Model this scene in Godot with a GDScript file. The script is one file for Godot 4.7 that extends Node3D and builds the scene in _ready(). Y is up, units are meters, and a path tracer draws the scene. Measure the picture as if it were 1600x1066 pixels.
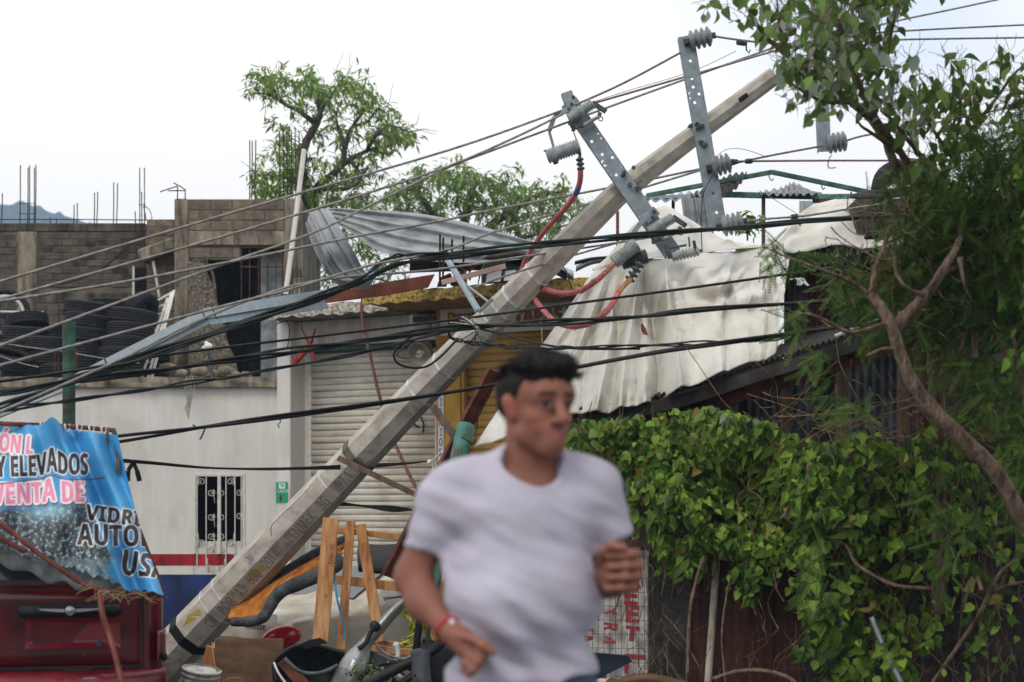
extends Node3D
# Photo frame: 1600 x 1066 pixels, lens of 2600 px, eye 1.45 m above the street; at() gives the point that lies d metres ahead.
const F := 2600.0
const EYE := 1.45
const HZ := 800.0
const GY := -0.45  # the yard before the shops lies lower than the road under the man
var rng := RandomNumberGenerator.new()
var mats := {}
var names := {}
var noises := {}


func at(px: float, py: float, d: float) -> Vector3:
	return Vector3((px - 800.0) / F * d, EYE + (HZ - py) / F * d, -d)


func path3(list: Array) -> PackedVector3Array:
	var out := PackedVector3Array()
	for q in list:
		out.append(at(q[0], q[1], q[2]))
	return out


# Catmull-Rom through the points, n steps each
func smooth(pts: PackedVector3Array, n := 5) -> PackedVector3Array:
	var out := PackedVector3Array()
	for i in pts.size() - 1:
		var a := pts[maxi(i - 1, 0)]
		var b := pts[i]
		var c := pts[i + 1]
		var d := pts[mini(i + 2, pts.size() - 1)]
		for k in n:
			out.append(b.cubic_interpolate(c, a, d, float(k) / n))
	out.append(pts[-1])
	return out


func curve_at(list: Array, u: float) -> Vector3:
	var x := clampf(u, 0.0, 1.0) * (list.size() - 1)
	var i := mini(int(x), list.size() - 2)
	var a: Vector3 = list[maxi(i - 1, 0)]
	var b: Vector3 = list[i]
	var c: Vector3 = list[i + 1]
	var d: Vector3 = list[mini(i + 2, list.size() - 1)]
	return b.cubic_interpolate(c, a, d, x - i)


class MB:
	var st := SurfaceTool.new()
	var col := Color.WHITE
	var n := 0

	func _init() -> void:
		st.begin(Mesh.PRIMITIVE_TRIANGLES)
		st.set_smooth_group(-1)

	func soft(on := true) -> MB:
		st.set_smooth_group(0 if on else -1)
		return self

	func v(p: Vector3, uv := Vector2.ZERO) -> void:
		st.set_color(col)
		st.set_uv(uv)
		st.add_vertex(p)
		n += 1

	func tri(a: Vector3, b: Vector3, c: Vector3, ua := Vector2.ZERO, ub := Vector2.ZERO, uc := Vector2.ZERO) -> void:
		v(a, ua)
		v(b, ub)
		v(c, uc)

	func quad(a: Vector3, b: Vector3, c: Vector3, d: Vector3) -> void:
		tri(a, b, c, Vector2(0, 0), Vector2(1, 0), Vector2(1, 1))
		tri(a, c, d, Vector2(0, 0), Vector2(1, 1), Vector2(0, 1))

	# a triangle or quad turned to face away from m
	func tri_out(a: Vector3, b: Vector3, c: Vector3, m: Vector3) -> void:
		if (a - c).cross(a - b).dot(a + b + c - 3.0 * m) < 0.0:
			tri(a, c, b)
		else:
			tri(a, b, c)

	func quad_out(a: Vector3, b: Vector3, c: Vector3, d: Vector3, m: Vector3) -> void:
		if (a - c).cross(a - b).dot(a + b + c + d - 4.0 * m) < 0.0:
			quad(a, d, c, b)
		else:
			quad(a, b, c, d)

	func box(xf: Transform3D, size: Vector3, ch := 0.0) -> void:
		var h := size * 0.5
		ch = minf(ch, minf(h.x, minf(h.y, h.z)) * 0.9)
		var m := xf.origin
		for i in 3:
			var j := (i + 1) % 3
			var k := (i + 2) % 3
			for s in [-1.0, 1.0]:
				var q := []
				for e in [[-1, -1], [1, -1], [1, 1], [-1, 1]]:
					var p := Vector3()
					p[i] = s * h[i]
					p[j] = e[0] * (h[j] - ch)
					p[k] = e[1] * (h[k] - ch)
					q.append(xf * p)
				quad_out(q[0], q[1], q[2], q[3], m)
		if ch <= 0.0:
			return
		for i in 3:
			var j := (i + 1) % 3
			var k := (i + 2) % 3
			for s in [-1.0, 1.0]:
				for t in [-1.0, 1.0]:
					var q := []
					for w in [[0, -1.0], [0, 1.0], [1, 1.0], [1, -1.0]]:
						var p := Vector3()
						p[i] = s * (h[i] if w[0] == 0 else h[i] - ch)
						p[j] = t * (h[j] - ch if w[0] == 0 else h[j])
						p[k] = w[1] * (h[k] - ch)
						q.append(xf * p)
					quad_out(q[0], q[1], q[2], q[3], m)
		for x in [-1.0, 1.0]:
			for y in [-1.0, 1.0]:
				for z in [-1.0, 1.0]:
					var a := Vector3(x * h.x, y * (h.y - ch), z * (h.z - ch))
					var b := Vector3(x * (h.x - ch), y * h.y, z * (h.z - ch))
					var c := Vector3(x * (h.x - ch), y * (h.y - ch), z * h.z)
					tri_out(xf * a, xf * b, xf * c, m)

	func abox(lo: Vector3, hi: Vector3, ch := 0.0) -> void:
		box(Transform3D(Basis(), (lo + hi) * 0.5), (hi - lo).abs(), ch)

	# a bar of section w x t from a to b; up gives the direction of t
	func bar(a: Vector3, b: Vector3, w: float, t: float, up := Vector3.UP, ch := 0.0) -> void:
		var y := (b - a).normalized()
		var x := y.cross(up)
		x = x.normalized() if x.length() > 1e-4 else y.cross(Vector3.RIGHT).normalized()
		box(Transform3D(Basis(x, y, x.cross(y)), (a + b) * 0.5), Vector3(w, a.distance_to(b), t), ch)

	func tube(pts: PackedVector3Array, r: Variant, sides := 6, caps := true, phase := 0.0, toward := Vector3.ZERO) -> void:
		var rings := []
		var u := Vector3.ZERO
		for i in pts.size():
			var t := (pts[mini(i + 1, pts.size() - 1)] - pts[maxi(i - 1, 0)]).normalized()
			if i == 0:
				u = toward if toward != Vector3.ZERO else (Vector3.UP if absf(t.y) < 0.9 else Vector3.RIGHT)
			u = (u - t * t.dot(u)).normalized()
			var w := t.cross(u)
			var rad: float = r if (r is float or r is int) else (r[mini(i, r.size() - 1)] if r.size() > 2 or r.size() == pts.size() else lerpf(r[0], r[1], float(i) / (pts.size() - 1)))
			var ring := PackedVector3Array()
			for k in sides:
				var a := TAU * k / sides + phase
				ring.append(pts[i] + (u * cos(a) + w * sin(a)) * rad)
			rings.append(ring)
		for i in pts.size() - 1:
			for k in sides:
				var q := (k + 1) % sides
				quad(rings[i][k], rings[i + 1][k], rings[i + 1][q], rings[i][q])
		if caps:
			for k in range(1, sides - 1):
				tri(rings[0][0], rings[0][k], rings[0][k + 1])
				tri(rings[-1][0], rings[-1][k + 1], rings[-1][k])

	# turns the outline [Vector2(r, y), ...] (from low to high) round the y axis of xf
	func lathe(xf: Transform3D, prof: Array, sides := 16) -> void:
		for i in prof.size() - 1:
			for k in sides:
				var a := TAU * k / sides
				var b := TAU * (k + 1) / sides
				var p: Vector2 = prof[i]
				var q: Vector2 = prof[i + 1]
				var p0 := xf * Vector3(p.x * cos(a), p.y, p.x * sin(a))
				var p1 := xf * Vector3(p.x * cos(b), p.y, p.x * sin(b))
				var q0 := xf * Vector3(q.x * cos(a), q.y, q.x * sin(a))
				var q1 := xf * Vector3(q.x * cos(b), q.y, q.x * sin(b))
				if p.x > 1e-6:
					tri(p0, p1, q1)
				if q.x > 1e-6:
					tri(p0, q1, q0)

	# f(u, v) -> point; thick > 0 closes it to a plate
	func sheet(f: Callable, nu: int, nv: int, thick := 0.0) -> void:
		var g := []
		for j in nv + 1:
			var row := PackedVector3Array()
			for i in nu + 1:
				row.append(f.call(float(i) / nu, float(j) / nv))
			g.append(row)
		sheet_grid(g, thick)

	func sheet_grid(g: Array, thick := 0.0) -> void:
		var nv := g.size() - 1
		var nu: int = g[0].size() - 1
		var back := []
		if thick > 0.0:
			for j in nv + 1:
				var row := PackedVector3Array()
				for i in nu + 1:
					var du: Vector3 = g[j][mini(i + 1, nu)] - g[j][maxi(i - 1, 0)]
					var dv: Vector3 = g[mini(j + 1, nv)][i] - g[maxi(j - 1, 0)][i]
					row.append(g[j][i] + du.cross(dv).normalized() * thick)
				back.append(row)
		for j in nv:
			for i in nu:
				var uv := [Vector2(float(i) / nu, float(j) / nv), Vector2(float(i + 1) / nu, float(j) / nv), Vector2(float(i + 1) / nu, float(j + 1) / nv), Vector2(float(i) / nu, float(j + 1) / nv)]
				tri(g[j][i], g[j][i + 1], g[j + 1][i + 1], uv[0], uv[1], uv[2])
				tri(g[j][i], g[j + 1][i + 1], g[j + 1][i], uv[0], uv[2], uv[3])
				if thick > 0.0:
					tri(back[j][i], back[j + 1][i + 1], back[j][i + 1], uv[0], uv[2], uv[1])
					tri(back[j][i], back[j + 1][i], back[j + 1][i + 1], uv[0], uv[3], uv[2])
		if thick > 0.0:
			for i in nu:
				quad(g[0][i + 1], g[0][i], back[0][i], back[0][i + 1])
				quad(g[nv][i], g[nv][i + 1], back[nv][i + 1], back[nv][i])
			for j in nv:
				quad(g[j][0], g[j + 1][0], back[j + 1][0], back[j][0])
				quad(g[j + 1][nu], g[j][nu], back[j][nu], back[j + 1][nu])

	# a flat outline (points in the xy plane of xf) with thickness along its z
	func prism(xf: Transform3D, poly: PackedVector2Array, depth: float) -> void:
		var id := Geometry2D.triangulate_polygon(poly)
		var z := depth * 0.5
		var m := Vector3.ZERO
		for p in poly:
			m += Vector3(p.x, p.y, 0)
		for i in range(0, id.size(), 3):
			for s in [-1.0, 1.0]:
				var q := []
				for k in 3:
					q.append(xf * Vector3(poly[id[i + k]].x, poly[id[i + k]].y, z * s))
				var c: Vector3 = (q[0] + q[1] + q[2]) / 3.0
				tri_out(q[0], q[1], q[2], c - xf.basis.z * s)
		var flip := Geometry2D.is_polygon_clockwise(poly)
		for i in poly.size():
			var a := poly[i]
			var b := poly[(i + 1) % poly.size()]
			var out := Vector3(b.y - a.y, a.x - b.x, 0) * (-1.0 if flip else 1.0)
			var c := Vector3(a.x + b.x, a.y + b.y, 0) * 0.5 - out
			quad_out(xf * Vector3(a.x, a.y, -z), xf * Vector3(b.x, b.y, -z), xf * Vector3(b.x, b.y, z), xf * Vector3(a.x, a.y, z), xf * c)

	func ball(c: Vector3, r: Vector3, sides := 12) -> void:
		var prof := []
		var k := int(sides / 2.0) + 1
		for i in k + 1:
			var a := PI * i / k - PI / 2
			prof.append(Vector2(maxf(cos(a), 0.0), sin(a)))
		lathe(Transform3D(Basis.from_scale(r), c), prof, sides)

	func done(m: Material) -> ArrayMesh:
		st.generate_normals()
		st.index()
		st.set_material(m)
		return st.commit()


func numbered(called: String) -> String:
	names[called] = names.get(called, -1) + 1
	return called if names[called] == 0 else "%s_%03d" % [called, names[called]]


func origin_of(n: Node) -> Vector3:
	var o := Vector3.ZERO
	while n is Node3D and n != self:
		o += (n as Node3D).position
		n = n.get_parent()
	return o


func tag(o: Node3D, label := "", category := "", group := "", kind := "") -> Node3D:
	if label:
		o.set_meta("label", label)
	if category:
		o.set_meta("category", category)
	if group:
		o.set_meta("group", group)
	if kind:
		o.set_meta("kind", kind)
	return o


# a thing with parts: a Node3D at its base
func thing(called: String, label: String, category: String, base: Vector3, group := "") -> Node3D:
	var o := Node3D.new()
	o.name = numbered(called)
	add_child(o)
	o.position = base
	tag(o, label, category, group)
	return o


# a part whose shape was given in world places
func part(parent: Node3D, called: String, mb: MB, m: Material, label := "") -> MeshInstance3D:
	var o := MeshInstance3D.new()
	o.mesh = mb.done(m)
	o.name = called
	o.position = -origin_of(parent)
	parent.add_child(o, true)
	if label:
		o.set_meta("label", label)
	return o


# a part that shares a mesh
func piece(parent: Node3D, called: String, mesh: Mesh, xf: Transform3D, m: Material = null) -> MeshInstance3D:
	var o := MeshInstance3D.new()
	o.mesh = mesh
	o.name = called
	if m:
		o.material_override = m
	o.transform = Transform3D(xf.basis, xf.origin - origin_of(parent))
	parent.add_child(o, true)
	return o


# a thing of one mesh, in world places
func solid(called: String, mb: MB, m: Material, label: String, category: String, group := "", kind := "") -> MeshInstance3D:
	var o := MeshInstance3D.new()
	o.mesh = mb.done(m)
	o.name = numbered(called)
	add_child(o)
	tag(o, label, category, group, kind)
	return o


func stuff(called: String, mesh: Mesh, places: Array, tints: Array, parent: Node3D = null) -> MultiMeshInstance3D:
	var mm := MultiMesh.new()
	mm.transform_format = MultiMesh.TRANSFORM_3D
	mm.use_colors = true
	mm.mesh = mesh
	mm.instance_count = places.size()
	var off := origin_of(parent) if parent else Vector3.ZERO
	for i in places.size():
		var t: Transform3D = places[i]
		t.origin -= off
		mm.set_instance_transform(i, t)
		mm.set_instance_color(i, tints[i])
	var o := MultiMeshInstance3D.new()
	o.multimesh = mm
	o.name = called if parent else numbered(called)
	(parent if parent else self).add_child(o, true)
	o.set_meta("kind", "stuff")
	return o


# ---- materials ----
func noise_tex(freq: float, sd: int, ramp: Array, kind := FastNoiseLite.TYPE_SIMPLEX_SMOOTH, oct := 5, size := 256) -> NoiseTexture2D:
	var key := str([freq, sd, ramp, kind, oct, size])
	if noises.has(key):
		return noises[key]
	var fn := FastNoiseLite.new()
	fn.noise_type = kind
	fn.seed = sd
	fn.frequency = freq
	fn.fractal_octaves = oct
	fn.fractal_gain = 0.58
	var t := NoiseTexture2D.new()
	t.width = size
	t.height = size
	t.seamless = true
	t.noise = fn
	var g := Gradient.new()
	var offs := PackedFloat32Array()
	var cols := PackedColorArray()
	for i in ramp.size():
		offs.append(0.18 + 0.64 * i / (ramp.size() - 1))
		cols.append(ramp[i])
	g.offsets = offs
	g.colors = cols
	t.color_ramp = g
	noises[key] = t
	return t


# ramp: sRGB colours from the dark spots of the noise to its light ones
func mk(called: String, ramp: Array, rough := 0.8, o := {}) -> StandardMaterial3D:
	if mats.has(called):
		return mats[called]
	var m := StandardMaterial3D.new()
	m.resource_name = called
	m.roughness = rough
	m.metallic = o.get("metal", 0.0)
	m.metallic_specular = o.get("spec", 0.4)
	if ramp.size() == 1:
		m.albedo_color = ramp[0]
	else:
		if ramp.size() == 2:
			# two close tones: a shared grey pattern times the lighter colour
			var q := snappedf(clampf(ramp[0].get_luminance() / ramp[1].get_luminance(), 0.55, 0.95), 0.2)
			m.albedo_color = ramp[1]
			ramp = [Color(q, q, q), Color.WHITE]
		m.albedo_texture = noise_tex(o.get("freq", 0.012), 1 if ramp.size() == 2 else o.get("seed", 1), ramp, o.get("type", FastNoiseLite.TYPE_SIMPLEX_SMOOTH), o.get("oct", 5))
		m.uv1_triplanar = true
		m.uv1_world_triplanar = o.get("world", true)
		m.uv1_scale = o.get("scale", Vector3.ONE * 0.5)
		m.uv1_triplanar_sharpness = 4.0
	if o.has("bump"):
		m.heightmap_enabled = true
		m.heightmap_scale = o.bump
		m.heightmap_texture = noise_tex(o.get("bfreq", 0.05), 7, [Color.BLACK, Color.WHITE])
	if o.has("streak"):
		# rain streaks and grime running down
		m.detail_enabled = true
		m.detail_blend_mode = BaseMaterial3D.BLEND_MODE_MUL
		m.detail_albedo = noise_tex(0.03, 9, [Color(1, 1, 1), Color(0.97, 0.965, 0.955), Color(1.0 - o.streak, 0.99 - o.streak * 1.05, 0.975 - o.streak * 1.15)])
		m.detail_uv_layer = BaseMaterial3D.DETAIL_UV_2
		m.uv2_triplanar = true
		m.uv2_world_triplanar = true
		m.uv2_scale = Vector3(0.9, 0.11, 0.9)
	if o.has("coat"):
		m.clearcoat_enabled = true
		m.clearcoat = o.coat
		m.clearcoat_roughness = 0.15
	if o.has("rim"):
		m.rim_enabled = true
		m.rim = o.rim
	if o.has("back"):
		m.backlight_enabled = true
		m.backlight = o.back
	if o.get("vc", false):
		m.vertex_color_use_as_albedo = true
	mats[called] = m
	return m


func hx(list: String) -> Array:
	var out := []
	for s in list.split(" "):
		out.append(Color.html(s))
	return out


func M(called: String) -> StandardMaterial3D:
	return mats[called]


func make_materials() -> void:
	mk("asphalt", hx("3a3936 454441 53514d"), 0.95, {"bump": 0.6})
	mk("plaster", hx("cccac6 d6d6d4 dadad8 dcdcdb"), 0.85, {"scale": Vector3(0.3, 0.16, 0.3), "bump": 0.2, "streak": 0.03})
	mk("plaster_dirty", hx("aba8a0 c4c2bd cbc9c5 d0cfcc"), 0.88, {"streak": 0.12, "scale": Vector3(0.7, 0.3, 0.7), "bump": 0.2})
	mk("old_concrete", hx("554e45 787063 8c8477 9a9286"), 0.92, {"streak": 0.3, "scale": Vector3(0.6, 0.35, 0.6), "bump": 0.5})
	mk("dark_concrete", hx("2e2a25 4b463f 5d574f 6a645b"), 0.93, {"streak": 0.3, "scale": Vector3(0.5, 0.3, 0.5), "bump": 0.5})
	mk("pole_concrete", hx("8f8a83 a49e96 aea89f b5b0a8 bdb8b0"), 0.85, {"scale": Vector3(0.9, 0.9, 0.9), "freq": 0.02, "bump": 0.25, "oct": 6})
	mk("mortar", hx("4e4942 5e5952 6c665e"), 0.95, {"bump": 0.4})
	mk("pebble_concrete", hx("37322a 504a40 625b50 7d7669"), 0.95, {"scale": Vector3.ONE * 1.2, "freq": 0.05, "bump": 0.5})
	for i in 4:
		mk("block_grey%d" % i, [Color.html(["413b34", "4a443d", "373330", "524a40"][i]), Color.html(["58514a", "5e5750", "4f4942", "645c52"][i])], 0.95, {"scale": Vector3.ONE * 1.3, "seed": 3, "bump": 0.5})
		mk("brick_tan%d" % i, [Color.html(["5f554a", "594f45", "675c50", "5d544a"][i]), Color.html(["7d7162", "74695b", "867866", "786d5f"][i])], 0.95, {"scale": Vector3.ONE * 1.3, "seed": 4, "bump": 0.5})
	mk("red_paint", hx("7c1620 a51f2c b02836"), 0.7, {"streak": 0.2, "scale": Vector3(0.5, 0.3, 0.5), "bump": 0.15})
	mk("blue_paint", hx("16264f 1d3167 24397a"), 0.7, {"streak": 0.3, "scale": Vector3(0.5, 0.3, 0.5), "bump": 0.15})
	mk("rust", hx("38221a 54301f 6b4128"), 0.9, {"scale": Vector3.ONE * 2.0, "bump": 0.2})
	mk("red_oxide", hx("3d201b 5a2e26 6d3a31 7a4a40"), 0.75, {"scale": Vector3.ONE * 1.4, "bump": 0.1})
	mk("rebar", hx("2a211c 3c2f28 4a3b32"), 0.9, {"scale": Vector3.ONE * 3.0})
	mk("galvanized", hx("7f8b94 87939c 8e9aa2 97a2a9"), 0.5, {"metal": 0.4, "scale": Vector3.ONE * 2.0, "freq": 0.02})
	mk("zinc_sheet", hx("70757a 858a8e 92979a 9da1a4"), 0.5, {"metal": 0.3, "scale": Vector3.ONE * 0.8, "freq": 0.018})
	mk("dull_sheet", hx("24211f 33302e 403d3b 504a46"), 0.8, {"metal": 0.2, "scale": Vector3.ONE * 0.8})
	mk("green_paint", hx("3d332b 2c4a3d 33574a 3d6354"), 0.7, {"scale": Vector3.ONE * 1.6, "freq": 0.02})
	mk("teal_paint", hx("5a5048 45776d 4f857b 5a9086"), 0.6, {"scale": Vector3.ONE * 1.8, "freq": 0.016})
	mk("green_steel", hx("2c463c 3c5f52 4a7263"), 0.7, {"scale": Vector3.ONE * 1.4})
	mk("white_metal", hx("c2c0ba cfcdc8 d6d4cf"), 0.55, {"scale": Vector3.ONE * 2.0})
	mk("shutter_white", hx("b8b3a7 c6c2b8 cfccc3 d6d3cb"), 0.6, {"streak": 0.07, "scale": Vector3(0.5, 1.6, 0.5), "freq": 0.014, "bump": 0.06})
	mk("shutter_yellow", hx("a17d3e ab8745 b18e4c b89757"), 0.6, {"scale": Vector3(0.5, 1.6, 0.5), "freq": 0.014})
	mk("yellow_wall", hx("a47a34 ad8238 b48a40 ba934c"), 0.8, {"scale": Vector3.ONE * 0.7, "bump": 0.2})
	mk("yellow_edge", hx("3a3122 93803f b39a56 c0a867 c9b376"), 0.9, {"scale": Vector3.ONE * 2.2, "freq": 0.03, "bump": 0.25})
	mk("white_edge", hx("4c473f 968f86 bdb8b0 ccc8c2"), 0.9, {"scale": Vector3.ONE * 2.0, "freq": 0.03, "bump": 0.25})
	mk("soffit", hx("6b5433 7e6540 8a7150"), 0.9, {"scale": Vector3.ONE * 0.8})
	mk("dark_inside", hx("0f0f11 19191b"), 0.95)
	mk("rubber", hx("121317 17191d 1d2025"), 0.75, {"scale": Vector3.ONE * 1.5, "world": false})
	mk("black_cable", hx("0d0e10 17181b"), 0.6, {"scale": Vector3.ONE * 3.0})
	mk("green_cable", hx("10201d 1c332e"), 0.6, {"scale": Vector3.ONE * 3.0})
	mk("bare_wire", hx("6e6a66 8a8682 a09c98"), 0.55, {"metal": 0.35, "scale": Vector3.ONE * 4.0})
	mk("copper_wire", hx("6e5b58 857270 958482"), 0.55, {"metal": 0.35, "scale": Vector3.ONE * 4.0})
	mk("red_cable", hx("94474a ad5558 bb6a6b"), 0.55, {"scale": Vector3.ONE * 4.0})
	mk("orange_cable", hx("8a5a3c a87350 bd8a68"), 0.6, {"scale": Vector3.ONE * 4.0})
	mk("blue_band", hx("3c4f96 4b60aa"), 0.6)
	mk("conduit", hx("4a2a24 6a3b33 7d4d44"), 0.6, {"scale": Vector3.ONE * 4.0})
	mk("porcelain", hx("6d7478 838a8e 949b9f"), 0.35, {"scale": Vector3.ONE * 3.0, "world": false})
	mk("polymer", hx("7d868a 97a0a4 a5adb1"), 0.5, {"scale": Vector3.ONE * 3.0})
	mk("polymer_dark", hx("3f4548 555c60"), 0.6, {"scale": Vector3.ONE * 3.0})
	mk("iron", hx("34393c 484e52 5c6266"), 0.6, {"metal": 0.4, "scale": Vector3.ONE * 4.0})
	mk("steel_band", hx("b5b7b8 d2d4d5 dcdede"), 0.4, {"metal": 0.4, "scale": Vector3.ONE * 3.0})
	mk("black_strap", hx("0c0d11 15161b"), 0.8, {"scale": Vector3.ONE * 4.0})
	mk("grey_strap", hx("4b4540 5f5852 6c655f"), 0.85, {"scale": Vector3.ONE * 4.0})
	mk("ink", hx("716a62 7d756d"), 0.95)
	mk("tarp", hx("aca79c c9c7c0 d4d3ce dad9d6"), 0.65, {"scale": Vector3.ONE * 0.45, "back": Color(0.12, 0.12, 0.115)})
	mk("wood_new", hx("8d5f3a b17d4f c08e60 cba076"), 0.8, {"scale": Vector3(2.5, 0.35, 2.5), "freq": 0.02, "bump": 0.08})
	mk("wood_old", hx("3e352e 58493d 6d5c4d"), 0.9, {"scale": Vector3(2.0, 0.5, 2.0), "bump": 0.2})
	mk("brown_board", hx("5f3526 7a4633 8a5340"), 0.7, {"scale": Vector3.ONE * 0.8})
	mk("cardboard", hx("5b4638 6f5646 7c6350"), 0.9, {"scale": Vector3(0.6, 1.2, 0.6), "bump": 0.1})
	mk("bucket", hx("8e9088 c3c6bf d4d7d0"), 0.5, {"scale": Vector3.ONE * 2.0})
	mk("beige_car", hx("a29a88 bbb29f c6bead ccc5b6"), 0.4, {"scale": Vector3.ONE * 0.6, "coat": 0.5})
	mk("car_glass", hx("0f1315 1b2023"), 0.12, {"spec": 0.6})
	mk("car_black", hx("101113 1b1d20 26282b"), 0.5, {"scale": Vector3.ONE * 2.0})
	mk("car_grey", hx("3b4047 545a62 626870"), 0.5, {"scale": Vector3.ONE * 2.0})
	mk("silver_paint", hx("83868a a4a7aa b4b7ba"), 0.32, {"metal": 0.4, "scale": Vector3.ONE * 1.0, "coat": 0.4})
	mk("van_red", hx("3c070e 560a14 640f1a"), 0.3, {"scale": Vector3.ONE * 0.6, "coat": 0.7})
	mk("van_bumper", hx("570d18 75121f 83202c"), 0.38, {"scale": Vector3.ONE * 0.8, "coat": 0.5})
	mk("tail_red", hx("b01220 d81c2c"), 0.15, {"coat": 1.0})
	mk("tail_pink", hx("6b2c34 91464e"), 0.2, {"coat": 1.0})
	mk("chrome", hx("9fa3a8 c2c6ca"), 0.2, {"metal": 0.8})
	mk("foam", hx("7a4516 a4611f b27230 bd8447"), 0.95, {"scale": Vector3.ONE * 1.6, "freq": 0.02, "bump": 1.0})
	mk("seat_cloth", hx("3a3c40 4b4e53 5b5e63"), 0.95, {"scale": Vector3.ONE * 2.0, "bump": 0.5})
	mk("caution", hx("c2c825 d6da3a"), 0.5)
	mk("plastic_white", hx("c9ccce dcdfe0"), 0.5)
	mk("blue_strap", hx("2784b5 3a9ccb"), 0.6)
	mk("red_rag", hx("7c1f1c a32c26 b5453c"), 0.85, {"scale": Vector3.ONE * 3.0})
	mk("lamp_shell", hx("b1a999 c6bfb0"), 0.6)
	mk("bark", hx("4b3e36 69574a 7f6c5e 907d6e"), 0.92, {"scale": Vector3(3.0, 1.0, 3.0), "freq": 0.02, "bump": 1.2})
	mk("bark_grey", hx("2f2a24 4b443c 5d554c"), 0.95, {"scale": Vector3.ONE * 1.0, "bump": 1.0})
	mk("dry_vine", hx("4a3a2a 6f5a43 8a745a"), 0.95, {"scale": Vector3.ONE * 3.0})
	mk("rusty_sheet", hx("241412 3a211c 492a25 56372f"), 0.85, {"streak": 0.4, "scale": Vector3(0.9, 0.25, 0.9), "bump": 0.4})
	mk("blue_sheet", hx("353b41 495056 5d656b"), 0.7, {"scale": Vector3.ONE * 0.9})
	mk("wire_mesh", hx("2b2825 3e3a36"), 0.7)
	mk("pvc", hx("8e8676 b5ae9e c3bdae"), 0.6, {"scale": Vector3.ONE * 1.2})
	mk("skin_part", hx("6e3f30 7d4a39"), 0.6)
	mk("shirt", hx("a9a6b6 b0adbe b6b3c5"), 0.9, {"scale": Vector3.ONE * 1.2, "rim": 0.25, "world": false})
	mk("jeans", hx("39475f 4a5a75"), 0.9, {"scale": Vector3.ONE * 3.0, "world": false})
	mk("hair", hx("070606 0d0c0c 141313"), 0.75, {"scale": Vector3.ONE * 6.0, "world": false})
	mk("leaf", [Color.WHITE], 0.62, {"vc": true, "back": Color(0.8, 0.8, 0.8), "spec": 0.2})
	for i in 5:
		mk("vine_leaf%d" % i, [Color.html(["56782c", "66883a", "476628", "7a9c44", "3b5726"][i])], 0.6, {"back": Color(0.7, 0.7, 0.65), "spec": 0.22})
		mk("tree_leaf%d" % i, [Color.html(["5a7540", "6c8a4c", "48603a", "7f9c5c", "647e4c"][i])], 0.65, {"back": Color(0.8, 0.8, 0.8), "spec": 0.16})
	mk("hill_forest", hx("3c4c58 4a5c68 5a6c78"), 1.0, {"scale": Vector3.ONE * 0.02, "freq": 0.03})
	mk("dead_leaf", hx("7d6a50 9c8868"), 0.9)


func _ready() -> void:
	rng.seed = 20231026
	# --- camera: level, the lens shifted up so that verticals stay upright ---
	var cam := Camera3D.new()
	cam.name = "camera"
	cam.position = Vector3(0, EYE, 0)
	cam.projection = Camera3D.PROJECTION_FRUSTUM
	cam.near = 0.1
	cam.far = 2000.0
	cam.size = 1066.0 / F * 0.1
	cam.frustum_offset = Vector2(0, (HZ - 533.0) / F * 0.1)
	var lens := CameraAttributesPhysical.new()
	lens.frustum_focal_length = 58.0
	lens.frustum_focus_distance = 14.0
	lens.exposure_aperture = 2.8
	lens.frustum_near = 0.1
	lens.frustum_far = 2000.0
	cam.attributes = lens
	add_child(cam)
	cam.near = 0.1
	cam.far = 2000.0
	cam.size = 1066.0 / F * 0.1
	cam.frustum_offset = Vector2(0, (HZ - 533.0) / F * 0.1)
	# --- sky: thin bright overcast with paler blue gaps ---
	var env := Environment.new()
	env.background_mode = Environment.BG_SKY
	env.tonemap_mode = Environment.TONE_MAPPER_LINEAR
	env.tonemap_exposure = 1.0
	env.sdfgi_enabled = true
	env.ssao_enabled = true
	env.ssil_enabled = true
	env.fog_enabled = true
	env.fog_mode = Environment.FOG_MODE_EXPONENTIAL
	env.fog_density = 0.001
	env.fog_light_color = Color(0.72, 0.83, 0.97)
	var sky := Sky.new()
	var pano := PanoramaSkyMaterial.new()
	pano.panorama = ImageTexture.create_from_image(overcast())
	pano.energy_multiplier = 1.22
	sky.sky_material = pano
	env.sky = sky
	var we := WorldEnvironment.new()
	we.name = "world_environment"
	we.environment = env
	add_child(we)
	# --- sun behind the cloud, high to the right and beyond the shops ---
	var sun := DirectionalLight3D.new()
	sun.name = "sun"
	sun.light_energy = 0.4
	sun.light_angular_distance = 20.0
	sun.light_color = Color(1.0, 0.95, 0.88)
	sun.shadow_enabled = true
	sun.rotation_degrees = Vector3(-52, -28, 0)
	add_child(sun)
	make_materials()
	build_setting()
	build_white_house()
	build_upper_storey()
	build_shop()
	build_trees()
	build_shack()
	build_pole()
	build_wires()
	build_roof_debris()
	build_van()
	build_wreck()
	build_vines()
	build_right_tree()
	build_man()


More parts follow.
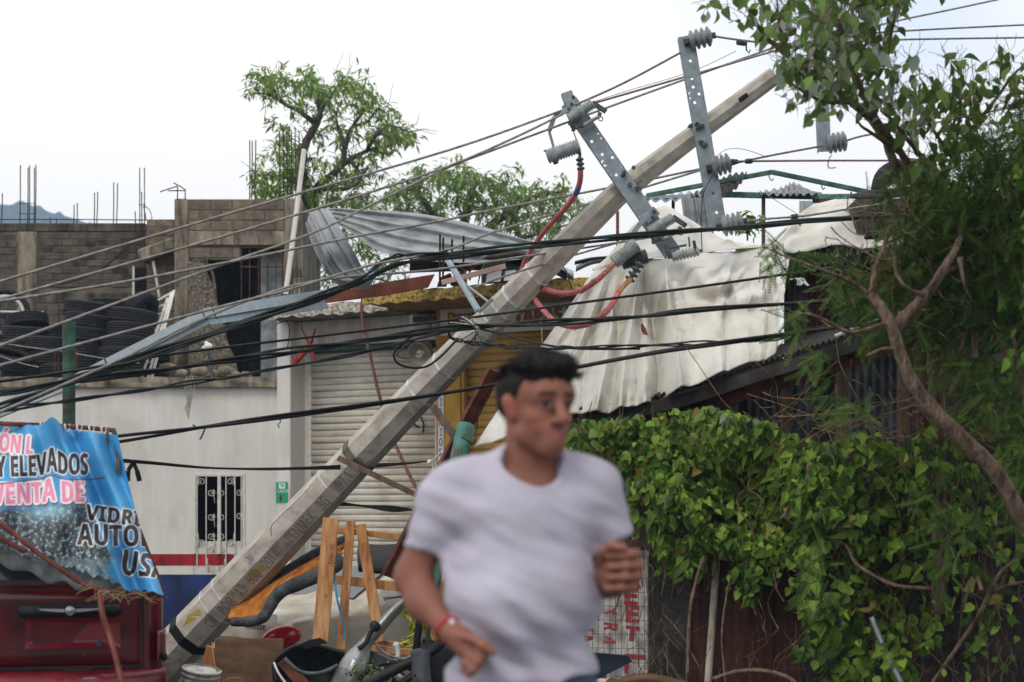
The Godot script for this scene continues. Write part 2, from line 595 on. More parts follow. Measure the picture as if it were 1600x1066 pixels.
func overcast() -> Image:
	var w := 512
	var h := 256
	var im := Image.create(w, h, false, Image.FORMAT_RGBF)
	var fn := FastNoiseLite.new()
	fn.seed = 11
	fn.noise_type = FastNoiseLite.TYPE_SIMPLEX_SMOOTH
	fn.frequency = 1.1
	fn.fractal_octaves = 4
	for y in h:
		var lat := PI * (0.5 - (y + 0.5) / h)
		for x in w:
			var lon := TAU * (x + 0.5) / w
			var dir := Vector3(cos(lat) * cos(lon), sin(lat), cos(lat) * sin(lon))
			var q := dir * Vector3(1.0, 2.6, 1.0)
			var c := smoothstep(0.0, 0.45, fn.get_noise_3dv(q))
			# two wide thin gaps in the cloud, low on the left and high on the right
			for g in [Vector3(-0.34, 0.19, -0.92), Vector3(0.33, 0.30, -0.90)]:
				c = maxf(c, smoothstep(0.985, 1.0, dir.dot(g.normalized()) + 0.012 * fn.get_noise_3dv(q * 5.0)) * 0.9)
			var s := Color(1.13, 1.095, 1.04).lerp(Color(0.74, 0.83, 0.97), c * 0.9)
			if lat < 0.0:
				s = Color(0.32, 0.31, 0.29)
			im.set_pixel(x, y, s)
	return im


func build_setting() -> void:
	var g := MB.new()
	g.soft()
	var rows := [60.0, 20.0, 0.0, -5.0, -6.0, -7.0, -8.0, -9.0, -10.0, -11.0, -20.0, -60.0, -300.0, -900.0]
	var gg := []
	for z in rows:
		var row := PackedVector3Array()
		for i in 41:
			row.append(Vector3(lerpf(-420.0, 420.0, i / 40.0), GY * smoothstep(-5.0, -11.0, z), z))
		gg.append(row)
	g.sheet_grid(gg)
	solid("ground", g, M("asphalt"), "grey asphalt street and lower yard under everything", "ground", "", "structure")
	# wooded hill far behind, its ridge falling to the right
	var fn := FastNoiseLite.new()
	fn.seed = 5
	fn.frequency = 0.02
	fn.fractal_octaves = 5
	var h := MB.new()
	h.soft()
	h.sheet(func(u: float, v: float) -> Vector3:
		var x := lerpf(-420.0, 60.0, u)
		var ridge := 0.0
		var keys := [[-420, 40], [-300, 78], [-230, 92], [-154, 96], [-143, 95], [-139, 93], [-129, 91], [-121, 88], [-112, 82], [-60, 52], [0, 24], [60, 2]]
		for i in keys.size() - 1:
			if x >= keys[i][0]:
				ridge = remap(x, keys[i][0], keys[i + 1][0], keys[i][1], keys[i + 1][1])
		var up := sin(v * PI)
		var p := Vector3(x, ridge * up, lerpf(-380.0, -620.0, v))
		p.y += (fn.get_noise_2d(x * 2.0, p.z * 2.0) * 2.5 + fn.get_noise_2d(x * 12.0, p.z * 12.0) * 3.0) * minf(up * 2.0, 1.0) - 2.5
		return p, 240, 60)
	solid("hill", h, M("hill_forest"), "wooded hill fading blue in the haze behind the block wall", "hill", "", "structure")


func box_part(parent: Node3D, called: String, lo: Vector3, hi: Vector3, m: Material, ch := 0.006) -> MeshInstance3D:
	var b := MB.new()
	b.abox(lo, hi, ch)
	return part(parent, called, b, m)


# ---- the white single-storey house on the left ----
func build_white_house() -> void:
	var D := 22.0
	var z := -D
	var x0 := -9.5
	var x1 := at(434, 0, D).x
	var dl := at(302, 0, D).x
	var dr := at(383, 0, D).x
	var dt := at(0, 740, D).y
	var o := thing("white_house", "low white plastered house with red and blue painted base and barred door", "house", Vector3((x0 + x1) / 2, GY, z))
	var top := at(0, 606, D).y
	var w := MB.new()
	w.abox(Vector3(x0, GY, z - 0.2), Vector3(dl, top, z))
	w.abox(Vector3(dr, GY, z - 0.2), Vector3(x1, top, z))
	w.abox(Vector3(dl, dt, z - 0.2), Vector3(dr, top, z))
	part(o, "front_wall", w, M("plaster"))
	var s := MB.new()
	s.abox(Vector3(x0, GY, z - 7.8), Vector3(x0 + 0.2, top, z - 0.2))
	s.abox(Vector3(x1 - 0.2, GY, z - 7.8), Vector3(x1, top, z - 0.2))
	s.abox(Vector3(x0, GY, z - 8.0), Vector3(x1, top, z - 7.8))
	part(o, "rear_wall", s, M("plaster_dirty"))
	# painted bands, broken by the door
	var r0 := at(0, 884, D).y
	var r1 := at(0, 866, D).y
	var b1 := at(0, 898, D).y
	for q in [[x0, dl], [dr, x1]]:
		box_part(o, "red_stripe", Vector3(q[0] + 0.001, r0, z), Vector3(q[1] - 0.001, r1, z + 0.004), M("red_paint"), 0)
		box_part(o, "blue_base", Vector3(q[0] + 0.001, GY, z), Vector3(q[1] - 0.001, b1, z + 0.004), M("blue_paint"), 0)
	# roof slab with a rough edge
	var sl := MB.new()
	sl.sheet(func(u: float, v: float) -> Vector3:
		var x := lerpf(x0 - 0.1, x1 + 0.02, u)
		return Vector3(x, lerpf(at(0, 591, D).y + 0.015 * sin(x * 7.0) * sin(x * 3.1), top, v), z + 0.09 + 0.008 * sin(x * 11.0 + v * 5.0)), 60, 2, 0.03)
	sl.abox(Vector3(x0 - 0.1, top, z - 8.0), Vector3(x1 + 0.02, at(0, 594, D).y, z + 0.055))
	part(o, "roof_slab", sl, M("old_concrete"))
	# door: frame, bars, scrolls, painted lower panel
	var dn := Node3D.new()
	dn.name = "barred_door"
	o.add_child(dn)
	dn.position = Vector3((dl + dr) / 2, 0, 0)
	var f := MB.new()
	f.abox(Vector3(dl, r1, z - 0.04), Vector3(dl + 0.035, dt, z + 0.012), 0.004)
	f.abox(Vector3(dr - 0.035, r1, z - 0.04), Vector3(dr, dt, z + 0.012), 0.004)
	f.abox(Vector3(dl + 0.035, dt - 0.04, z - 0.04), Vector3(dr - 0.035, dt, z + 0.012), 0.004)
	f.abox(Vector3((dl + dr) / 2 - 0.022, r1, z - 0.04), Vector3((dl + dr) / 2 + 0.022, dt - 0.04, z + 0.016), 0.004)
	part(dn, "frame", f, M("white_metal"))
	var pane_y := at(0, 846, D).y
	for i in 2:
		var a: float = [dl, (dl + dr) / 2 + 0.003][i]
		var b: float = [(dl + dr) / 2 - 0.003, dr][i]
		box_part(dn, "lower_panel", Vector3(a, GY, z - 0.03), Vector3(b, pane_y, z - 0.012), M("white_metal"), 0)
		box_part(dn, "red_stripe", Vector3(a, r0, z - 0.012), Vector3(b, r1, z - 0.008), M("red_paint"), 0)
		box_part(dn, "blue_base", Vector3(a, GY, z - 0.012), Vector3(b, b1, z - 0.008), M("blue_paint"), 0)
	for px in [307.8, 322.0, 353.0, 367.0, 377.0]:
		var q := MB.new()
		var p := at(px, 0, D)
		q.abox(Vector3(p.x - 0.007, r0, z - 0.006), Vector3(p.x + 0.007, dt - 0.04, z + 0.008), 0.002)
		part(dn, "bar", q, M("white_metal"))
	var u := D / F
	for q in [[315.0, 753.0, 1.0], [360.0, 753.0, -1.0], [329.5, 770.0, -1.0], [345.5, 770.0, 1.0], [374.0, 771.0, -1.0], [329.5, 808.0, -1.0], [345.5, 808.0, 1.0], [374.0, 806.0, -1.0], [329.5, 838.0, -1.0], [345.5, 838.0, 1.0], [315.0, 849.0, 1.0], [360.0, 849.0, -1.0], [329.5, 859.0, -1.0], [345.5, 859.0, 1.0], [329.5, 889.0, 1.0], [345.5, 889.0, -1.0]]:
		var c := at(q[0], q[1], D)
		c.z = z + 0.002
		var m := MB.new()
		m.soft()
		var up: float = 1.0 if int(q[1]) % 2 == 1 else -1.0
		var pts := PackedVector3Array()
		for i in 20:
			var t := i / 19.0
			var a := (0.2 + 1.45 * t) * TAU
			pts.append(c + Vector3(cos(a) * q[2], sin(a) * up, 0) * u * lerpf(1.3, 6.4, t))
		pts.append(c + Vector3(6.0 * q[2] * -1.0, 16.0 * up, 0) * u)
		m.tube(pts, 0.0052, 4)
		part(dn, "scroll", m, M("white_metal"))
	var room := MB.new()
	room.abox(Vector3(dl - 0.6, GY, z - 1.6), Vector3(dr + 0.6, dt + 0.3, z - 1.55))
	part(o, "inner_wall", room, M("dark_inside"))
	# small green notice by the corner
	var im := Image.create(96, 200, false, Image.FORMAT_RGB8)
	im.fill(Color.html("1f9a76"))
	im.fill_rect(Rect2i(4, 4, 88, 3), Color.html("d8e6df"))
	im.fill_rect(Rect2i(4, 193, 88, 3), Color.html("d8e6df"))
	im.fill_rect(Rect2i(22, 14, 50, 48), Color.html("d8e6df"))
	im.fill_rect(Rect2i(34, 24, 26, 8), Color.html("2a8f71"))
	im.fill_rect(Rect2i(50, 32, 10, 16), Color.html("2a8f71"))
	write(im, "LOCAL", Vector2(16, 96), 26, Color.html("d9e8e2"), 0.0)
	for y in range(110, 186):
		var k := 12.0 * sin((y - 110) / 76.0 * PI)
		im.fill_rect(Rect2i(int(38 - k), y, int(2 * k) + 1, 1), Color.html("4c3a2c"))
	var sg := MB.new()
	var a0 := at(431, 753, 19.72)
	var a1 := at(450, 788, 19.72)
	textured_plate(sg, a0, a1, 0.012)
	solid("notice_plate", sg, picture("notice", im, 0.5), "small green notice plate with a burnt hole on the white pillar", "sign")
	# frayed cable end hanging at the roof edge
	var k := MB.new()
	for i in 4:
		k.tube(smooth(path3([[291 + i * 3, 588, 21.8], [289 + i * 5, 606, 21.75], [293 + i * 2, 626, 21.75], [288 + i * 2, 640 + i * 5, 21.75]]), 3), 0.007, 4)
	solid("frayed_cable_end", k, M("bare_wire"), "frayed grey cable end hanging over the white house roof edge", "cable")


func picture(called: String, im: Image, rough := 0.7) -> StandardMaterial3D:
	var m := StandardMaterial3D.new()
	m.resource_name = called
	m.albedo_texture = ImageTexture.create_from_image(im)
	m.roughness = rough
	return m


# upright plate facing the street, its front showing the whole picture; a top-left, b bottom-right
func textured_plate(mb: MB, a: Vector3, b: Vector3, t: float) -> void:
	var p := [Vector3(a.x, a.y, a.z), Vector3(b.x, a.y, b.z), Vector3(b.x, b.y, b.z), Vector3(a.x, b.y, a.z)]
	var n: Vector3 = (p[1] - p[0]).cross(p[3] - p[0]).normalized() * t
	var uv := [Vector2(0, 0), Vector2(1, 0), Vector2(1, 1), Vector2(0, 1)]
	mb.tri(p[0], p[1], p[2], uv[0], uv[1], uv[2])
	mb.tri(p[0], p[2], p[3], uv[0], uv[2], uv[3])
	var q := [p[0] + n, p[1] + n, p[2] + n, p[3] + n]
	for i in 4:
		var k := (i + 1) % 4
		mb.tri(p[i], q[i], q[k], uv[i], uv[i], uv[k])
		mb.tri(p[i], q[k], p[k], uv[i], uv[k], uv[k])
	mb.tri(q[0], q[2], q[1], uv[0], uv[2], uv[1])
	mb.tri(q[0], q[3], q[2], uv[0], uv[3], uv[2])


# ---- lettering drawn into a computed picture ----
var glyphs := {}


func letter_tris(text: String, bold := true, face := "Droid Sans") -> PackedVector3Array:
	var key := text + str(bold) + face
	if glyphs.has(key):
		return glyphs[key]
	var f := SystemFont.new()
	f.font_names = PackedStringArray([face])
	f.font_weight = 700 if bold else 400
	var t := TextMesh.new()
	t.font = f
	t.text = text
	t.font_size = 64
	t.pixel_size = 1.0 / 64.0
	t.depth = 0.0
	t.curve_step = 2.0
	t.horizontal_alignment = HORIZONTAL_ALIGNMENT_LEFT
	t.vertical_alignment = VERTICAL_ALIGNMENT_BOTTOM
	var arr := t.surface_get_arrays(0)
	var vs: PackedVector3Array = arr[Mesh.ARRAY_VERTEX]
	var out := PackedVector3Array()
	if arr[Mesh.ARRAY_INDEX] != null and arr[Mesh.ARRAY_INDEX].size() > 0:
		for i in arr[Mesh.ARRAY_INDEX]:
			out.append(vs[i])
	else:
		out = vs
	# cap height to 1, base line to 0
	var lo := Vector3(1e9, 1e9, 0)
	var hi := Vector3(-1e9, -1e9, 0)
	for p in out:
		lo = lo.min(p)
		hi = hi.max(p)
	for i in out.size():
		out[i] = Vector3((out[i].x - lo.x) / maxf(hi.y - lo.y, 1e-6), (out[i].y - lo.y) / maxf(hi.y - lo.y, 1e-6), 0)
	glyphs[key] = out
	return out


func fill_tri(im: Image, a: Vector2, b: Vector2, c: Vector2, col: Color) -> void:
	var y0 := maxi(int(floor(minf(a.y, minf(b.y, c.y)))), 0)
	var y1 := mini(int(ceil(maxf(a.y, maxf(b.y, c.y)))), im.get_height() - 1)
	for y in range(y0, y1 + 1):
		var yc := y + 0.5
		var x0 := 1e9
		var x1 := -1e9
		for e in [[a, b], [b, c], [c, a]]:
			var p: Vector2 = e[0]
			var q: Vector2 = e[1]
			if (p.y <= yc and q.y > yc) or (q.y <= yc and p.y > yc):
				var x := p.x + (q.x - p.x) * (yc - p.y) / (q.y - p.y)
				x0 = minf(x0, x)
				x1 = maxf(x1, x)
		if x1 > x0:
			var i0 := maxi(int(round(x0)), 0)
			var i1 := mini(int(round(x1)), im.get_width())
			if i1 > i0:
				im.fill_rect(Rect2i(i0, y, i1 - i0, 1), col)


# base = left end of the base line, h = letter height in pixels, turn in radians, wide = stretch along the line
func write(im: Image, text: String, base: Vector2, h: float, col: Color, turn := 0.0, wide := 1.0, warp = null, grow := 0.0, bold := true) -> void:
	var tr: PackedVector3Array = letter_tris(text, bold)
	var offs := [Vector2.ZERO]
	if grow > 0.0:
		for k in 10:
			offs.append(Vector2(cos(TAU * k / 10), sin(TAU * k / 10)) * grow)
	for off: Vector2 in offs:
		for i in range(0, tr.size(), 3):
			var q := []
			for k in 3:
				var p: Vector2 = Vector2(tr[i + k].x * h * wide, -tr[i + k].y * h).rotated(turn) + base + off
				q.append(warp.call(p) if warp != null else p)
			fill_tri(im, q[0], q[1], q[2], col)


# bricks of one size laid in a running bond between x0..x1 and y0..y1 on the plane z; each brick is a piece of its own
func bricks(parent: Node3D, called: String, x0: float, x1: float, y0: float, y1: float, z: float, bw: float, bh: float, look: String, holes := []) -> void:
	var gap := 0.010
	var shapes := {}
	var row := 0
	var y := y0
	while y + bh * 0.6 < y1:
		var h := minf(bh, y1 - y) - gap
		var x := x0 - (bw * 0.5 if row % 2 else 0.0)
		while x < x1 - 0.02:
			var a := maxf(x, x0) + gap * 0.5
			var b := minf(x + bw, x1) - gap * 0.5
			var c := Vector3((a + b) / 2, y + gap * 0.5 + h / 2, z)
			var hidden := false
			for q in holes:
				if c.x > q[0] and c.x < q[1] and c.y > q[2] and c.y < q[3]:
					hidden = true
			if not hidden and b - a > 0.05:
				var key := [snappedf(b - a, 0.005), snappedf(h, 0.005)]
				if not shapes.has(key):
					var m := MB.new()
					m.box(Transform3D(), Vector3(b - a, h, 0.05), 0.008)
					shapes[key] = m.done(null)
				var o := piece(parent, called, shapes[key], Transform3D(Basis.from_euler(Vector3(rng.randf_range(-0.012, 0.012), rng.randf_range(-0.012, 0.012), rng.randf_range(-0.006, 0.006))), c + Vector3(0, 0, rng.randf_range(-0.012, 0.004))), M(look + str(rng.randi() % 4)))
				o.name = called
			x += bw
		y += bh
		row += 1


func rebar_group(label: String, list: Array, ties := []) -> void:
	var p0: Vector3 = at(list[0][0], list[0][2], list[0][3])
	var o := thing("rebar_cluster", label, "rebar", p0, "bare reinforcing bars on the unfinished walls")
	for q in list:
		var b := MB.new()
		b.tube(path3([[q[0], q[2], q[3]], [lerpf(q[0], q[1], 0.5) + 0.3, (q[2] + q[4]) / 2, q[3]], [q[1], q[4], q[3]]]), 0.009, 5)
		part(o, "bar", b, M("rebar"))
	for q in ties:
		var b := MB.new()
		b.tube(path3([[q[0], q[1], q[3]], [q[2], q[1], q[3]]]), 0.006, 4)
		part(o, "tie", b, M("rebar"))


func tyre_mesh(r: float, w: float) -> ArrayMesh:
	var b := MB.new()
	b.soft()
	var h := w / 2
	var rim := r * 0.6
	b.lathe(Transform3D(), [Vector2(rim, -h * 0.72), Vector2(rim * 1.03, -h * 0.86), Vector2(r * 0.8, -h), Vector2(r * 0.93, -h * 0.9)], 28)
	b.lathe(Transform3D(), [Vector2(r * 0.93, h * 0.9), Vector2(r * 0.8, h), Vector2(rim * 1.03, h * 0.86), Vector2(rim, h * 0.72), Vector2(rim * 1.06, h * 0.4), Vector2(r * 0.88, h * 0.2), Vector2(r * 0.88, -h * 0.2), Vector2(rim * 1.06, -h * 0.4), Vector2(rim, -h * 0.72)], 28)
	# tread: ribs and grooves
	var prof := [Vector2(r * 0.93, -h * 0.9), Vector2(r * 0.985, -h * 0.74)]
	for i in 4:
		var a := lerpf(-0.62, 0.38, i / 3.0) * h
		prof.append_array([Vector2(r, a), Vector2(r, a + h * 0.2), Vector2(r * 0.972, a + h * 0.215), Vector2(r * 0.972, a + h * 0.27)])
	prof.append_array([Vector2(r, h * 0.68), Vector2(r * 0.985, h * 0.76), Vector2(r * 0.93, h * 0.9)])
	b.lathe(Transform3D(), prof, 28)
	return b.done(M("rubber"))


func build_upper_storey() -> void:
	# far wall of dark blocks
	var D := 27.0
	var z := -D
	var x0 := -10.6
	var x1 := at(228, 0, D).x
	var roof := at(0, 595, 22.0).y
	var top := at(0, 349, D).y
	var o := thing("block_wall", "unfinished wall of dark grey blocks at the back of the roof with tyres", "wall", Vector3((x0 + x1) / 2, roof, z))
	box_part(o, "mortar_core", Vector3(x0, roof, z - 0.2), Vector3(x1, top - 0.14, z + 0.010), M("mortar"))
	box_part(o, "top_beam", Vector3(x0, top - 0.14, z - 0.21), Vector3(x1, top, z + 0.03), M("dark_concrete"), 0.015)
	var cx0 := at(28, 0, D).x
	var cx1 := at(58, 0, D).x
	box_part(o, "concrete_column", Vector3(cx0, roof, z - 0.2), Vector3(cx1, top - 0.14, z + 0.04), M("old_concrete"), 0.015)
	box_part(o, "concrete_tie", Vector3(at(60, 0, D).x, at(0, 474, D).y, z - 0.2), Vector3(at(205, 0, D).x, at(0, 458, D).y, z + 0.022), M("dark_concrete"), 0.01)
	bricks(o, "block", cx1 + 0.005, x1, roof, top - 0.145, z, 0.27, 0.112, "block_grey", [[cx1, at(205, 0, D).x, at(0, 477, D).y, at(0, 455, D).y]])
	bricks(o, "block", at(-40, 0, D).x, cx0 - 0.005, at(0, 560, D).y, top - 0.145, z, 0.27, 0.112, "block_grey")
	rebar_group("tall pair of rebars at the corner where the dark wall ends", [[218, 218, 480, 26.9, 262], [222, 221, 480, 26.9, 300], [225, 225.5, 480, 26.9, 262], [213, 211, 440, 26.9, 330], [228, 224, 345, 26.8, 322]], [[216, 320, 227, 26.9], [216, 350, 227, 26.9], [214, 400, 227, 26.9]])
	rebar_group("ladder of tied rebars above the concrete column of the dark wall", [[31, 31.5, 349, 27, 258], [43, 43.5, 349, 27, 262], [45.5, 46, 349, 27, 258], [53, 53.5, 349, 27, 262], [55, 56, 349, 27, 257]], [[30, 318, 56, 27], [30, 334, 56, 27]])
	rebar_group("short pair of rebars near the foot of the hill ridge", [[147, 147.5, 349, 27.1, 301], [151, 152.5, 349, 27.1, 300]])
	rebar_group("thin pale pair of rebars beside the end of the ridge", [[177, 177.5, 349, 27.4, 285], [182, 183.5, 349, 27.4, 286]])
	rebar_group("lowest stubby pair of rebars on the dark wall", [[115, 115.5, 349, 27.2, 320], [120, 120.5, 349, 27.2, 317]])
	rebar_group("single rebar and long horizontal bar lying along the dark wall top", [[2, 3.5, 349, 27, 302], [-6, 228, 343, 26.9, 344], [78, 78, 349, 27, 340], [88, 88, 349, 27, 341]])
	# drooping cable in front of the dark wall
	var cb := MB.new()
	cb.tube(smooth(path3([[226, 362, 26.6], [200, 385, 26.5], [172, 410, 26.5], [140, 430, 26.5], [95, 445, 26.6]])), 0.014, 5)
	solid("drooping_cable", cb, M("black_cable"), "black cable sagging across the dark block wall", "cable")
	var loop := MB.new()
	loop.tube(smooth(path3([[225, 321, 26.7], [233, 328, 26.6], [237, 340, 26.6], [234, 352, 26.6]])), 0.008, 4)
	solid("bent_wire", loop, M("black_cable"), "bent black wire curling off the corner rebars", "cable")

	# brick room with concrete columns, half built
	D = 24.5
	z = -D
	var ca0 := at(272, 0, D).x
	var ca1 := at(294, 0, D).x
	var cb0 := at(444, 0, D).x
	var cb1 := at(471, 0, D).x
	var t := at(0, 310, D).y
	var r := thing("brick_room", "half-built brick room with concrete columns and lintel above the white house", "building", Vector3((ca0 + cb1) / 2, roof, z))
	var c1 := MB.new()
	c1.abox(Vector3(ca0, roof, z - 0.24), Vector3(ca1, t, z), 0.02)
	part(r, "column", c1, M("old_concrete"))
	var c2 := MB.new()
	c2.abox(Vector3(cb0, roof, z - 0.24), Vector3(cb1, t, z), 0.02)
	part(r, "column", c2, M("old_concrete"))
	var ly0 := at(0, 383, D).y
	var ly1 := at(0, 361, D).y
	box_part(r, "lintel", Vector3(ca1, ly0, z - 0.23), Vector3(cb0, ly1, z - 0.01), M("old_concrete"), 0.01)
	box_part(r, "mortar_core", Vector3(ca1, ly1, z - 0.2), Vector3(cb0, t - 0.01, z - 0.022), M("mortar"), 0)
	bricks(r, "brick", ca1 + 0.005, cb0 - 0.005, ly1 + 0.005, t, z - 0.03, 0.32, 0.152, "brick_tan")
	# second row of bricks under the lintel, left of the grille
	var gx := at(375, 0, D).x
	box_part(r, "mortar_core", Vector3(ca1, at(0, 405, D).y, z - 0.22), Vector3(gx, ly0, z - 0.052), M("mortar"), 0)
	bricks(r, "brick", ca1 + 0.005, gx, at(0, 403, D).y, ly0, z - 0.06, 0.32, 0.152, "brick_tan")
	# dark inside: side, back, roof
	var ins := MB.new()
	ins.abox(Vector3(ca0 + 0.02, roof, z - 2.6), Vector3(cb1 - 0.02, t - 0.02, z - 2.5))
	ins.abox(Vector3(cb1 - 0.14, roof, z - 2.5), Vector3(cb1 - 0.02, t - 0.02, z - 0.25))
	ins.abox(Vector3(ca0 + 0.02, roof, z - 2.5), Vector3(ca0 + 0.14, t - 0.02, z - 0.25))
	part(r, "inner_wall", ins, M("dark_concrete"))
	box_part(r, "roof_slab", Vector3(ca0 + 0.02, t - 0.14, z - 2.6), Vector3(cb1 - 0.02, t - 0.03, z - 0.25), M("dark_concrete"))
	# window grille
	for px in [377, 390, 404, 418, 431, 441]:
		var g := MB.new()
		g.tube(path3([[px, 470, D + 0.05], [px, 386, D + 0.05]]), 0.009, 5)
		part(r, "grille_bar", g, M("rust"))
	for py in [387, 417]:
		var g := MB.new()
		g.tube(path3([[374, py, D + 0.04], [443, py, D + 0.04]]), 0.011, 5)
		part(r, "grille_bar", g, M("rust"))
	box_part(r, "shutter_panel", Vector3(at(400, 0, D).x, roof, z - 0.5), Vector3(cb0 - 0.01, at(0, 386, D).y, z - 0.46), M("zinc_sheet"), 0)
	# bent bars on top of the column
	rebar_group("rebars bent over like hooks on top of the brick room", [[277, 277, 311, D, 291], [289, 289, 311, D, 296], [277, 250, 291, D, 300], [289, 262, 298, D, 298], [290, 271, 297, D, 286]])
	rebar_group("two slim upright rebars beside the leafy tree", [[390, 390, 311, D + 0.4, 219], [393, 394, 311, D + 0.4, 220], [398, 399.5, 311, D + 0.4, 219]])
	rebar_group("cage of rusty rebars standing in front of the tree trunk", [[437, 436, 312, D + 1.2, 205], [443, 442, 312, D + 1.2, 200], [449, 448, 312, D + 1.2, 205], [456, 455, 312, D + 1.2, 203], [462, 461, 312, D + 1.2, 208], [468, 467, 312, D + 1.2, 206]], [[435, 235, 469, D + 1.2], [435, 265, 469, D + 1.2], [435, 292, 469, D + 1.2]])
	rebar_group("short rebars sprouting beside the leaning white pipe", [[452, 452, 470, 23.4, 412], [457, 456.5, 470, 23.4, 408], [464, 464, 470, 23.4, 416], [471, 470, 470, 23.4, 420]], [[450, 432, 474, 23.4]])
	# side wall with coping, left of the room
	D = 25.2
	z = -D
	var s0 := at(229, 0, D).x
	var s1 := at(273, 0, D).x
	var w := thing("side_wall", "short brick wall with sloping grey coping beside the brick room", "wall", Vector3((s0 + s1) / 2, roof, z))
	var st := at(0, 342, D).y
	box_part(w, "mortar_core", Vector3(s0, roof, z - 0.2), Vector3(s1, st - 0.01, z - 0.012), M("mortar"), 0)
	bricks(w, "brick", s0 + 0.003, s1 - 0.003, at(0, 545, D).y, st, z - 0.02, 0.3, 0.142, "brick_tan")
	var cp := MB.new()
	cp.bar(at(220, 402, D - 0.2), at(274, 382, D - 0.2), 0.19, 0.3, Vector3.BACK, 0.03)
	part(w, "coping", cp, M("old_concrete"))
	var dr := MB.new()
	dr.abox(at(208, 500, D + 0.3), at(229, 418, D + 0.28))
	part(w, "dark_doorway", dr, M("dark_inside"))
	var jm := MB.new()
	jm.bar(at(208.5, 500, D + 0.1), at(208.5, 416, D + 0.1), 0.03, 0.03)
	part(w, "door_jamb", jm, M("white_metal"))
	var wp := MB.new()
	wp.tube(path3([[239, 408, D - 0.25], [244, 435, D - 0.25], [249, 464, D - 0.25]]), 0.022, 6)
	solid("white_drain_pipe", wp, M("white_metal"), "short white drain pipe slanting below the grey coping", "pipe")
	# broken slab of pebbly concrete leaning in front of the opening
	var lean := MB.new()
	lean.sheet(func(u: float, v: float) -> Vector3:
		var l := lerpf(294.0, 296.0, v)
		var rr: float = curve_at([Vector3(318, 0, 0), Vector3(333, 0, 0), Vector3(346, 0, 0), Vector3(358, 0, 0), Vector3(374, 0, 0)], v).x
		var px := lerpf(l, rr, u) + 0.8 * sin(v * 19.0) * u
		return at(px, lerpf(406.0, 588.0, v) + 2.0 * sin(u * 9.0), 24.15 - 0.5 * v + 0.006 * sin(u * 13.0) * sin(v * 21.0)), 14, 30, 0.14)
	solid("leaning_slab", lean, M("pebble_concrete"), "broken slab of pebbly concrete leaning against the column", "slab")
	var edge := MB.new()
	edge.tube(smooth(path3([[318, 405, 24.0], [331, 425, 23.95], [336, 452, 23.9]])), [0.07, 0.05, 0.02], 7)
	solid("slab_edge", edge, M("old_concrete"), "pale strip of mortar along the top edge of the leaning slab", "slab")
	for q in [[262, 576, 0.14, "biggest lump of broken concrete, left of the column foot"], [284, 583, 0.1, "lump of broken concrete right before the column foot"], [311, 580, 0.13, "broad lump of concrete below the capped pipe"], [335, 584, 0.09, "flat lump of concrete just past the capped pipe"], [352, 579, 0.12, "round lump of concrete at the toe of the leaning slab"], [367, 585, 0.08, "smallest lump of concrete beside the dark opening"], [384, 586, 0.09, "last small lump of concrete toward the white pillar"]]:
		var rk := MB.new()
		rk.soft()
		rk.ball(at(q[0], q[1], 23.2), Vector3(q[2], q[2] * 0.6, q[2] * 0.8), 7)
		solid("rubble_lump", rk, M("old_concrete"), q[3], "rubble", "rubble lumps along the roof edge")
	# thin pole with a white cap
	var po := thing("capped_pipe", "thin grey pipe stub with a ragged white cap on the roof edge", "pipe", at(327, 590, 22.2))
	var pp := MB.new()
	pp.tube(path3([[331, 592, 22.2], [328, 560, 22.2], [325, 545, 22.2]]), 0.025, 6)
	part(po, "pipe", pp, M("iron"))
	var cap := MB.new()
	cap.ball(at(325, 541, 22.2), Vector3(0.06, 0.05, 0.05), 7)
	cap.ball(at(319, 543, 22.2), Vector3(0.035, 0.025, 0.03), 6)
	cap.ball(at(322, 536, 22.2), Vector3(0.03, 0.025, 0.03), 6)
	part(po, "cap", cap, M("plastic_white"))
	# white ladder leaning against the wall
	var la := thing("white_ladder", "white metal ladder leaning between the tyres and the brick room", "ladder", at(230, 590, 23.2))
	for q in [[221, 590, 262, 466], [237, 590, 272, 454], [231, 590, 268, 457]]:
		var b := MB.new()
		b.bar(at(q[0], q[1], 23.1), at(q[2], q[3], 24.0), 0.035, 0.03, Vector3.BACK, 0.004)
		part(la, "rail", b, M("white_metal"))
	for i in 9:
		var k := i / 8.0
		var b := MB.new()
		var dd := lerpf(23.12, 24.0, 0.2 + 0.8 * k)
		b.bar(at(lerpf(228, 244, k), lerpf(568, 470, k), dd), at(lerpf(240, 271, k), lerpf(563, 457, k), dd), 0.018, 0.018, Vector3.BACK)
		part(la, "rung", b, M("white_metal"))
	var nb := MB.new()
	nb.bar(at(243, 471, 24.0), at(271, 456, 24.0), 0.03, 0.03, Vector3.BACK)
	part(la, "top_bar", nb, M("white_metal"))
	build_tyres()


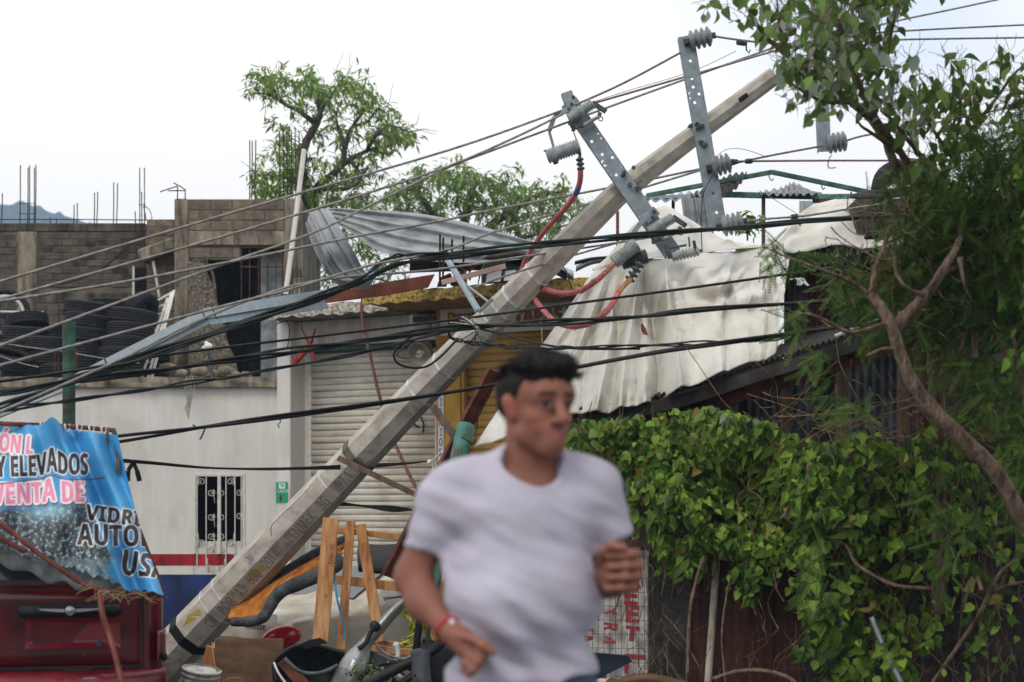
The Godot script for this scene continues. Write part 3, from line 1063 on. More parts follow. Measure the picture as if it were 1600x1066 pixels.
func build_tyres() -> void:
	var proto := tyre_mesh(0.3, 0.19)
	var wide := tyre_mesh(0.33, 0.215)
	var g := "old tyres piled on the flat roof"
	var list := [
		# x, y, depth, tilt about z, tilt about x, wide, label
		[133, 481, 23.2, -0.2, -0.1, 0, "topmost tilted tyre of the pile behind the green post"],
		[138, 503, 23.1, -0.16, 0.0, 1, "second tyre down, sloping, behind the green post"],
		[134, 525, 23.0, -0.08, 0.0, 1, "third tyre down in the stack behind the green post"],
		[131, 547, 23.0, 0.0, 0.0, 1, "fourth tyre down in the stack behind the green post"],
		[133, 568, 23.0, 0.03, 0.0, 1, "lowest tyre in the stack behind the green post"],
		[168, 478, 24.0, -0.04, 0.05, 0, "topmost tyre of the rear stack in the middle"],
		[172, 497, 24.0, 0.0, 0.0, 0, "second tyre of the rear stack in the middle"],
		[172, 516, 24.0, 0.0, 0.0, 0, "third tyre of the rear stack in the middle"],
		[168, 535, 24.0, 0.0, 0.0, 0, "fourth tyre of the rear stack in the middle"],
		[170, 554, 24.0, 0.0, 0.0, 0, "fifth tyre of the rear stack in the middle"],
		[209, 496, 23.1, -0.12, 0.0, 1, "slanting top tyre of the stack beside the white ladder"],
		[203, 517, 23.0, -0.06, 0.0, 1, "second tyre of the stack beside the white ladder"],
		[196, 538, 22.9, -0.03, 0.0, 1, "third tyre of the stack beside the white ladder"],
		[189, 557, 22.8, -0.02, 0.0, 1, "fourth tyre of the stack beside the white ladder"],
		[186, 576, 22.8, 0.0, 0.0, 1, "lowest tyre of the stack beside the white ladder"],
		[219, 487, 23.6, -0.9, 1.25, 0, "tyre standing on edge on top of the ladder-side stack"],
		[42, 504, 23.4, -0.06, 0.28, 0, "tyre lying open-faced on top below the wheel rim"],
		[40, 523, 23.3, -0.05, 0.05, 1, "second tyre below the open-faced one near the wheel rim"],
		[34, 544, 23.2, 0.0, 0.0, 1, "third tyre below the open-faced one near the wheel rim"],
		[16, 562, 22.7, 0.05, 0.42, 1, "tyre tipped toward the street showing its dark hole"],
		[78, 540, 23.0, -0.05, 0.0, 1, "low broad tyre in the gap before the green post"],
		[80, 562, 23.0, -0.02, 0.0, 1, "low tyre under the broad one before the green post"],
		[84, 520, 24.2, -0.02, 0.0, 0, "half-hidden tyre behind the low broad one"],
		[100, 582, 22.7, 0.0, 0.0, 1, "flat tyre on the roof edge at the foot of the green post"],
		[40, 582, 22.9, 0.0, 0.0, 1, "flat tyre on the roof edge below the tipped one"],
		[232, 560, 23.9, 0.1, 0.0, 0, "tyre in the shadow under the white ladder"],
		[230, 579, 23.8, 0.0, 0.0, 0, "lowest tyre in the shadow under the white ladder"],
		[-22, 540, 23.2, 0.1, 0.0, 1, "tyre cut by the edge of the picture above the van"],
		[-20, 563, 23.2, 0.0, 0.0, 1, "lower tyre cut by the edge of the picture above the van"],
	]
	for q in list:
		var o := MeshInstance3D.new()
		o.mesh = wide if q[5] else proto
		o.name = numbered("tyre")
		add_child(o)
		o.transform = Transform3D(Basis.from_euler(Vector3(q[4], rng.randf() * 6.0, 0)).rotated(Vector3.BACK, q[3]), at(q[0], q[1], q[2]))
		tag(o, q[6], "tyre", g)
	# big wheel with a pale rim, on edge
	var c := at(8, 492, 24.6)
	var wh := thing("standing_wheel", "big black wheel with a pale rim standing on edge among the tyres", "wheel", c - Vector3(0, 0.38, 0))
	var xf := Transform3D(Basis(Vector3.RIGHT, PI / 2), c)
	var ty := MB.new()
	ty.soft()
	var ring := []
	for i in 13:
		var a := TAU * i / 12.0
		ring.append(Vector2(0.345 + 0.04 * cos(a), 0.05 * sin(a)))
	ty.lathe(xf, ring, 36)
	part(wh, "tyre", ty, M("rubber"))
	var rm := MB.new()
	rm.soft()
	ring = []
	for i in 9:
		var a := TAU * i / 8.0
		ring.append(Vector2(0.275 + 0.028 * cos(a), 0.035 * sin(a)))
	rm.lathe(xf, ring, 36)
	part(wh, "rim", rm, M("white_metal"))
	var hub := MB.new()
	hub.ball(c, Vector3(0.07, 0.07, 0.04), 10)
	part(wh, "hub", hub, M("car_black"))
	for i in 10:
		var a := TAU * i / 10.0
		var s := MB.new()
		s.tube(PackedVector3Array([c + Vector3(cos(a), sin(a), 0) * 0.06, c + Vector3(cos(a), sin(a), 0) * 0.26]), 0.01, 4)
		part(wh, "spoke", s, M("iron"))
	var rods := thing("rod_railing", "thin iron rods and a pale bar standing before the big wheel", "railing", at(30, 520, 23.9))
	for px in [0, 11, 26, 72, 92]:
		var b := MB.new()
		b.tube(path3([[px, 545, 23.9], [px, 474 + (px % 7) * 2, 23.9]]), 0.01, 4)
		part(rods, "rod", b, M("rebar"))
	var pb := MB.new()
	pb.tube(path3([[-10, 487, 23.85], [67, 488, 23.85]]), 0.014, 5)
	part(rods, "pale_bar", pb, M("white_metal"))
	for py in [507, 522]:
		var b := MB.new()
		b.tube(path3([[-8, py, 23.9], [100, py + 2, 23.9]]), 0.008, 4)
		part(rods, "rod", b, M("rebar"))
	var st := thing("rod_stubs", "short rusty rods standing up around the green post on the roof", "rebar", at(105, 590, 22.3))
	for q in [[85, 580, 552], [91, 585, 556], [121, 575, 546], [119, 580, 548]]:
		var b := MB.new()
		b.tube(path3([[q[0], q[1], 22.3], [q[0] + 0.5, q[2], 22.3]]), 0.009, 4)
		part(st, "rod", b, M("rust"))
	# thin stray strings across the tyres
	for q in [[[0, 536], [60, 545], [97, 549], [160, 560], [218, 568]], [[0, 557], [30, 567], [60, 574]]]:
		var b := MB.new()
		var pts := []
		for e in q:
			pts.append([e[0], e[1], 22.2])
		b.tube(smooth(path3(pts), 3), 0.008, 4)
		solid("stray_string", b, M("bare_wire"), ["long pale string slanting across the tyre pile to the ladder", "short pale string across the tipped tyre"][0 if q.size() == 5 else 1], "string")


# ---- the shops: the front runs toward the street on the right; s along it, o out of it ----
const WX := 0.883
const WZ := 0.47


func shop(s: float, y: float, o := 0.0) -> Vector3:
	return Vector3(-2.83 + WX * s - WZ * o, y, -20.0 + WZ * s + WX * o)


# s at which the plane at distance o shows at pixel column px, and the height seen at row py there
func s_at(px: float, o := 0.0) -> float:
	var k := (px - 800.0) / F
	return (k * (20.0 - WX * o) + 2.83 + WZ * o) / (WX + k * WZ)


func y_at(px: float, py: float, o := 0.0) -> float:
	return EYE + (HZ - py) / F * (20.0 - WZ * s_at(px, o) - WX * o)


func shop_box(b: MB, s0: float, s1: float, y0: float, y1: float, o0: float, o1: float, ch := 0.0) -> void:
	var bs := Basis(Vector3(WX, 0, WZ), Vector3.UP, Vector3(-WZ, 0, WX))
	b.box(Transform3D(bs, shop((s0 + s1) / 2, (y0 + y1) / 2, (o0 + o1) / 2)), Vector3(s1 - s0, y1 - y0, absf(o1 - o0)), ch)


func shop_part(o: Node3D, called: String, s0: float, s1: float, y0: float, y1: float, o0: float, o1: float, m: Material, ch := 0.006) -> MeshInstance3D:
	var b := MB.new()
	shop_box(b, s0, s1, y0, y1, o0, o1, ch)
	return part(o, called, b, m)


# roller shutter of curved slats; every slat is a piece of its own
func shutter(o: Node3D, s0: float, s1: float, y0: float, y1: float, out: float, m: Material, pitch := 0.078) -> void:
	var sh := Node3D.new()
	sh.name = "roller_shutter"
	o.add_child(sh)
	sh.position = shop((s0 + s1) / 2, 0.0, out) - origin_of(o)
	var mb := MB.new()
	mb.soft()
	var prof := [Vector2(-0.5, 0.0), Vector2(-0.46, 0.010), Vector2(-0.25, 0.017), Vector2(0.1, 0.019), Vector2(0.36, 0.013), Vector2(0.42, 0.002), Vector2(0.5, 0.0)]
	var bs := Basis(Vector3(WX, 0, WZ), Vector3.UP, Vector3(-WZ, 0, WX))
	mb.sheet(func(u: float, v: float) -> Vector3:
		var k := clampi(int(round(v * 6.0)), 0, 6)
		var q: Vector2 = prof[6 - k]
		return bs * Vector3((u - 0.5) * (s1 - s0), q.x * pitch, q.y), 1, 6, 0.004)
	var slat := mb.done(m)
	var n := int((y1 - y0) / pitch)
	for i in n:
		var p := shop((s0 + s1) / 2, y1 - (i + 0.5) * pitch, out)
		piece(sh, "slat", slat, Transform3D(Basis.from_euler(Vector3(rng.randf_range(-0.02, 0.02), 0, rng.randf_range(-0.0012, 0.0012))), p + Vector3(-WZ, 0, WX) * rng.randf_range(-0.002, 0.002)))


func build_shop() -> void:
	var a := thing("white_shop", "white shop with a long cream roller shutter and weathered roof slab", "shop", shop(1.2, GY, 0))
	var top := 3.86
	# pillar, wall over the shutter
	shop_part(a, "pillar", 0.0, 0.2, GY, top - 0.13, -0.34, 0.0, M("plaster"), 0.01)
	var s1 := s_at(478, -0.3)
	var s2 := s_at(690, -0.3)
	var hy := y_at(560, 548, -0.28)
	var w := MB.new()
	shop_box(w, 0.2, s2 + 0.05, hy + 0.06, top - 0.13, -0.34, -0.12)
	part(a, "wall_over_shutter", w, M("plaster_dirty"))
	var sidew := MB.new()
	shop_box(sidew, 0.2, 0.3, GY, hy + 0.06, -0.40, -0.3)
	shop_box(sidew, s2 - 0.04, s2 + 0.06, GY, hy + 0.06, -0.34, -0.22)
	part(a, "door_post", sidew, M("white_metal"))
	shop_part(a, "header_box", 0.3, s2 - 0.04, hy, hy + 0.058, -0.36, -0.16, M("green_paint"), 0.004)
	shutter(a, 0.3, s2 - 0.04, GY, hy, -0.3, M("shutter_white"))
	# the slab above the white shop
	var sl := MB.new()
	sl.sheet(func(u: float, v: float) -> Vector3:
		var s := lerpf(0.05, s_at(592, 0.55), u)
		return shop(s, lerpf(top + 0.01 * sin(s * 17.0), top - 0.13 + 0.02 * sin(s * 23.0) * sin(s * 9.0), v), 0.36 + 0.006 * sin(s * 31.0 + v * 3.0)), 70, 3, 0.03)
	part(a, "slab_edge", sl, M("white_edge"))
	var sb := MB.new()
	shop_box(sb, 0.06, s_at(592, 0.55), top - 0.12, top - 0.015, -3.9, 0.335)
	part(a, "roof_slab", sb, M("old_concrete"))
	# back of the building, closed
	var bk := MB.new()
	shop_box(bk, 0.0, 4.3, GY, top - 0.1, -4.2, -4.0)
	shop_box(bk, 0.0, 0.15, GY, top - 0.14, -4.0, -0.35)
	part(a, "rear_wall", bk, M("plaster_dirty"))

	var b := thing("yellow_shop", "yellow repair shop with painted sign, yellow roller shutter and rough yellow eave", "shop", shop(3.2, GY, 0))
	var q0 := s_at(566, 0.9)
	var q1 := s_at(945, 0.9)
	var f := MB.new()
	f.sheet(func(u: float, v: float) -> Vector3:
		var s := lerpf(q0, q1, u)
		return shop(s, lerpf(3.86 + 0.012 * sin(s * 19.0) * sin(s * 7.0), 3.735 + 0.012 * sin(s * 27.0), v), 0.9 + 0.005 * sin(s * 33.0 + v * 4.0)), 110, 4, 0.03)
	part(b, "eave_edge", f, M("yellow_edge"))
	var so := MB.new()
	shop_box(so, q0 + 0.02, q1 - 0.02, 3.75, 3.84, -3.9, 0.88)
	part(b, "roof_slab", so, M("soffit"))
	# wall, pillar and shutter
	var p0 := s_at(681, 0.02)
	var p1 := s_at(719, 0.02)
	var e1 := 4.6
	var sy := y_at(790, 520, -0.1)
	shop_part(b, "pillar", p0, p1, GY, 3.75, -0.3, 0.02, M("yellow_wall"), 0.006)
	shop_part(b, "wall_over_shutter", p1, e1, sy + 0.03, 3.75, -0.3, 0.0, M("plaster_dirty"), 0)
	shop_part(b, "side_wall", e1 - 0.9, e1, GY, sy + 0.03, -0.3, -0.01, M("yellow_wall"), 0)
	shutter(b, p1, e1 - 0.9, GY, sy + 0.02, -0.1, M("shutter_yellow"), 0.083)
	shop_part(b, "door_post", p1, p1 + 0.04, GY, sy, -0.09, 0.0, M("shutter_yellow"))
	# painted sign along the top
	var im := Image.create(1024, 220, false, Image.FORMAT_RGB8)
	im.fill(Color.html("c9c6bd"))
	for k in 220:
		var c := Color.html("bdb9ae")
		im.fill_rect(Rect2i(int(rng.randf() * 1000), int(rng.randf() * 214), int(rng.randf() * 60) + 6, int(rng.randf() * 4) + 1), c)
	write(im, "Reparación", Vector2(66, 150), 118, Color.html("4f8f35"), -0.03, 0.52, null, 12.0)
	write(im, "Reparación", Vector2(66, 150), 118, Color.html("2a1d18"), -0.03, 0.52, null, 5.0)
	write(im, "Reparación", Vector2(66, 150), 118, Color.html("d2701f"), -0.03, 0.52)
	write(im, "Reparación", Vector2(66, 140), 90, Color.html("d9a13a"), -0.03, 0.68)
	write(im, "TAPAS", Vector2(520, 168), 118, Color.html("3f9a4a"), -0.03, 0.7, null, 9.0)
	write(im, "TAPAS", Vector2(520, 168), 118, Color.html("b03440"), -0.03, 0.7, null, 2.0)
	write(im, "y", Vector2(812, 150), 60, Color.html("2f5a3a"), -0.03, 0.8)
	write(im, "FU", Vector2(868, 152), 112, Color.html("3f7fa8"), -0.03, 0.7, null, 2.0)
	var b0 := s_at(688, 0.04)
	var b1 := s_at(922, 0.04)
	var yb := y_at(760, 521, 0.03)
	var sg := MB.new()
	textured_plate(sg, shop(b0, 3.745, 0.04), shop(b1, yb, 0.04), 0.012)
	part(b, "painted_sign", sg, picture("shop_sign", im, 0.85))
	# upright lettering on the pillar
	var iv := Image.create(64, 1024, false, Image.FORMAT_RGB8)
	iv.fill(Color.html("cfcdc4"))
	write(iv, "de", Vector2(8, 290), 62, Color.html("b8323a"), 0.0, 0.62)
	var y := 390.0
	for ch in ["V", "I", "D", "R", "I", "O", "S"]:
		write(iv, ch, Vector2(12 if ch != "I" else 24, y), 76, Color.html("3f86bd"), 0.0, 0.62, null, 2.0)
		y += 96.0
	var v0 := s_at(684, 0.04)
	var v1 := s_at(692.5, 0.04)
	var sv := MB.new()
	textured_plate(sv, shop(v0, y_at(688, 556, 0.04), 0.034), shop(v1, y_at(688, 722, 0.04), 0.034), 0.012)
	part(b, "upright_lettering", sv, picture("upright_sign", iv, 0.85))
	# dark green bar on the wall, and a little bracket
	var gb := MB.new()
	gb.bar(shop(s_at(508, -0.1), y_at(508, 491, -0.1), -0.1), shop(s_at(556, -0.1), y_at(556, 494.5, -0.1), -0.02), 0.018, 0.018)
	solid("wall_rod", gb, M("green_steel"), "short dark green rod sticking out of the white wall above the shutter", "rod")
	var br := thing("wall_bracket", "rusty flat bracket under the yellow eave next to the loudspeaker", "bracket", shop(s_at(665, -0.1), 3.5, -0.1))
	var bb := MB.new()
	shop_box(bb, s_at(652, -0.05), s_at(686, -0.05), y_at(668, 504, -0.05), y_at(668, 496, -0.05), -0.12, 0.06, 0.003)
	part(br, "plate", bb, M("wood_old"))
	var bt := MB.new()
	for px in [670.0, 674.0]:
		bt.tube(PackedVector3Array([shop(s_at(px, 0.0), y_at(px, 480, 0.0), 0.0), shop(s_at(px, 0.0), y_at(px, 520, 0.0), 0.0)]), 0.008, 5)
	part(br, "rod", bt, M("iron"))
	# round lamp with a spiral bulb
	var lc := shop(s_at(660, 0.1), y_at(660, 549, 0.1), 0.1)
	var dir := Vector3(-0.35, -0.45, 0.82).normalized()
	var bas := Basis(Quaternion(Vector3.UP, dir))
	var lamp := thing("wall_lamp", "cream bell-shaped lamp with a white spiral bulb above the cream shutter", "lamp", lc)
	var shell := MB.new()
	shell.soft()
	shell.lathe(Transform3D(bas, lc), [Vector2(0.03, -0.16), Vector2(0.06, -0.15), Vector2(0.085, -0.08), Vector2(0.125, 0.02), Vector2(0.142, 0.08), Vector2(0.145, 0.1), Vector2(0.138, 0.1), Vector2(0.11, 0.02), Vector2(0.07, -0.08), Vector2(0.0, -0.1)], 20)
	part(lamp, "shell", shell, M("lamp_shell"))
	var bulb := MB.new()
	bulb.soft()
	var pts := PackedVector3Array()
	for i in 40:
		var t := i / 39.0
		pts.append(lc + bas * Vector3(cos(t * 16.0) * 0.028, 0.02 + t * 0.1, sin(t * 16.0) * 0.028))
	bulb.tube(pts, 0.01, 6)
	part(lamp, "spiral_bulb", bulb, M("plastic_white"))
	var arm := MB.new()
	arm.tube(smooth(PackedVector3Array([lc - dir * 0.14, lc - dir * 0.2 + Vector3(0.05, 0.02, -0.05), shop(s_at(684, 0.0), lc.y + 0.02, 0.0)])), 0.014, 6)
	part(lamp, "arm", arm, M("iron"))
	# red wrench-like clamp hung on the pillar
	var rr := thing("red_clamp", "red jointed iron clamp hanging on the white shop pillar", "clamp", shop(s_at(475, 0.06), 3.3, 0.06))
	for q in [[[470, 512], [480, 531], [490, 558], [491, 566], 0.016], [[493, 513], [487, 534], [483, 540], [473, 550], 0.019], [[484, 538], [478, 548], [466, 562], [458, 571], 0.034], [[455, 556], [458, 564], [461, 570], [464, 572], 0.014]]:
		var m := MB.new()
		var pp := PackedVector3Array()
		for i in 4:
			pp.append(shop(s_at(q[i][0], 0.1), y_at(q[i][0], q[i][1], 0.1), 0.1))
		m.tube(pp, [q[4] * 0.5, q[4], q[4], q[4] * 0.6], 6)
		part(rr, "jaw" if q[4] < 0.03 else "body", m, M("red_rag"))
	var hw := MB.new()
	hw.tube(PackedVector3Array([shop(s_at(472, 0.1), y_at(472, 515, 0.1), 0.1), shop(s_at(472, 0.1), 3.78, 0.1)]), 0.003, 4)
	part(rr, "hanging_wire", hw, M("black_cable"))
	# small wire hook low on the pillar, thin cable at its corner
	var hk := MB.new()
	hk.tube(smooth(path3([[437, 652, 19.7], [438, 660, 19.7], [434, 664, 19.7], [437, 669, 19.7]])), 0.006, 4)
	solid("wire_hook", hk, M("black_cable"), "tiny wire hook hanging under the cables on the pillar", "hook")
	var tc := MB.new()
	tc.tube(smooth(path3([[432, 507, 19.6], [443, 502, 19.6], [450, 505, 19.6], [452, 520, 19.6], [449, 545, 19.6]])), 0.007, 4)
	solid("corner_cable", tc, M("black_cable"), "thin cable bending round the top corner of the white pillar", "cable")
	# small conduit with wires below the shutter lamp
	for q in [[[642, 650], [648, 664], [655, 668]], [[658, 652], [662, 664], [661, 676]]]:
		var m := MB.new()
		var pp := PackedVector3Array()
		for e in q:
			pp.append(shop(s_at(e[0], -0.2), y_at(e[0], e[1], -0.2), -0.2))
		m.tube(pp, 0.012, 5)
		solid("wire_stub", m, M("black_cable"), "black wire stub %s on the cream shutter under the concrete pole" % ("bent like an elbow" if q[0][0] == 642 else "hanging straight"), "cable", "wire stubs on the shutter")


# ---- the fallen concrete pole with its crossarms ----
const POLE := [[176, 1120, 14.65], [246, 1046, 14.5], [297, 992, 14.4], [415, 868, 14.15], [545, 730, 13.85], [678, 591, 13.5], [820, 447, 13.0], [962, 306, 12.62], [1003, 273, 12.6], [1105, 196, 12.46], [1211, 118, 12.35]]


# a point on the pole axis by photo column, with the direction up along it
func pole_at(px: float) -> Array:
	for i in POLE.size() - 1:
		if px <= POLE[i + 1][0] or i == POLE.size() - 2:
			var a: Array = POLE[i]
			var b: Array = POLE[i + 1]
			var t: float = (px - a[0]) / (b[0] - a[0])
			var p := at(a[0], a[1], a[2])
			var q := at(b[0], b[1], b[2])
			return [p.lerp(q, t), (q - p).normalized(), pole_r(px)]
	return []


func pole_r(px: float) -> float:
	var keys := [[176, 0.205], [246, 0.2], [371, 0.188], [545, 0.158], [820, 0.115], [982, 0.09], [1105, 0.074], [1211, 0.067]]
	for i in keys.size() - 1:
		if px <= keys[i + 1][0]:
			return remap(px, keys[i][0], keys[i + 1][0], keys[i][1], keys[i + 1][1])
	return 0.067


# the frame of the pole at px: axis, direction to the street, downward side
func pole_frame(px: float) -> Basis:
	var q := pole_at(px)
	var t: Vector3 = q[1]
	var c := Vector3(0, 0, 1)
	c = (c - t * t.dot(c)).normalized()
	return Basis(t, c, t.cross(c))


# band round the pole
func pole_band(o: Node3D, px: float, w: float, m: Material, called := "steel_band", lift := 0.004) -> void:
	var q := pole_at(px)
	var fr := pole_frame(px)
	var b := MB.new()
	var pts := PackedVector3Array([q[0] - fr.x * w / 2, q[0] + fr.x * w / 2])
	var ring := []
	for e in pts:
		var r := PackedVector3Array()
		for k in 17:
			var a := TAU * k / 16.0
			var oct := cos(PI / 8) / cos(fposmod(a, PI / 4) - PI / 8)
			r.append(e + (fr.y * cos(a) + fr.z * sin(a)) * (float(q[2]) * oct + lift))
		ring.append(r)
	b.sheet_grid([ring[1], ring[0]], 0.0)
	for k in 16:
		var m0: Vector3 = q[0]
		for e in 2:
			var p: Vector3 = ring[e][k]
			var p2: Vector3 = ring[e][k + 1]
			b.quad(p, p2, p2.lerp(m0, 0.06), p.lerp(m0, 0.06))
	part(o, called, b, m)


func pole_text(o: Node3D, text: String, px: float, h: float, side: float, along := 0.0) -> void:
	var fr := pole_frame(px)
	var q := pole_at(px)
	var nrm: Vector3 = fr.y * cos(PI / 8) + fr.z * sin(PI / 8) * side
	var up: Vector3 = nrm.cross(fr.x).normalized()
	if up.y < 0.0:
		up = -up
	var b := MB.new()
	var tr := letter_tris(text, false)
	var hi := 0.0
	for p in tr:
		hi = maxf(hi, p.x)
	var c: Vector3 = q[0] + nrm * (float(q[2]) * cos(PI / 8) + 0.003) + fr.x * along
	for i in range(0, tr.size(), 3):
		var v := []
		for k in 3:
			v.append(c + fr.x * (tr[i + k].x - hi / 2) * h * 0.62 + up * (tr[i + k].y - 0.5) * h)
		b.tri_out(v[0], v[1], v[2], (v[0] + v[1] + v[2]) / 3.0 - nrm)
	part(o, "lettering", b, M("ink"))


# ribbed insulator along a line: n sheds of radius r
func insulator(o: Node3D, called: String, a: Vector3, b: Vector3, r: float, n: int, m: Material, core := 0.55) -> MeshInstance3D:
	var l := a.distance_to(b)
	var y := (b - a).normalized()
	var bs := Basis(Quaternion(Vector3.UP, y))
	var prof := [Vector2(0.0, 0.0), Vector2(r * core, 0.0)]
	for i in n:
		var y0 := l * (i + 0.1) / n
		var st := l / n
		prof.append_array([Vector2(r * core, y0), Vector2(r * 0.95, y0 + st * 0.25), Vector2(r, y0 + st * 0.42), Vector2(r * 0.93, y0 + st * 0.6), Vector2(r * core, y0 + st * 0.72)])
	prof.append_array([Vector2(r * core, l), Vector2(0.0, l)])
	var mb := MB.new()
	mb.soft()
	mb.lathe(Transform3D(bs, a), prof, 18)
	return part(o, called, mb, m)


# galvanized channel from a to b: its web faces the street, with bolt holes [along 0..1, across in metres], its flanges run behind
func channel(o: Node3D, called: String, a: Vector3, b: Vector3, w: float, deep := 0.05, holes := []) -> MeshInstance3D:
	var y := (b - a).normalized()
	var z := Vector3(0, 0, 1)
	z = (z - y * y.dot(z)).normalized()
	var x := y.cross(z)
	var l := a.distance_to(b)
	var mb := MB.new()
	for s in [-1.0, 1.0]:
		mb.box(Transform3D(Basis(x, y, z), (a + b) / 2 + x * s * (w / 2 - 0.003) - z * (deep / 2 + 0.003)), Vector3(0.006, l, deep - 0.006), 0.001)
	var t := 0.006
	var hw := w / 2
	var y0 := 0.0
	var r := 0.0115
	for q in holes + [[1.0, 0.0]]:
		var yc: float = q[0] * l
		var y1 := l if q[0] >= 1.0 else yc - 0.025
		if y1 > y0:
			mb.box(Transform3D(Basis(x, y, z), a + y * (y0 + y1) / 2 - z * t / 2), Vector3(w, y1 - y0, t))
		y0 = yc + 0.025
		if q[0] >= 1.0:
			continue
		var m := a + y * yc - z * t / 2
		for k in 16:
			var p := []
			for e in 2:
				var an := TAU * (k + e) / 16.0
				var d := Vector2(cos(an), sin(an))
				var c := Vector2(q[1], 0) + d * r
				# out to the edge of the cell
				var sx := 1e9 if absf(d.x) < 1e-4 else ((hw if d.x > 0 else -hw) - float(q[1])) / d.x
				var sy := 1e9 if absf(d.y) < 1e-4 else 0.025 / absf(d.y)
				var f := Vector2(q[1], 0) + d * minf(sx, sy)
				p.append([c, f])
			var v := []
			for zz in [t / 2, -t / 2]:
				v.append([m + x * p[0][0].x + y * p[0][0].y + z * zz, m + x * p[0][1].x + y * p[0][1].y + z * zz, m + x * p[1][1].x + y * p[1][1].y + z * zz, m + x * p[1][0].x + y * p[1][0].y + z * zz])
			mb.quad_out(v[0][0], v[0][1], v[0][2], v[0][3], v[0][0] - z)
			mb.quad_out(v[1][0], v[1][1], v[1][2], v[1][3], v[1][0] + z)
			mb.quad_out(v[0][0], v[1][0], v[1][3], v[0][3], m + x * p[0][0].x * 3.0 + y * p[0][0].y * 3.0 + x * float(q[1]) * -2.0)
			if k % 4 == 1:
				# fill the corner of the cell
				var cn := Vector2(hw * (1.0 if p[0][1].x > q[1] else -1.0), 0.025 * (1.0 if p[0][1].y + p[1][1].y > 0 else -1.0))
				for zz in [t / 2, -t / 2]:
					mb.tri_out(m + x * p[0][1].x + y * p[0][1].y + z * zz, m + x * cn.x + y * cn.y + z * zz, m + x * p[1][1].x + y * p[1][1].y + z * zz, m)
	return part(o, called, mb, M("galvanized"))


func bolt(o: Node3D, p: Vector3, r := 0.014) -> void:
	var b := MB.new()
	b.lathe(Transform3D(Basis(Vector3.RIGHT, PI / 2), p), [Vector2(0, -0.01), Vector2(r, -0.01), Vector2(r, 0.012), Vector2(0, 0.014)], 6)
	part(o, "bolt", b, M("iron"))


func build_pole() -> void:
	var o := thing("utility_pole", "long octagonal concrete power pole fallen slantwise onto the shops, with steel crossarms", "utility pole", at(180, 1115, 14.6))
	var pts := path3(POLE)
	var radii := []
	for q in POLE:
		radii.append(pole_r(q[0]))
	# eight flat faces, an edge turned to the street
	var sh := MB.new()
	sh.tube(pts, radii, 8, true, 0.0, Vector3(0, 0, 1))
	part(o, "shaft", sh, M("pole_concrete"))
	for q in [["CP", 340, -1], ["POR", 364, 0], ["13", 386, 0], ["600", 405, 0], ["2014", 432, 0], ["CENMEX", 478, 0], ["3G", 513, 0], ["97.1", 545, 0], ["2", 574, 0]]:
		pole_text(o, q[0], q[1] - 8.0, 0.1, 1.0)
	pole_text(o, "36", 408, 0.07, -1.0)
	for px in [318, 400]:
		var yq := pole_frame(px)
		var pp := pole_at(px)
		var ym := MB.new()
		var nn: Vector3 = yq.y * cos(PI / 8) + yq.z * sin(PI / 8) * (1.0 if px == 400 else -1.0)
		var side: Vector3 = nn.cross(yq.x)
		var base: Vector3 = pp[0] + nn * (float(pp[2]) * cos(PI / 8) + 0.0025)
		ym.tri_out(base + side * 0.05, base + yq.x * 0.12 + side * 0.02, base + yq.x * 0.1 - side * 0.035, pp[0])
		ym.tri_out(base + side * 0.05, base - yq.x * 0.09 + side * 0.01, base + yq.x * 0.05 - side * 0.03, pp[0])
		part(o, "yellow_paint_mark", ym, mk("yellow_mark", hx("a08f2c b5a23a"), 0.8))
	for px in [656, 697, 757, 771, 786, 803, 838]:
		pole_band(o, px, 0.022, M("steel_band"))
	for px in [338, 357, 520]:
		pole_band(o, px, 0.012, M("steel_band"), "wire_tie", 0.003)
	pole_band(o, 296, 0.085, M("black_strap"), "black_strap", 0.006)
	pole_band(o, 561, 0.07, M("grey_strap"), "grey_strap", 0.006)
	# loose end of white tape on the upper edge
	var tp := MB.new()
	tp.tube(smooth(path3([[424, 838, 13.9], [424, 822, 13.85], [436, 808, 13.8], [470, 775, 13.75], [488, 755, 13.72]])), 0.006, 5)
	part(o, "white_tape", tp, M("steel_band"))
	# crack where the top has bent
	for q in [[956, 268, 968, 290, 975, 300], [968, 262, 985, 276, 990, 296], [975, 285, 992, 290, 1003, 280]]:
		var ck := MB.new()
		ck.tube(path3([[q[0], q[1], 12.535], [q[2], q[3], 12.53], [q[4], q[5], 12.53]]), 0.006, 4)
		part(o, "crack", ck, M("ink"))
	# service socket near the top
	var so := MB.new()
	var pq := pole_at(1162)
	var pf := pole_frame(1162)
	so.box(Transform3D(Basis(pf.x, pf.y, pf.z), pq[0] + pf.y * 0.066), Vector3(0.08, 0.02, 0.035), 0.008)
	part(o, "dark_socket", so, M("car_black"))
	build_crossarms(o)


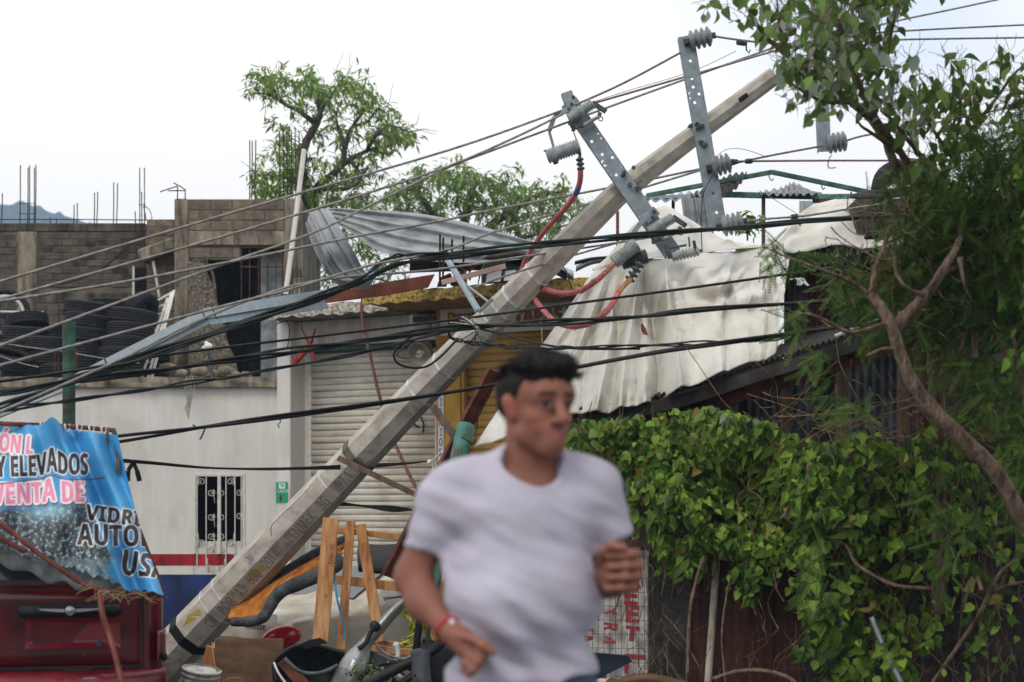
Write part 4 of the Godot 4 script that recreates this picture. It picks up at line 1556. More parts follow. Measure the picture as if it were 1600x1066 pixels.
func build_crossarms(o: Node3D) -> void:
	# long arm across the pole, fuses and arresters at both ends
	var d := 12.45
	var a1 := channel(o, "crossarm", at(889, 158, d), at(1052, 396, d), 0.128, 0.06, [[0.25, 0.03], [0.34, 0.02], [0.385, -0.03], [0.475, 0.02], [0.75, 0.02], [0.83, 0.03]])
	for q in [[975, 270], [984, 288], [990, 262], [996, 294]]:
		bolt(a1, at(q[0], q[1], d - 0.02), 0.016)
	var cl := MB.new()
	cl.tube(smooth(path3([[964, 290, 12.7], [966, 281, 12.55], [975, 272, 12.42]])), 0.014, 6)
	cl.tube(smooth(path3([[994, 294, 12.42], [1000, 298, 12.55], [1000, 292, 12.7]])), 0.014, 6)
	part(o, "clamp_rod", cl, M("iron"))
	# upper head plate
	var hp := MB.new()
	hp.bar(at(880, 158, d), at(897, 152, d), 0.11, 0.05, Vector3.BACK, 0.006)
	hp.bar(at(886, 170, d - 0.05), at(900, 164, d - 0.05), 0.12, 0.03, Vector3.BACK, 0.006)
	part(a1, "head_plate", hp, M("galvanized"))
	for q in [[896, 152], [893, 163], [889, 170]]:
		bolt(a1, at(q[0], q[1], d - 0.06))
	# bracket arm to the hanging arrester
	for q in [[[888, 171], [866, 183]], [[866, 183], [858, 205]], [[858, 205], [866, 233]]]:
		var b := MB.new()
		b.bar(at(q[0][0], q[0][1], d - 0.06), at(q[1][0], q[1][1], d - 0.06), 0.034 if q[1][1] < 210 else 0.02, 0.014, Vector3.BACK, 0.003)
		part(o, "arrester_bracket", b, M("galvanized"))
	insulator(o, "surge_arrester", at(855, 245, d - 0.08), at(905, 228, d - 0.08), 0.058, 12, M("polymer"), 0.8)
	insulator(o, "cable_terminal", at(905.5, 246, d - 0.08), at(908, 267, d - 0.08), 0.03, 3, M("polymer_dark"), 0.55)
	var tw := MB.new()
	tw.tube(path3([[902, 232, d - 0.08], [906, 240, d - 0.08], [906, 247, d - 0.08]]), 0.012, 6)
	part(o, "terminal_lug", tw, M("iron"))
	var tg := MB.new()
	tg.tube(path3([[866, 246, d - 0.06], [869, 256, d - 0.06]]), 0.02, 6)
	tg.tube(smooth(path3([[864, 238, d - 0.1], [854, 235, d - 0.1], [850, 236, d - 0.1], [856, 238, d - 0.1]])), 0.004, 4)
	part(o, "terminal_lug", tg, M("iron"))
	# fuse cutouts: upper and lower
	fuse(o, Vector2(889, 186), Vector2(926, 162), d - 0.09)
	fuse(o, Vector2(1015, 362), Vector2(1052, 340), d - 0.09)
	# lower arresters with their bracket
	for q in [[[1012, 340], [998, 352]], [[998, 352], [987, 368]], [[987, 368], [972, 398]]]:
		var b := MB.new()
		b.bar(at(q[0][0], q[0][1], d - 0.06), at(q[1][0], q[1][1], d - 0.06), 0.036, 0.014, Vector3.BACK, 0.003)
		part(o, "arrester_bracket", b, M("galvanized"))
	var lp := MB.new()
	lp.bar(at(1008, 345, d - 0.05), at(1026, 328, d - 0.05), 0.075, 0.03, Vector3.BACK, 0.006)
	part(a1, "end_plate", lp, M("galvanized"))
	bolt(a1, at(1022, 330, d - 0.08))
	bolt(a1, at(1020, 339, d - 0.08))
	insulator(o, "surge_arrester", at(959, 410, d - 0.16), at(995, 382, d - 0.16), 0.056, 11, M("polymer"), 0.8)
	insulator(o, "surge_arrester", at(972, 411, d - 0.10), at(1011, 400, d - 0.10), 0.058, 12, M("polymer_dark"), 0.8)
	insulator(o, "cable_terminal", at(982, 440, d - 0.17), at(1001, 410, d - 0.17), 0.04, 4, M("polymer_dark"), 0.4)
	insulator(o, "fuse_holder", at(1050, 402, d - 0.1), at(1092, 392, d - 0.1), 0.04, 8, M("polymer"), 0.7)
	for q in [[[1046, 388], [1073, 383], 0.016], [[1084, 376], [1088, 396], 0.022], [[1040, 384], [1048, 404], 0.035], [[1076, 370], [1078, 386], 0.012], [[1092, 391], [1098, 393], 0.018]]:
		var b := MB.new()
		b.bar(at(q[0][0], q[0][1], d - 0.12), at(q[1][0], q[1][1], d - 0.12), q[2], q[2] * 0.8, Vector3.BACK, 0.003)
		part(o, "fuse_fitting", b, M("iron"))
	# second arm, with three big insulators on its far side
	d = 12.32
	var a2 := channel(o, "crossarm", at(1072, 56, d), at(1124, 356, d), 0.118, 0.07, [[0.13, 0.0], [0.22, 0.012], [0.265, 0.012], [0.305, -0.022], [0.345, 0.02], [0.7, 0.0], [0.82, 0.0], [0.92, 0.0]])
	for q in [[1093, 197], [1098, 197], [1100, 226], [1103, 226], [1090, 200]]:
		bolt(a2, at(q[0], q[1], d - 0.02), 0.016)
	var c2 := MB.new()
	c2.tube(smooth(path3([[1076, 202, 12.55], [1080, 196, 12.42], [1090, 194, 12.3]])), 0.016, 6)
	c2.tube(smooth(path3([[1094, 222, 12.3], [1106, 222, 12.4], [1110, 216, 12.55]])), 0.016, 6)
	part(o, "clamp_rod", c2, M("iron"))
	for q in [[[1077, 64], [1111, 56], 0.076], [[1112, 262], [1141, 254], 0.078], [[1128, 354], [1160, 346], 0.082]]:
		insulator(o, "line_insulator", at(q[0][0], q[0][1], d - 0.02), at(q[1][0], q[1][1], d - 0.02), q[2], 4, M("porcelain"), 0.62)
		var pin := MB.new()
		pin.tube(path3([[q[0][0] - 8, q[0][1] + 2, d - 0.02], [q[0][0] + 2, q[0][1], d - 0.02]]), 0.03, 6)
		part(o, "insulator_pin", pin, M("iron"))
		pin = MB.new()
		pin.tube(path3([[q[1][0] - 1, q[1][1], d - 0.02], [q[1][0] + 7, q[1][1] - 1, d - 0.02]]), 0.024, 6)
		part(o, "insulator_pin", pin, M("iron"))


# a fuse cutout: two ribbed ends on a pale grip, an arm with a hook and the fuse tube
func fuse(o: Node3D, a: Vector2, b: Vector2, d: float) -> void:
	var f := Node3D.new()
	f.name = "fuse_cutout"
	o.add_child(f, true)
	f.position = at(a.x, a.y, d) - origin_of(o)
	var dir := b - a
	var p := func(t: float, s := 0.0) -> Vector3:
		var q := a + dir * t + Vector2(-dir.y, dir.x).normalized() * s
		return at(q.x, q.y, d)
	insulator(f, "ribbed_end", p.call(0.0), p.call(0.42), 0.045, 5, M("polymer"), 0.72)
	insulator(f, "ribbed_end", p.call(0.58), p.call(1.0), 0.043, 5, M("polymer"), 0.72)
	var g := MB.new()
	g.soft()
	g.tube(PackedVector3Array([p.call(0.4), p.call(0.46), p.call(0.54), p.call(0.6)]), [0.035, 0.042, 0.042, 0.035], 10)
	part(f, "grip", g, M("polymer"))
	var h := MB.new()
	h.bar(p.call(1.0, -2.0), p.call(1.25, 22.0), 0.036, 0.025, Vector3.BACK, 0.004)
	h.bar(p.call(1.05, 18.0), p.call(0.95, 22.0), 0.03, 0.03, Vector3.BACK, 0.004)
	part(f, "hook_arm", h, M("iron"))
	var t := MB.new()
	t.tube(PackedVector3Array([p.call(0.28, 21.0), p.call(0.98, 22.0)]), 0.014, 8)
	part(f, "fuse_tube", t, M("polymer"))
	var k := MB.new()
	k.bar(p.call(-0.05, 4.0), p.call(0.12, 19.0), 0.04, 0.03, Vector3.BACK, 0.004)
	k.bar(p.call(0.0, 12.0), p.call(-0.1, 20.0), 0.03, 0.02, Vector3.BACK, 0.004)
	k.bar(p.call(0.16, 18.0), p.call(0.32, 22.0), 0.028, 0.025, Vector3.BACK, 0.004)
	part(f, "lower_clip", k, M("iron"))
	var r := MB.new()
	var ring := PackedVector3Array()
	for i in 9:
		var ang := TAU * i / 8.0
		ring.append(p.call(0.95, 27.0) + Vector3(cos(ang), sin(ang), 0) * 0.016)
	r.tube(ring, 0.004, 4, false)
	part(f, "pull_ring", r, M("iron"))


# ---- leaves ----
# broad heart- or egg-shaped leaf in the xy plane, its stalk at the origin, tip along +y, slightly folded and curled
func broad_leaf(l: float, w: float, fold: float, curl: float, m: Material, heart := true) -> ArrayMesh:
	var b := MB.new()
	b.soft()
	var n := 5
	var pr := [0.0, 0.42, 0.5, 0.36, 0.17, 0.0] if heart else [0.0, 0.3, 0.5, 0.46, 0.27, 0.0]
	var mid := []
	var le := []
	var re := []
	for i in n + 1:
		var t := float(i) / n
		var y := l * t
		var z := -curl * l * t * t
		var x: float = pr[i] * w
		mid.append(Vector3(0, y, z))
		var back := -0.09 * l if heart and i == 1 else 0.0
		le.append(Vector3(-x, y + back, z + absf(x) * fold))
		re.append(Vector3(x, y + back, z + absf(x) * fold))
	for i in n:
		if i == 0:
			b.tri(mid[0], le[1], mid[1])
			b.tri(mid[0], mid[1], re[1])
		elif i == n - 1:
			b.tri(mid[i], le[i], mid[n])
			b.tri(mid[i], mid[n], re[i])
		else:
			b.quad(mid[i], le[i], le[i + 1], mid[i + 1])
			b.quad(mid[i], mid[i + 1], re[i + 1], re[i])
	return b.done(m)


# long mango-like leaf
func lance_leaf(l: float, w: float, droop: float, m: Material) -> ArrayMesh:
	var b := MB.new()
	b.soft()
	var p := [0.05, 0.42, 0.5, 0.3, 0.0]
	for i in 4:
		var q := []
		for k in 2:
			var t := (i + k) / 4.0
			var x: float = p[i + k] * w
			var z := -droop * l * t * t
			q.append([Vector3(-x, l * t, z + x * 0.3), Vector3(0, l * t, z), Vector3(x, l * t, z + x * 0.3)])
		b.quad(q[0][0], q[1][0], q[1][1], q[0][1])
		b.quad(q[0][1], q[1][1], q[1][2], q[0][2])
	return b.done(m)


# feathery frond: a stalk with pairs of leaflets, tip along +y
func frond(l: float, pairs: int, leaflet: float, m: Material) -> ArrayMesh:
	var b := MB.new()
	for i in pairs:
		var t := (i + 0.6) / pairs
		var c := Vector3(0, l * t, -0.25 * l * t * t)
		var ll := leaflet * (1.0 - 0.55 * absf(t - 0.45))
		for s in [-1.0, 1.0]:
			var e := c + Vector3(s * ll, ll * 0.35, -ll * 0.15)
			var w := Vector3(0, ll * 0.2, 0)
			b.tri(c, c.lerp(e, 0.5) + w, e)
			b.tri(c, e, c.lerp(e, 0.5) - w)
	b.bar(Vector3.ZERO, Vector3(0, l, -0.25 * l), 0.003, 0.003)
	return b.done(m)


func rand_dir() -> Vector3:
	var z := rng.randf_range(-1, 1)
	var a := rng.randf() * TAU
	var r := sqrt(1.0 - z * z)
	return Vector3(r * cos(a), z, r * sin(a))


# a leaf's turn: tip along dir, its face toward nrm
func leaf_basis(dir: Vector3, nrm: Vector3, s := 1.0) -> Basis:
	var y := dir.normalized()
	var x := y.cross(nrm)
	x = x.normalized() if x.length() > 1e-3 else y.cross(Vector3(0.3, 0.2, 1)).normalized()
	return Basis(x, y, x.cross(y)).scaled_local(Vector3.ONE * s)


func tone(a: Color, b: Color) -> Color:
	var k := rng.randf()
	var c := a.lerp(b, k * k * (3 - 2 * k))
	return c.srgb_to_linear()


# tufts of long drooping leaves round a twig end
func tuft(places: Array, tints: Array, c: Vector3, n: int, spread: float, size: float, ca: Color, cb: Color) -> void:
	for i in n:
		var d := rand_dir()
		d.y = d.y * 0.6 - 0.25
		var p := c + rand_dir() * spread * rng.randf()
		places.append(Transform3D(leaf_basis(d, Vector3.UP + rand_dir() * 0.5, size * rng.randf_range(0.7, 1.2)), p))
		tints.append(tone(ca, cb))


func limb(b: MB, list: Array, r0: float, r1: float, n := 4) -> PackedVector3Array:
	var pts := smooth(path3(list), n)
	var rr := []
	for i in pts.size():
		rr.append(lerpf(r0, r1, float(i) / (pts.size() - 1)))
		if i > 0 and i < pts.size() - 1:
			pts[i] += rand_dir() * r0 * 0.12
	b.tube(pts, rr, 7)
	return pts


func build_trees() -> void:
	var D := 30.0
	var t := thing("mango_tree", "tall ragged mango tree with bare twisting limbs behind the brick room", "tree", at(480, 600, D))
	var tr := MB.new()
	tr.soft()
	var limbs := [
		limb(tr, [[478, 620, D], [481, 470, D], [484, 380, D], [488, 315, D]], 0.19, 0.13),
		limb(tr, [[488, 318, D], [497, 292, D - 0.2], [522, 270, D - 0.4], [545, 250, D - 0.5], [573, 236, D - 0.5], [612, 228, D - 0.4]], 0.09, 0.022),
		limb(tr, [[470, 262, D - 0.6], [474, 236, D - 0.6], [482, 215, D - 0.5], [494, 194, D - 0.3], [500, 178, D - 0.2], [502, 160, D]], 0.09, 0.04),
		limb(tr, [[488, 330, D], [476, 290, D - 0.3], [470, 262, D - 0.6]], 0.11, 0.09),
		limb(tr, [[494, 196, D - 0.3], [470, 176, D - 0.2], [440, 160, D], [420, 148, D], [398, 146, D]], 0.055, 0.014),
		limb(tr, [[440, 160, D], [425, 138, D + 0.2], [412, 122, D + 0.2], [399, 114, D + 0.2]], 0.03, 0.01),
		limb(tr, [[500, 178, D - 0.2], [492, 152, D + 0.2], [478, 130, D + 0.4]], 0.04, 0.012),
		limb(tr, [[502, 170, D], [518, 150, D - 0.2], [530, 132, D - 0.4], [546, 130, D - 0.4]], 0.04, 0.012),
		limb(tr, [[536, 258, D - 0.5], [540, 225, D - 0.2], [552, 196, D], [566, 176, D], [572, 158, D]], 0.06, 0.014),
		limb(tr, [[540, 225, D - 0.2], [528, 200, D + 0.3], [524, 178, D + 0.3], [516, 160, D + 0.5]], 0.04, 0.012),
		limb(tr, [[573, 236, D - 0.5], [580, 222, D - 0.8], [592, 208, D - 0.9], [610, 196, D - 0.9], [640, 206, D - 0.9]], 0.04, 0.01),
		limb(tr, [[552, 196, D], [574, 190, D - 0.3], [590, 172, D - 0.4], [602, 176, D - 0.4]], 0.03, 0.01),
		limb(tr, [[548, 249, D - 0.5], [556, 262, D - 0.8], [566, 250, D - 1.0], [580, 240, D - 1.0]], 0.04, 0.012),
		limb(tr, [[497, 292, D - 0.2], [530, 296, D - 0.9], [556, 288, D - 1.1], [574, 262, D - 1.1]], 0.06, 0.014),
		limb(tr, [[482, 300, D], [452, 280, D - 0.5], [432, 276, D - 0.6], [412, 280, D - 0.7]], 0.05, 0.012),
	]
	part(t, "trunk", tr, M("bark_grey"))
	var leaf := lance_leaf(0.19, 0.052, 0.35, M("leaf"))
	var pl := []
	var ti := []
	var ca := Color.html("64803f")
	var cb := Color.html("a3bc70")
	for q in [[398, 112, 9, 5], [412, 122, 10, 5], [428, 128, 11, 6], [402, 140, 10, 4], [420, 150, 9, 4], [440, 142, 11, 6], [440, 118, 9, 5], [470, 128, 12, 7], [486, 120, 11, 7], [500, 134, 12, 7], [478, 150, 12, 5], [455, 168, 9, 4], [512, 150, 12, 6], [530, 136, 12, 6], [546, 128, 13, 7], [562, 138, 13, 7], [580, 150, 13, 7], [596, 164, 12, 6], [556, 164, 12, 6], [572, 182, 12, 5], [604, 180, 10, 4], [520, 178, 11, 5], [500, 214, 11, 5], [528, 216, 10, 4], [545, 206, 10, 4], [590, 206, 11, 5], [612, 194, 13, 7], [626, 204, 12, 8], [640, 212, 10, 6], [612, 222, 11, 6], [588, 230, 12, 6], [596, 240, 9, 4], [566, 254, 12, 6], [550, 272, 12, 6], [570, 284, 14, 7], [538, 292, 14, 7], [520, 268, 12, 5], [506, 252, 10, 4], [440, 200, 11, 5], [436, 218, 10, 5], [446, 240, 13, 6], [456, 222, 11, 5], [470, 250, 13, 6], [448, 260, 15, 7], [432, 280, 15, 9], [416, 276, 15, 10], [408, 292, 14, 9], [424, 300, 16, 9], [450, 292, 16, 9], [470, 300, 16, 8], [492, 270, 14, 6], [500, 300, 14, 7], [516, 318, 16, 8], [540, 322, 16, 8], [556, 310, 13, 6], [500, 330, 14, 7], [520, 352, 18, 9], [510, 380, 18, 9], [500, 410, 18, 9], [488, 430, 14, 7], [520, 420, 18, 8], [495, 360, 14, 7], [545, 350, 18, 8], [465, 275, 14, 6], [480, 176, 10, 4]]:
		for k in int(q[3] * 1.7):
			var c := at(q[0] + rng.randfn() * q[2] * 0.8, q[1] + rng.randfn() * q[2] * 0.8, D + rng.randf_range(-1.1, 0.8))
			tuft(pl, ti, c, 7 + rng.randi() % 5, 0.13, rng.randf_range(0.6, 1.0), ca, cb)
	stuff("crown", leaf, pl, ti, t)
	# fine bare twigs
	var tw := MB.new()
	for i in 170:
		var a: PackedVector3Array = limbs[1 + rng.randi() % (limbs.size() - 1)]
		var p := a[rng.randi() % a.size()]
		var d := (rand_dir() + Vector3(0, 0.5, 0)).normalized()
		tw.tube(PackedVector3Array([p, p + d * 0.25, p + (d + rand_dir() * 0.5).normalized() * 0.55]), [0.009, 0.006, 0.003], 4)
	part(t, "twigs", tw, M("bark_grey")).set_meta("kind", "stuff")
	# second, rounder tree further right
	D = 33.0
	var u := thing("mango_tree", "broad leafy mango tree behind the crumpled roof sheets", "tree", at(720, 620, D))
	var ut := MB.new()
	ut.soft()
	limb(ut, [[722, 640, D], [720, 480, D], [716, 400, D], [728, 330, D], [744, 286, D]], 0.2, 0.05)
	limb(ut, [[718, 420, D], [760, 360, D - 0.4], [800, 330, D - 0.6], [840, 306, D - 0.7], [880, 300, D - 0.7]], 0.12, 0.02)
	limb(ut, [[716, 400, D], [680, 340, D - 0.3], [650, 296, D - 0.4], [630, 280, D - 0.4]], 0.1, 0.02)
	limb(ut, [[800, 330, D - 0.6], [812, 370, D - 0.8], [850, 362, D - 0.9], [890, 350, D - 0.9]], 0.06, 0.015)
	limb(ut, [[680, 340, D - 0.3], [620, 350, D - 0.7], [575, 345, D - 0.8]], 0.06, 0.015)
	part(u, "trunk", ut, M("bark_grey"))
	pl = []
	ti = []
	for q in [[640, 290, 16, 12], [660, 280, 18, 14], [690, 278, 18, 14], [718, 276, 18, 14], [742, 284, 18, 14], [766, 296, 18, 13], [790, 290, 15, 9], [810, 296, 16, 11], [834, 304, 16, 11], [850, 300, 14, 8], [872, 300, 13, 7], [890, 312, 14, 8], [905, 322, 10, 4], [620, 306, 16, 9], [600, 322, 16, 9], [570, 320, 15, 8], [545, 316, 13, 6], [560, 340, 14, 7], [590, 345, 17, 9], [640, 320, 20, 14], [680, 315, 20, 15], [720, 316, 20, 15], [756, 322, 18, 13], [790, 326, 18, 12], [826, 332, 18, 12], [860, 330, 16, 9], [884, 340, 14, 7], [840, 356, 16, 9], [872, 362, 13, 6], [810, 356, 16, 9], [776, 350, 16, 9], [850, 380, 14, 6], [600, 380, 18, 8], [560, 380, 18, 8], [620, 410, 18, 8], [575, 410, 18, 8], [660, 345, 18, 10], [545, 430, 16, 7], [600, 435, 16, 7]]:
		for k in int(q[3] * 1.9):
			var c := at(q[0] + rng.randfn() * q[2] * 0.75, q[1] + rng.randfn() * q[2] * 0.65, D + rng.randf_range(-1.3, 1.2))
			tuft(pl, ti, c, 7 + rng.randi() % 5, 0.15, rng.randf_range(0.65, 1.05), Color.html("5f7a40"), Color.html("93ab68"))
	stuff("crown", leaf, pl, ti, u)
	# pale pipe leaning before the first tree
	var pb := MB.new()
	pb.tube(path3([[446, 460, 23.0], [462, 340, 23.2], [475, 234, 23.4]]), 0.036, 8)
	solid("leaning_pipe", pb, M("white_metal"), "long pale pipe leaning upright against the mango tree", "pipe")


# ---- cables ----
func cable(called: String, list: Array, r: float, m: Material, label: String, group := "", n := 6, sides := 6) -> MeshInstance3D:
	var b := MB.new()
	b.soft()
	b.tube(smooth(path3(list), n), r, sides)
	return solid(called, b, m, label, "cable", group)


# several strands of slightly different run, twisted about each other: one bundle
func bundle(called: String, list: Array, r: float, strands: int, spread: float, m: Array, label: String, group := "", turns := 5.0) -> void:
	var pts := smooth(path3(list), 8)
	var o := thing(called, label, "cable bundle", pts[0], group)
	for k in strands:
		var b := MB.new()
		b.soft()
		var q := PackedVector3Array()
		var ph := rng.randf() * TAU
		for i in pts.size():
			var t := float(i) / (pts.size() - 1)
			var a := turns * TAU * t + TAU * k / strands
			var w := spread * (0.8 + 0.5 * sin(t * 7.0 + ph))
			q.append(pts[i] + Vector3(0, cos(a), sin(a)) * w + Vector3(0, spread * 0.7 * sin(t * 9.0 + ph * 2.0), 0))
		b.tube(q, r, 6)
		part(o, "strand", b, m[k % m.size()])


func build_wires() -> void:
	var g := "bare power lines pulled down by the fallen pole"
	var bw := M("bare_wire")
	var cw := M("copper_wire")
	cable("power_line", [[-60, 458, 9.6], [0, 440, 9.8], [350, 336, 10.8], [700, 235, 11.9], [880, 172, 12.4]], 0.0085, bw, "topmost bare power line running from the picture edge to the long crossarm", g)
	cable("power_line", [[880, 172, 12.4], [970, 132, 12.35], [1064, 82, 12.3]], 0.0085, cw, "short taut line from the head plate up to the second crossarm", g)
	cable("power_line", [[-60, 484, 9.6], [0, 468, 9.7], [350, 369, 10.7], [560, 306, 11.4], [700, 260, 11.8], [800, 217, 12.1], [880, 178, 12.35]], 0.0085, bw, "second bare power line, just under the topmost one", g)
	cable("power_line", [[-60, 482, 9.0], [0, 471, 9.1], [180, 443, 9.8], [350, 411, 10.5], [554, 370, 11.4], [690, 345, 11.9], [780, 326, 12.2], [949, 294, 12.9], [1099, 263, 12.9]], 0.0085, bw, "bare power line passing behind the pole to the middle big insulator", g)
	cable("power_line", [[-60, 565, 8.8], [0, 540, 9.0], [99, 504, 9.4], [326, 421, 10.4], [486, 365, 11.2], [590, 315, 11.7], [700, 262, 12.0], [780, 231, 12.2], [960, 164, 12.6], [1215, 72, 13.6]], 0.0085, bw, "bare power line that climbs past the fuse and over the pole top", g)
	cable("power_line", [[925, 162, 12.4], [1050, 126, 12.8], [1215, 78, 13.5]], 0.0085, cw, "bare line leaving the upper fuse toward the leaves", g)
	cable("power_line", [[-60, 591, 8.8], [0, 571, 9.0], [350, 478, 10.3], [450, 453, 10.8], [581, 414, 11.4], [691, 393, 11.9], [780, 360, 12.3], [930, 316, 12.9], [1095, 266, 12.9]], 0.0085, bw, "bare power line crossing low over the tyres and behind the pole", g)
	cable("power_line", [[-60, 668, 8.8], [60, 618, 9.2], [200, 556, 9.9], [300, 506, 10.3], [400, 465, 10.8], [505, 437, 11.3], [674, 422, 12.0], [818, 401, 12.7], [967, 379, 13.0], [1126, 352, 12.9]], 0.0085, bw, "lowest bare power line, running under the roof sheets to the bottom insulator", g)
	cable("power_line", [[740, 450, 12.4], [800, 428, 12.6], [900, 398, 13.0], [985, 374, 13.1]], 0.0075, cw, "thin reddish line between the yellow eave and the pole", g)
	# lines beyond the pole, to the right
	cable("power_line", [[1140, 253, 12.3], [1168, 252, 12.4], [1300, 251, 12.9], [1500, 251, 13.8], [1660, 250, 14.5]], 0.008, cw, "level reddish line leaving the middle big insulator to the right", g)
	cable("power_line", [[1136, 258, 12.3], [1200, 244, 12.6], [1286, 228, 12.9]], 0.008, cw, "reddish line rising from the middle insulator to the half-hidden crossarm", g)
	cable("power_line", [[1320, 221, 12.9], [1350, 212, 13.0], [1420, 200, 13.3], [1530, 178, 14.0], [1660, 150, 15.0]], 0.008, cw, "reddish line leaving the half-hidden crossarm through the leaves", g)
	cable("power_line", [[1112, 56, 12.3], [1160, 63, 12.5], [1215, 68, 12.8], [1300, 68, 13.2], [1400, 62, 13.8], [1660, 58, 15.0]], 0.0085, bw, "level line from the top insulator running to the picture edge", g)
	cable("power_line", [[1215, 74, 13.5], [1300, 60, 13.9], [1400, 49, 14.4], [1660, 36, 15.6]], 0.0085, bw, "line just above the level one in the upper corner of the sky", g)
	cable("power_line", [[1215, 80, 13.5], [1300, 58, 13.9], [1400, 33, 14.4], [1500, 12, 15.0], [1620, -14, 15.8]], 0.0085, bw, "line climbing out of the upper corner of the sky", g)
	cable("power_line", [[1160, 346, 12.3], [1200, 342, 12.5], [1260, 337, 12.8], [1330, 326, 13.2], [1420, 312, 13.6]], 0.0085, bw, "grey line leaving the bottom insulator over the white tarpaulin", g)
	for q in [["lump on the level reddish line", [1165, 252, 12.39], [1175, 252, 12.42]], ["clamp with a dangling hook beside the top insulator line", [1152, 66, 12.45], [1166, 68, 12.5]], ["clamp on the grey line over the tarpaulin", [1236, 339, 12.7], [1246, 338, 12.72]], ["lump where the level reddish line leaves the insulator", [1144, 253, 12.3], [1152, 253, 12.33]]]:
		var a := at(q[1][0], q[1][1], q[1][2])
		var b := at(q[2][0], q[2][1], q[2][2])
		var c := thing("line_clamp", "small iron " + q[0], "clamp", a, "clamps on the bare lines")
		var m := MB.new()
		m.bar(a, b, 0.04, 0.035, Vector3.UP, 0.008)
		part(c, "body", m, M("iron"))
		bolt(c, a.lerp(b, 0.3) + Vector3(0, 0, 0.02), 0.012)
		bolt(c, a.lerp(b, 0.75) + Vector3(0, 0, 0.02), 0.012)
		if q[1][0] == 1152 or q[1][0] == 1236:
			var h := MB.new()
			h.tube(PackedVector3Array([b, b + Vector3(0.0, -0.05, 0.01), b + Vector3(0.02, -0.075, 0.01), b + Vector3(0.03, -0.05, 0.01)]), 0.006, 4)
			part(c, "hook", h, M("iron"))
	cable("thin_wire", [[925, 160, 12.35], [980, 142, 12.4], [1080, 112, 12.6], [1150, 80, 12.7]], 0.0025, cw, "hair-thin reddish wire from the upper fuse toward the top line", "thin loose wires on the crossarms")
	cable("thin_wire", [[890, 195, 12.3], [896, 206, 12.3], [902, 222, 12.35]], 0.004, M("iron"), "thin wire from the upper fuse down to the hanging arrester", "thin loose wires on the crossarms")
	cable("thin_wire", [[1120, 264, 12.2], [1100, 300, 12.2], [1096, 340, 12.2], [1097, 392, 12.2]], 0.004, M("iron"), "thin dark wire hanging down the second crossarm to the lower fuse", "thin loose wires on the crossarms")
	cable("thin_wire", [[1112, 258, 12.2], [1130, 236, 12.2], [1160, 233, 12.3], [1200, 246, 12.5]], 0.0025, cw, "hair-thin arched wire above the middle insulator", "thin loose wires on the crossarms")
	cable("thin_wire", [[1190, 300, 13.2], [1220, 318, 13.2], [1262, 345, 13.2]], 0.0025, cw, "hair-thin wire slanting across the steel frame", "thin loose wires on the crossarms")
	cable("thin_wire", [[846, 512, 13.0], [849, 560, 13.0]], 0.005, M("wood_new"), "pale string dangling in front of the yellow shutter", "thin loose wires on the crossarms")
	# black bundles
	var bk := [M("black_cable"), M("green_cable"), M("black_cable")]
	var gb := "bundled black cables strung across the shops"
	bundle("cable_bundle", [[-60, 662, 9.0], [0, 640, 9.2], [120, 593, 9.8], [260, 546, 10.4], [400, 497, 11.0], [500, 464, 11.3], [569, 437, 11.5], [611, 416, 11.6], [695, 399, 11.8], [850, 382, 12.0], [1078, 362, 12.0], [1200, 352, 11.6], [1400, 337, 11.0], [1640, 318, 10.0]], 0.0105, 3, 0.016, [M("green_cable"), M("black_cable"), M("green_cable")], "thick green-black bundle dipping over the slab and on to the trees", gb)
	bundle("cable_bundle", [[-60, 628, 9.0], [60, 604, 9.4], [200, 566, 10.0], [360, 512, 10.8], [470, 476, 11.2], [560, 438, 11.4], [606, 406, 11.6], [640, 398, 11.7], [700, 393, 11.8]], 0.008, 2, 0.012, [M("green_cable"), M("black_cable")], "thin pair of green-black cables looping up beside the curled roof sheet", gb)
	cable("black_cable", [[-60, 604, 9.4], [100, 582, 10.0], [250, 556, 10.7], [400, 537, 11.3], [560, 518, 11.8], [738, 496, 12.2], [850, 481, 11.6], [960, 466, 11.2], [1100, 447, 11.0], [1232, 428, 11.2], [1300, 418, 11.8]], 0.009, M("black_cable"), "single black cable straight across the shutter and the tarpaulin", gb)
	bundle("cable_bundle", [[-60, 622, 9.2], [100, 598, 9.9], [250, 577, 10.6], [400, 557, 11.2], [548, 536, 11.7], [729, 512, 12.2], [850, 506, 11.5], [980, 496, 11.0], [1100, 483, 10.8], [1340, 466, 10.6], [1480, 452, 10.6]], 0.0098, 3, 0.013, bk, "black bundle lashed to the concrete pole above the lamp", gb)
	bundle("cable_bundle", [[-60, 652, 9.0], [60, 632, 9.4], [200, 612, 10.0], [315, 596, 10.6], [400, 583, 11.0], [548, 555, 11.6], [670, 524, 12.0], [720, 512, 12.2]], 0.007, 2, 0.008, bk, "thin twisted pair sagging across the shutter to the pole", gb)
	bundle("cable_bundle", [[146, 693, 10.2], [250, 678, 10.7], [400, 655, 11.2], [600, 627, 11.6], [770, 601, 11.4], [900, 575, 10.9], [1030, 552, 10.7], [1150, 535, 10.6], [1330, 507, 10.2], [1400, 490, 10.0]], 0.0108, 2, 0.014, [M("black_cable")], "heavy black double cable passing behind the man's head", gb, 2.0)
	bundle("cable_bundle", [[700, 520, 12.3], [715, 531, 12.3], [780, 540, 11.9], [834, 546, 11.4], [920, 544, 11.0], [1100, 536, 10.75], [1230, 524, 10.6], [1345, 492, 10.5]], 0.006, 3, 0.012, bk, "loose twisted thin cables drooping across the tarpaulin folds", gb, 9.0)
	cable("black_cable", [[725, 508, 12.3], [779, 521, 12.0], [842, 537, 11.4], [904, 545, 11.1], [1000, 545, 10.9]], 0.0075, M("black_cable"), "dark cable branching down from the lashing to the twisted ones", gb)
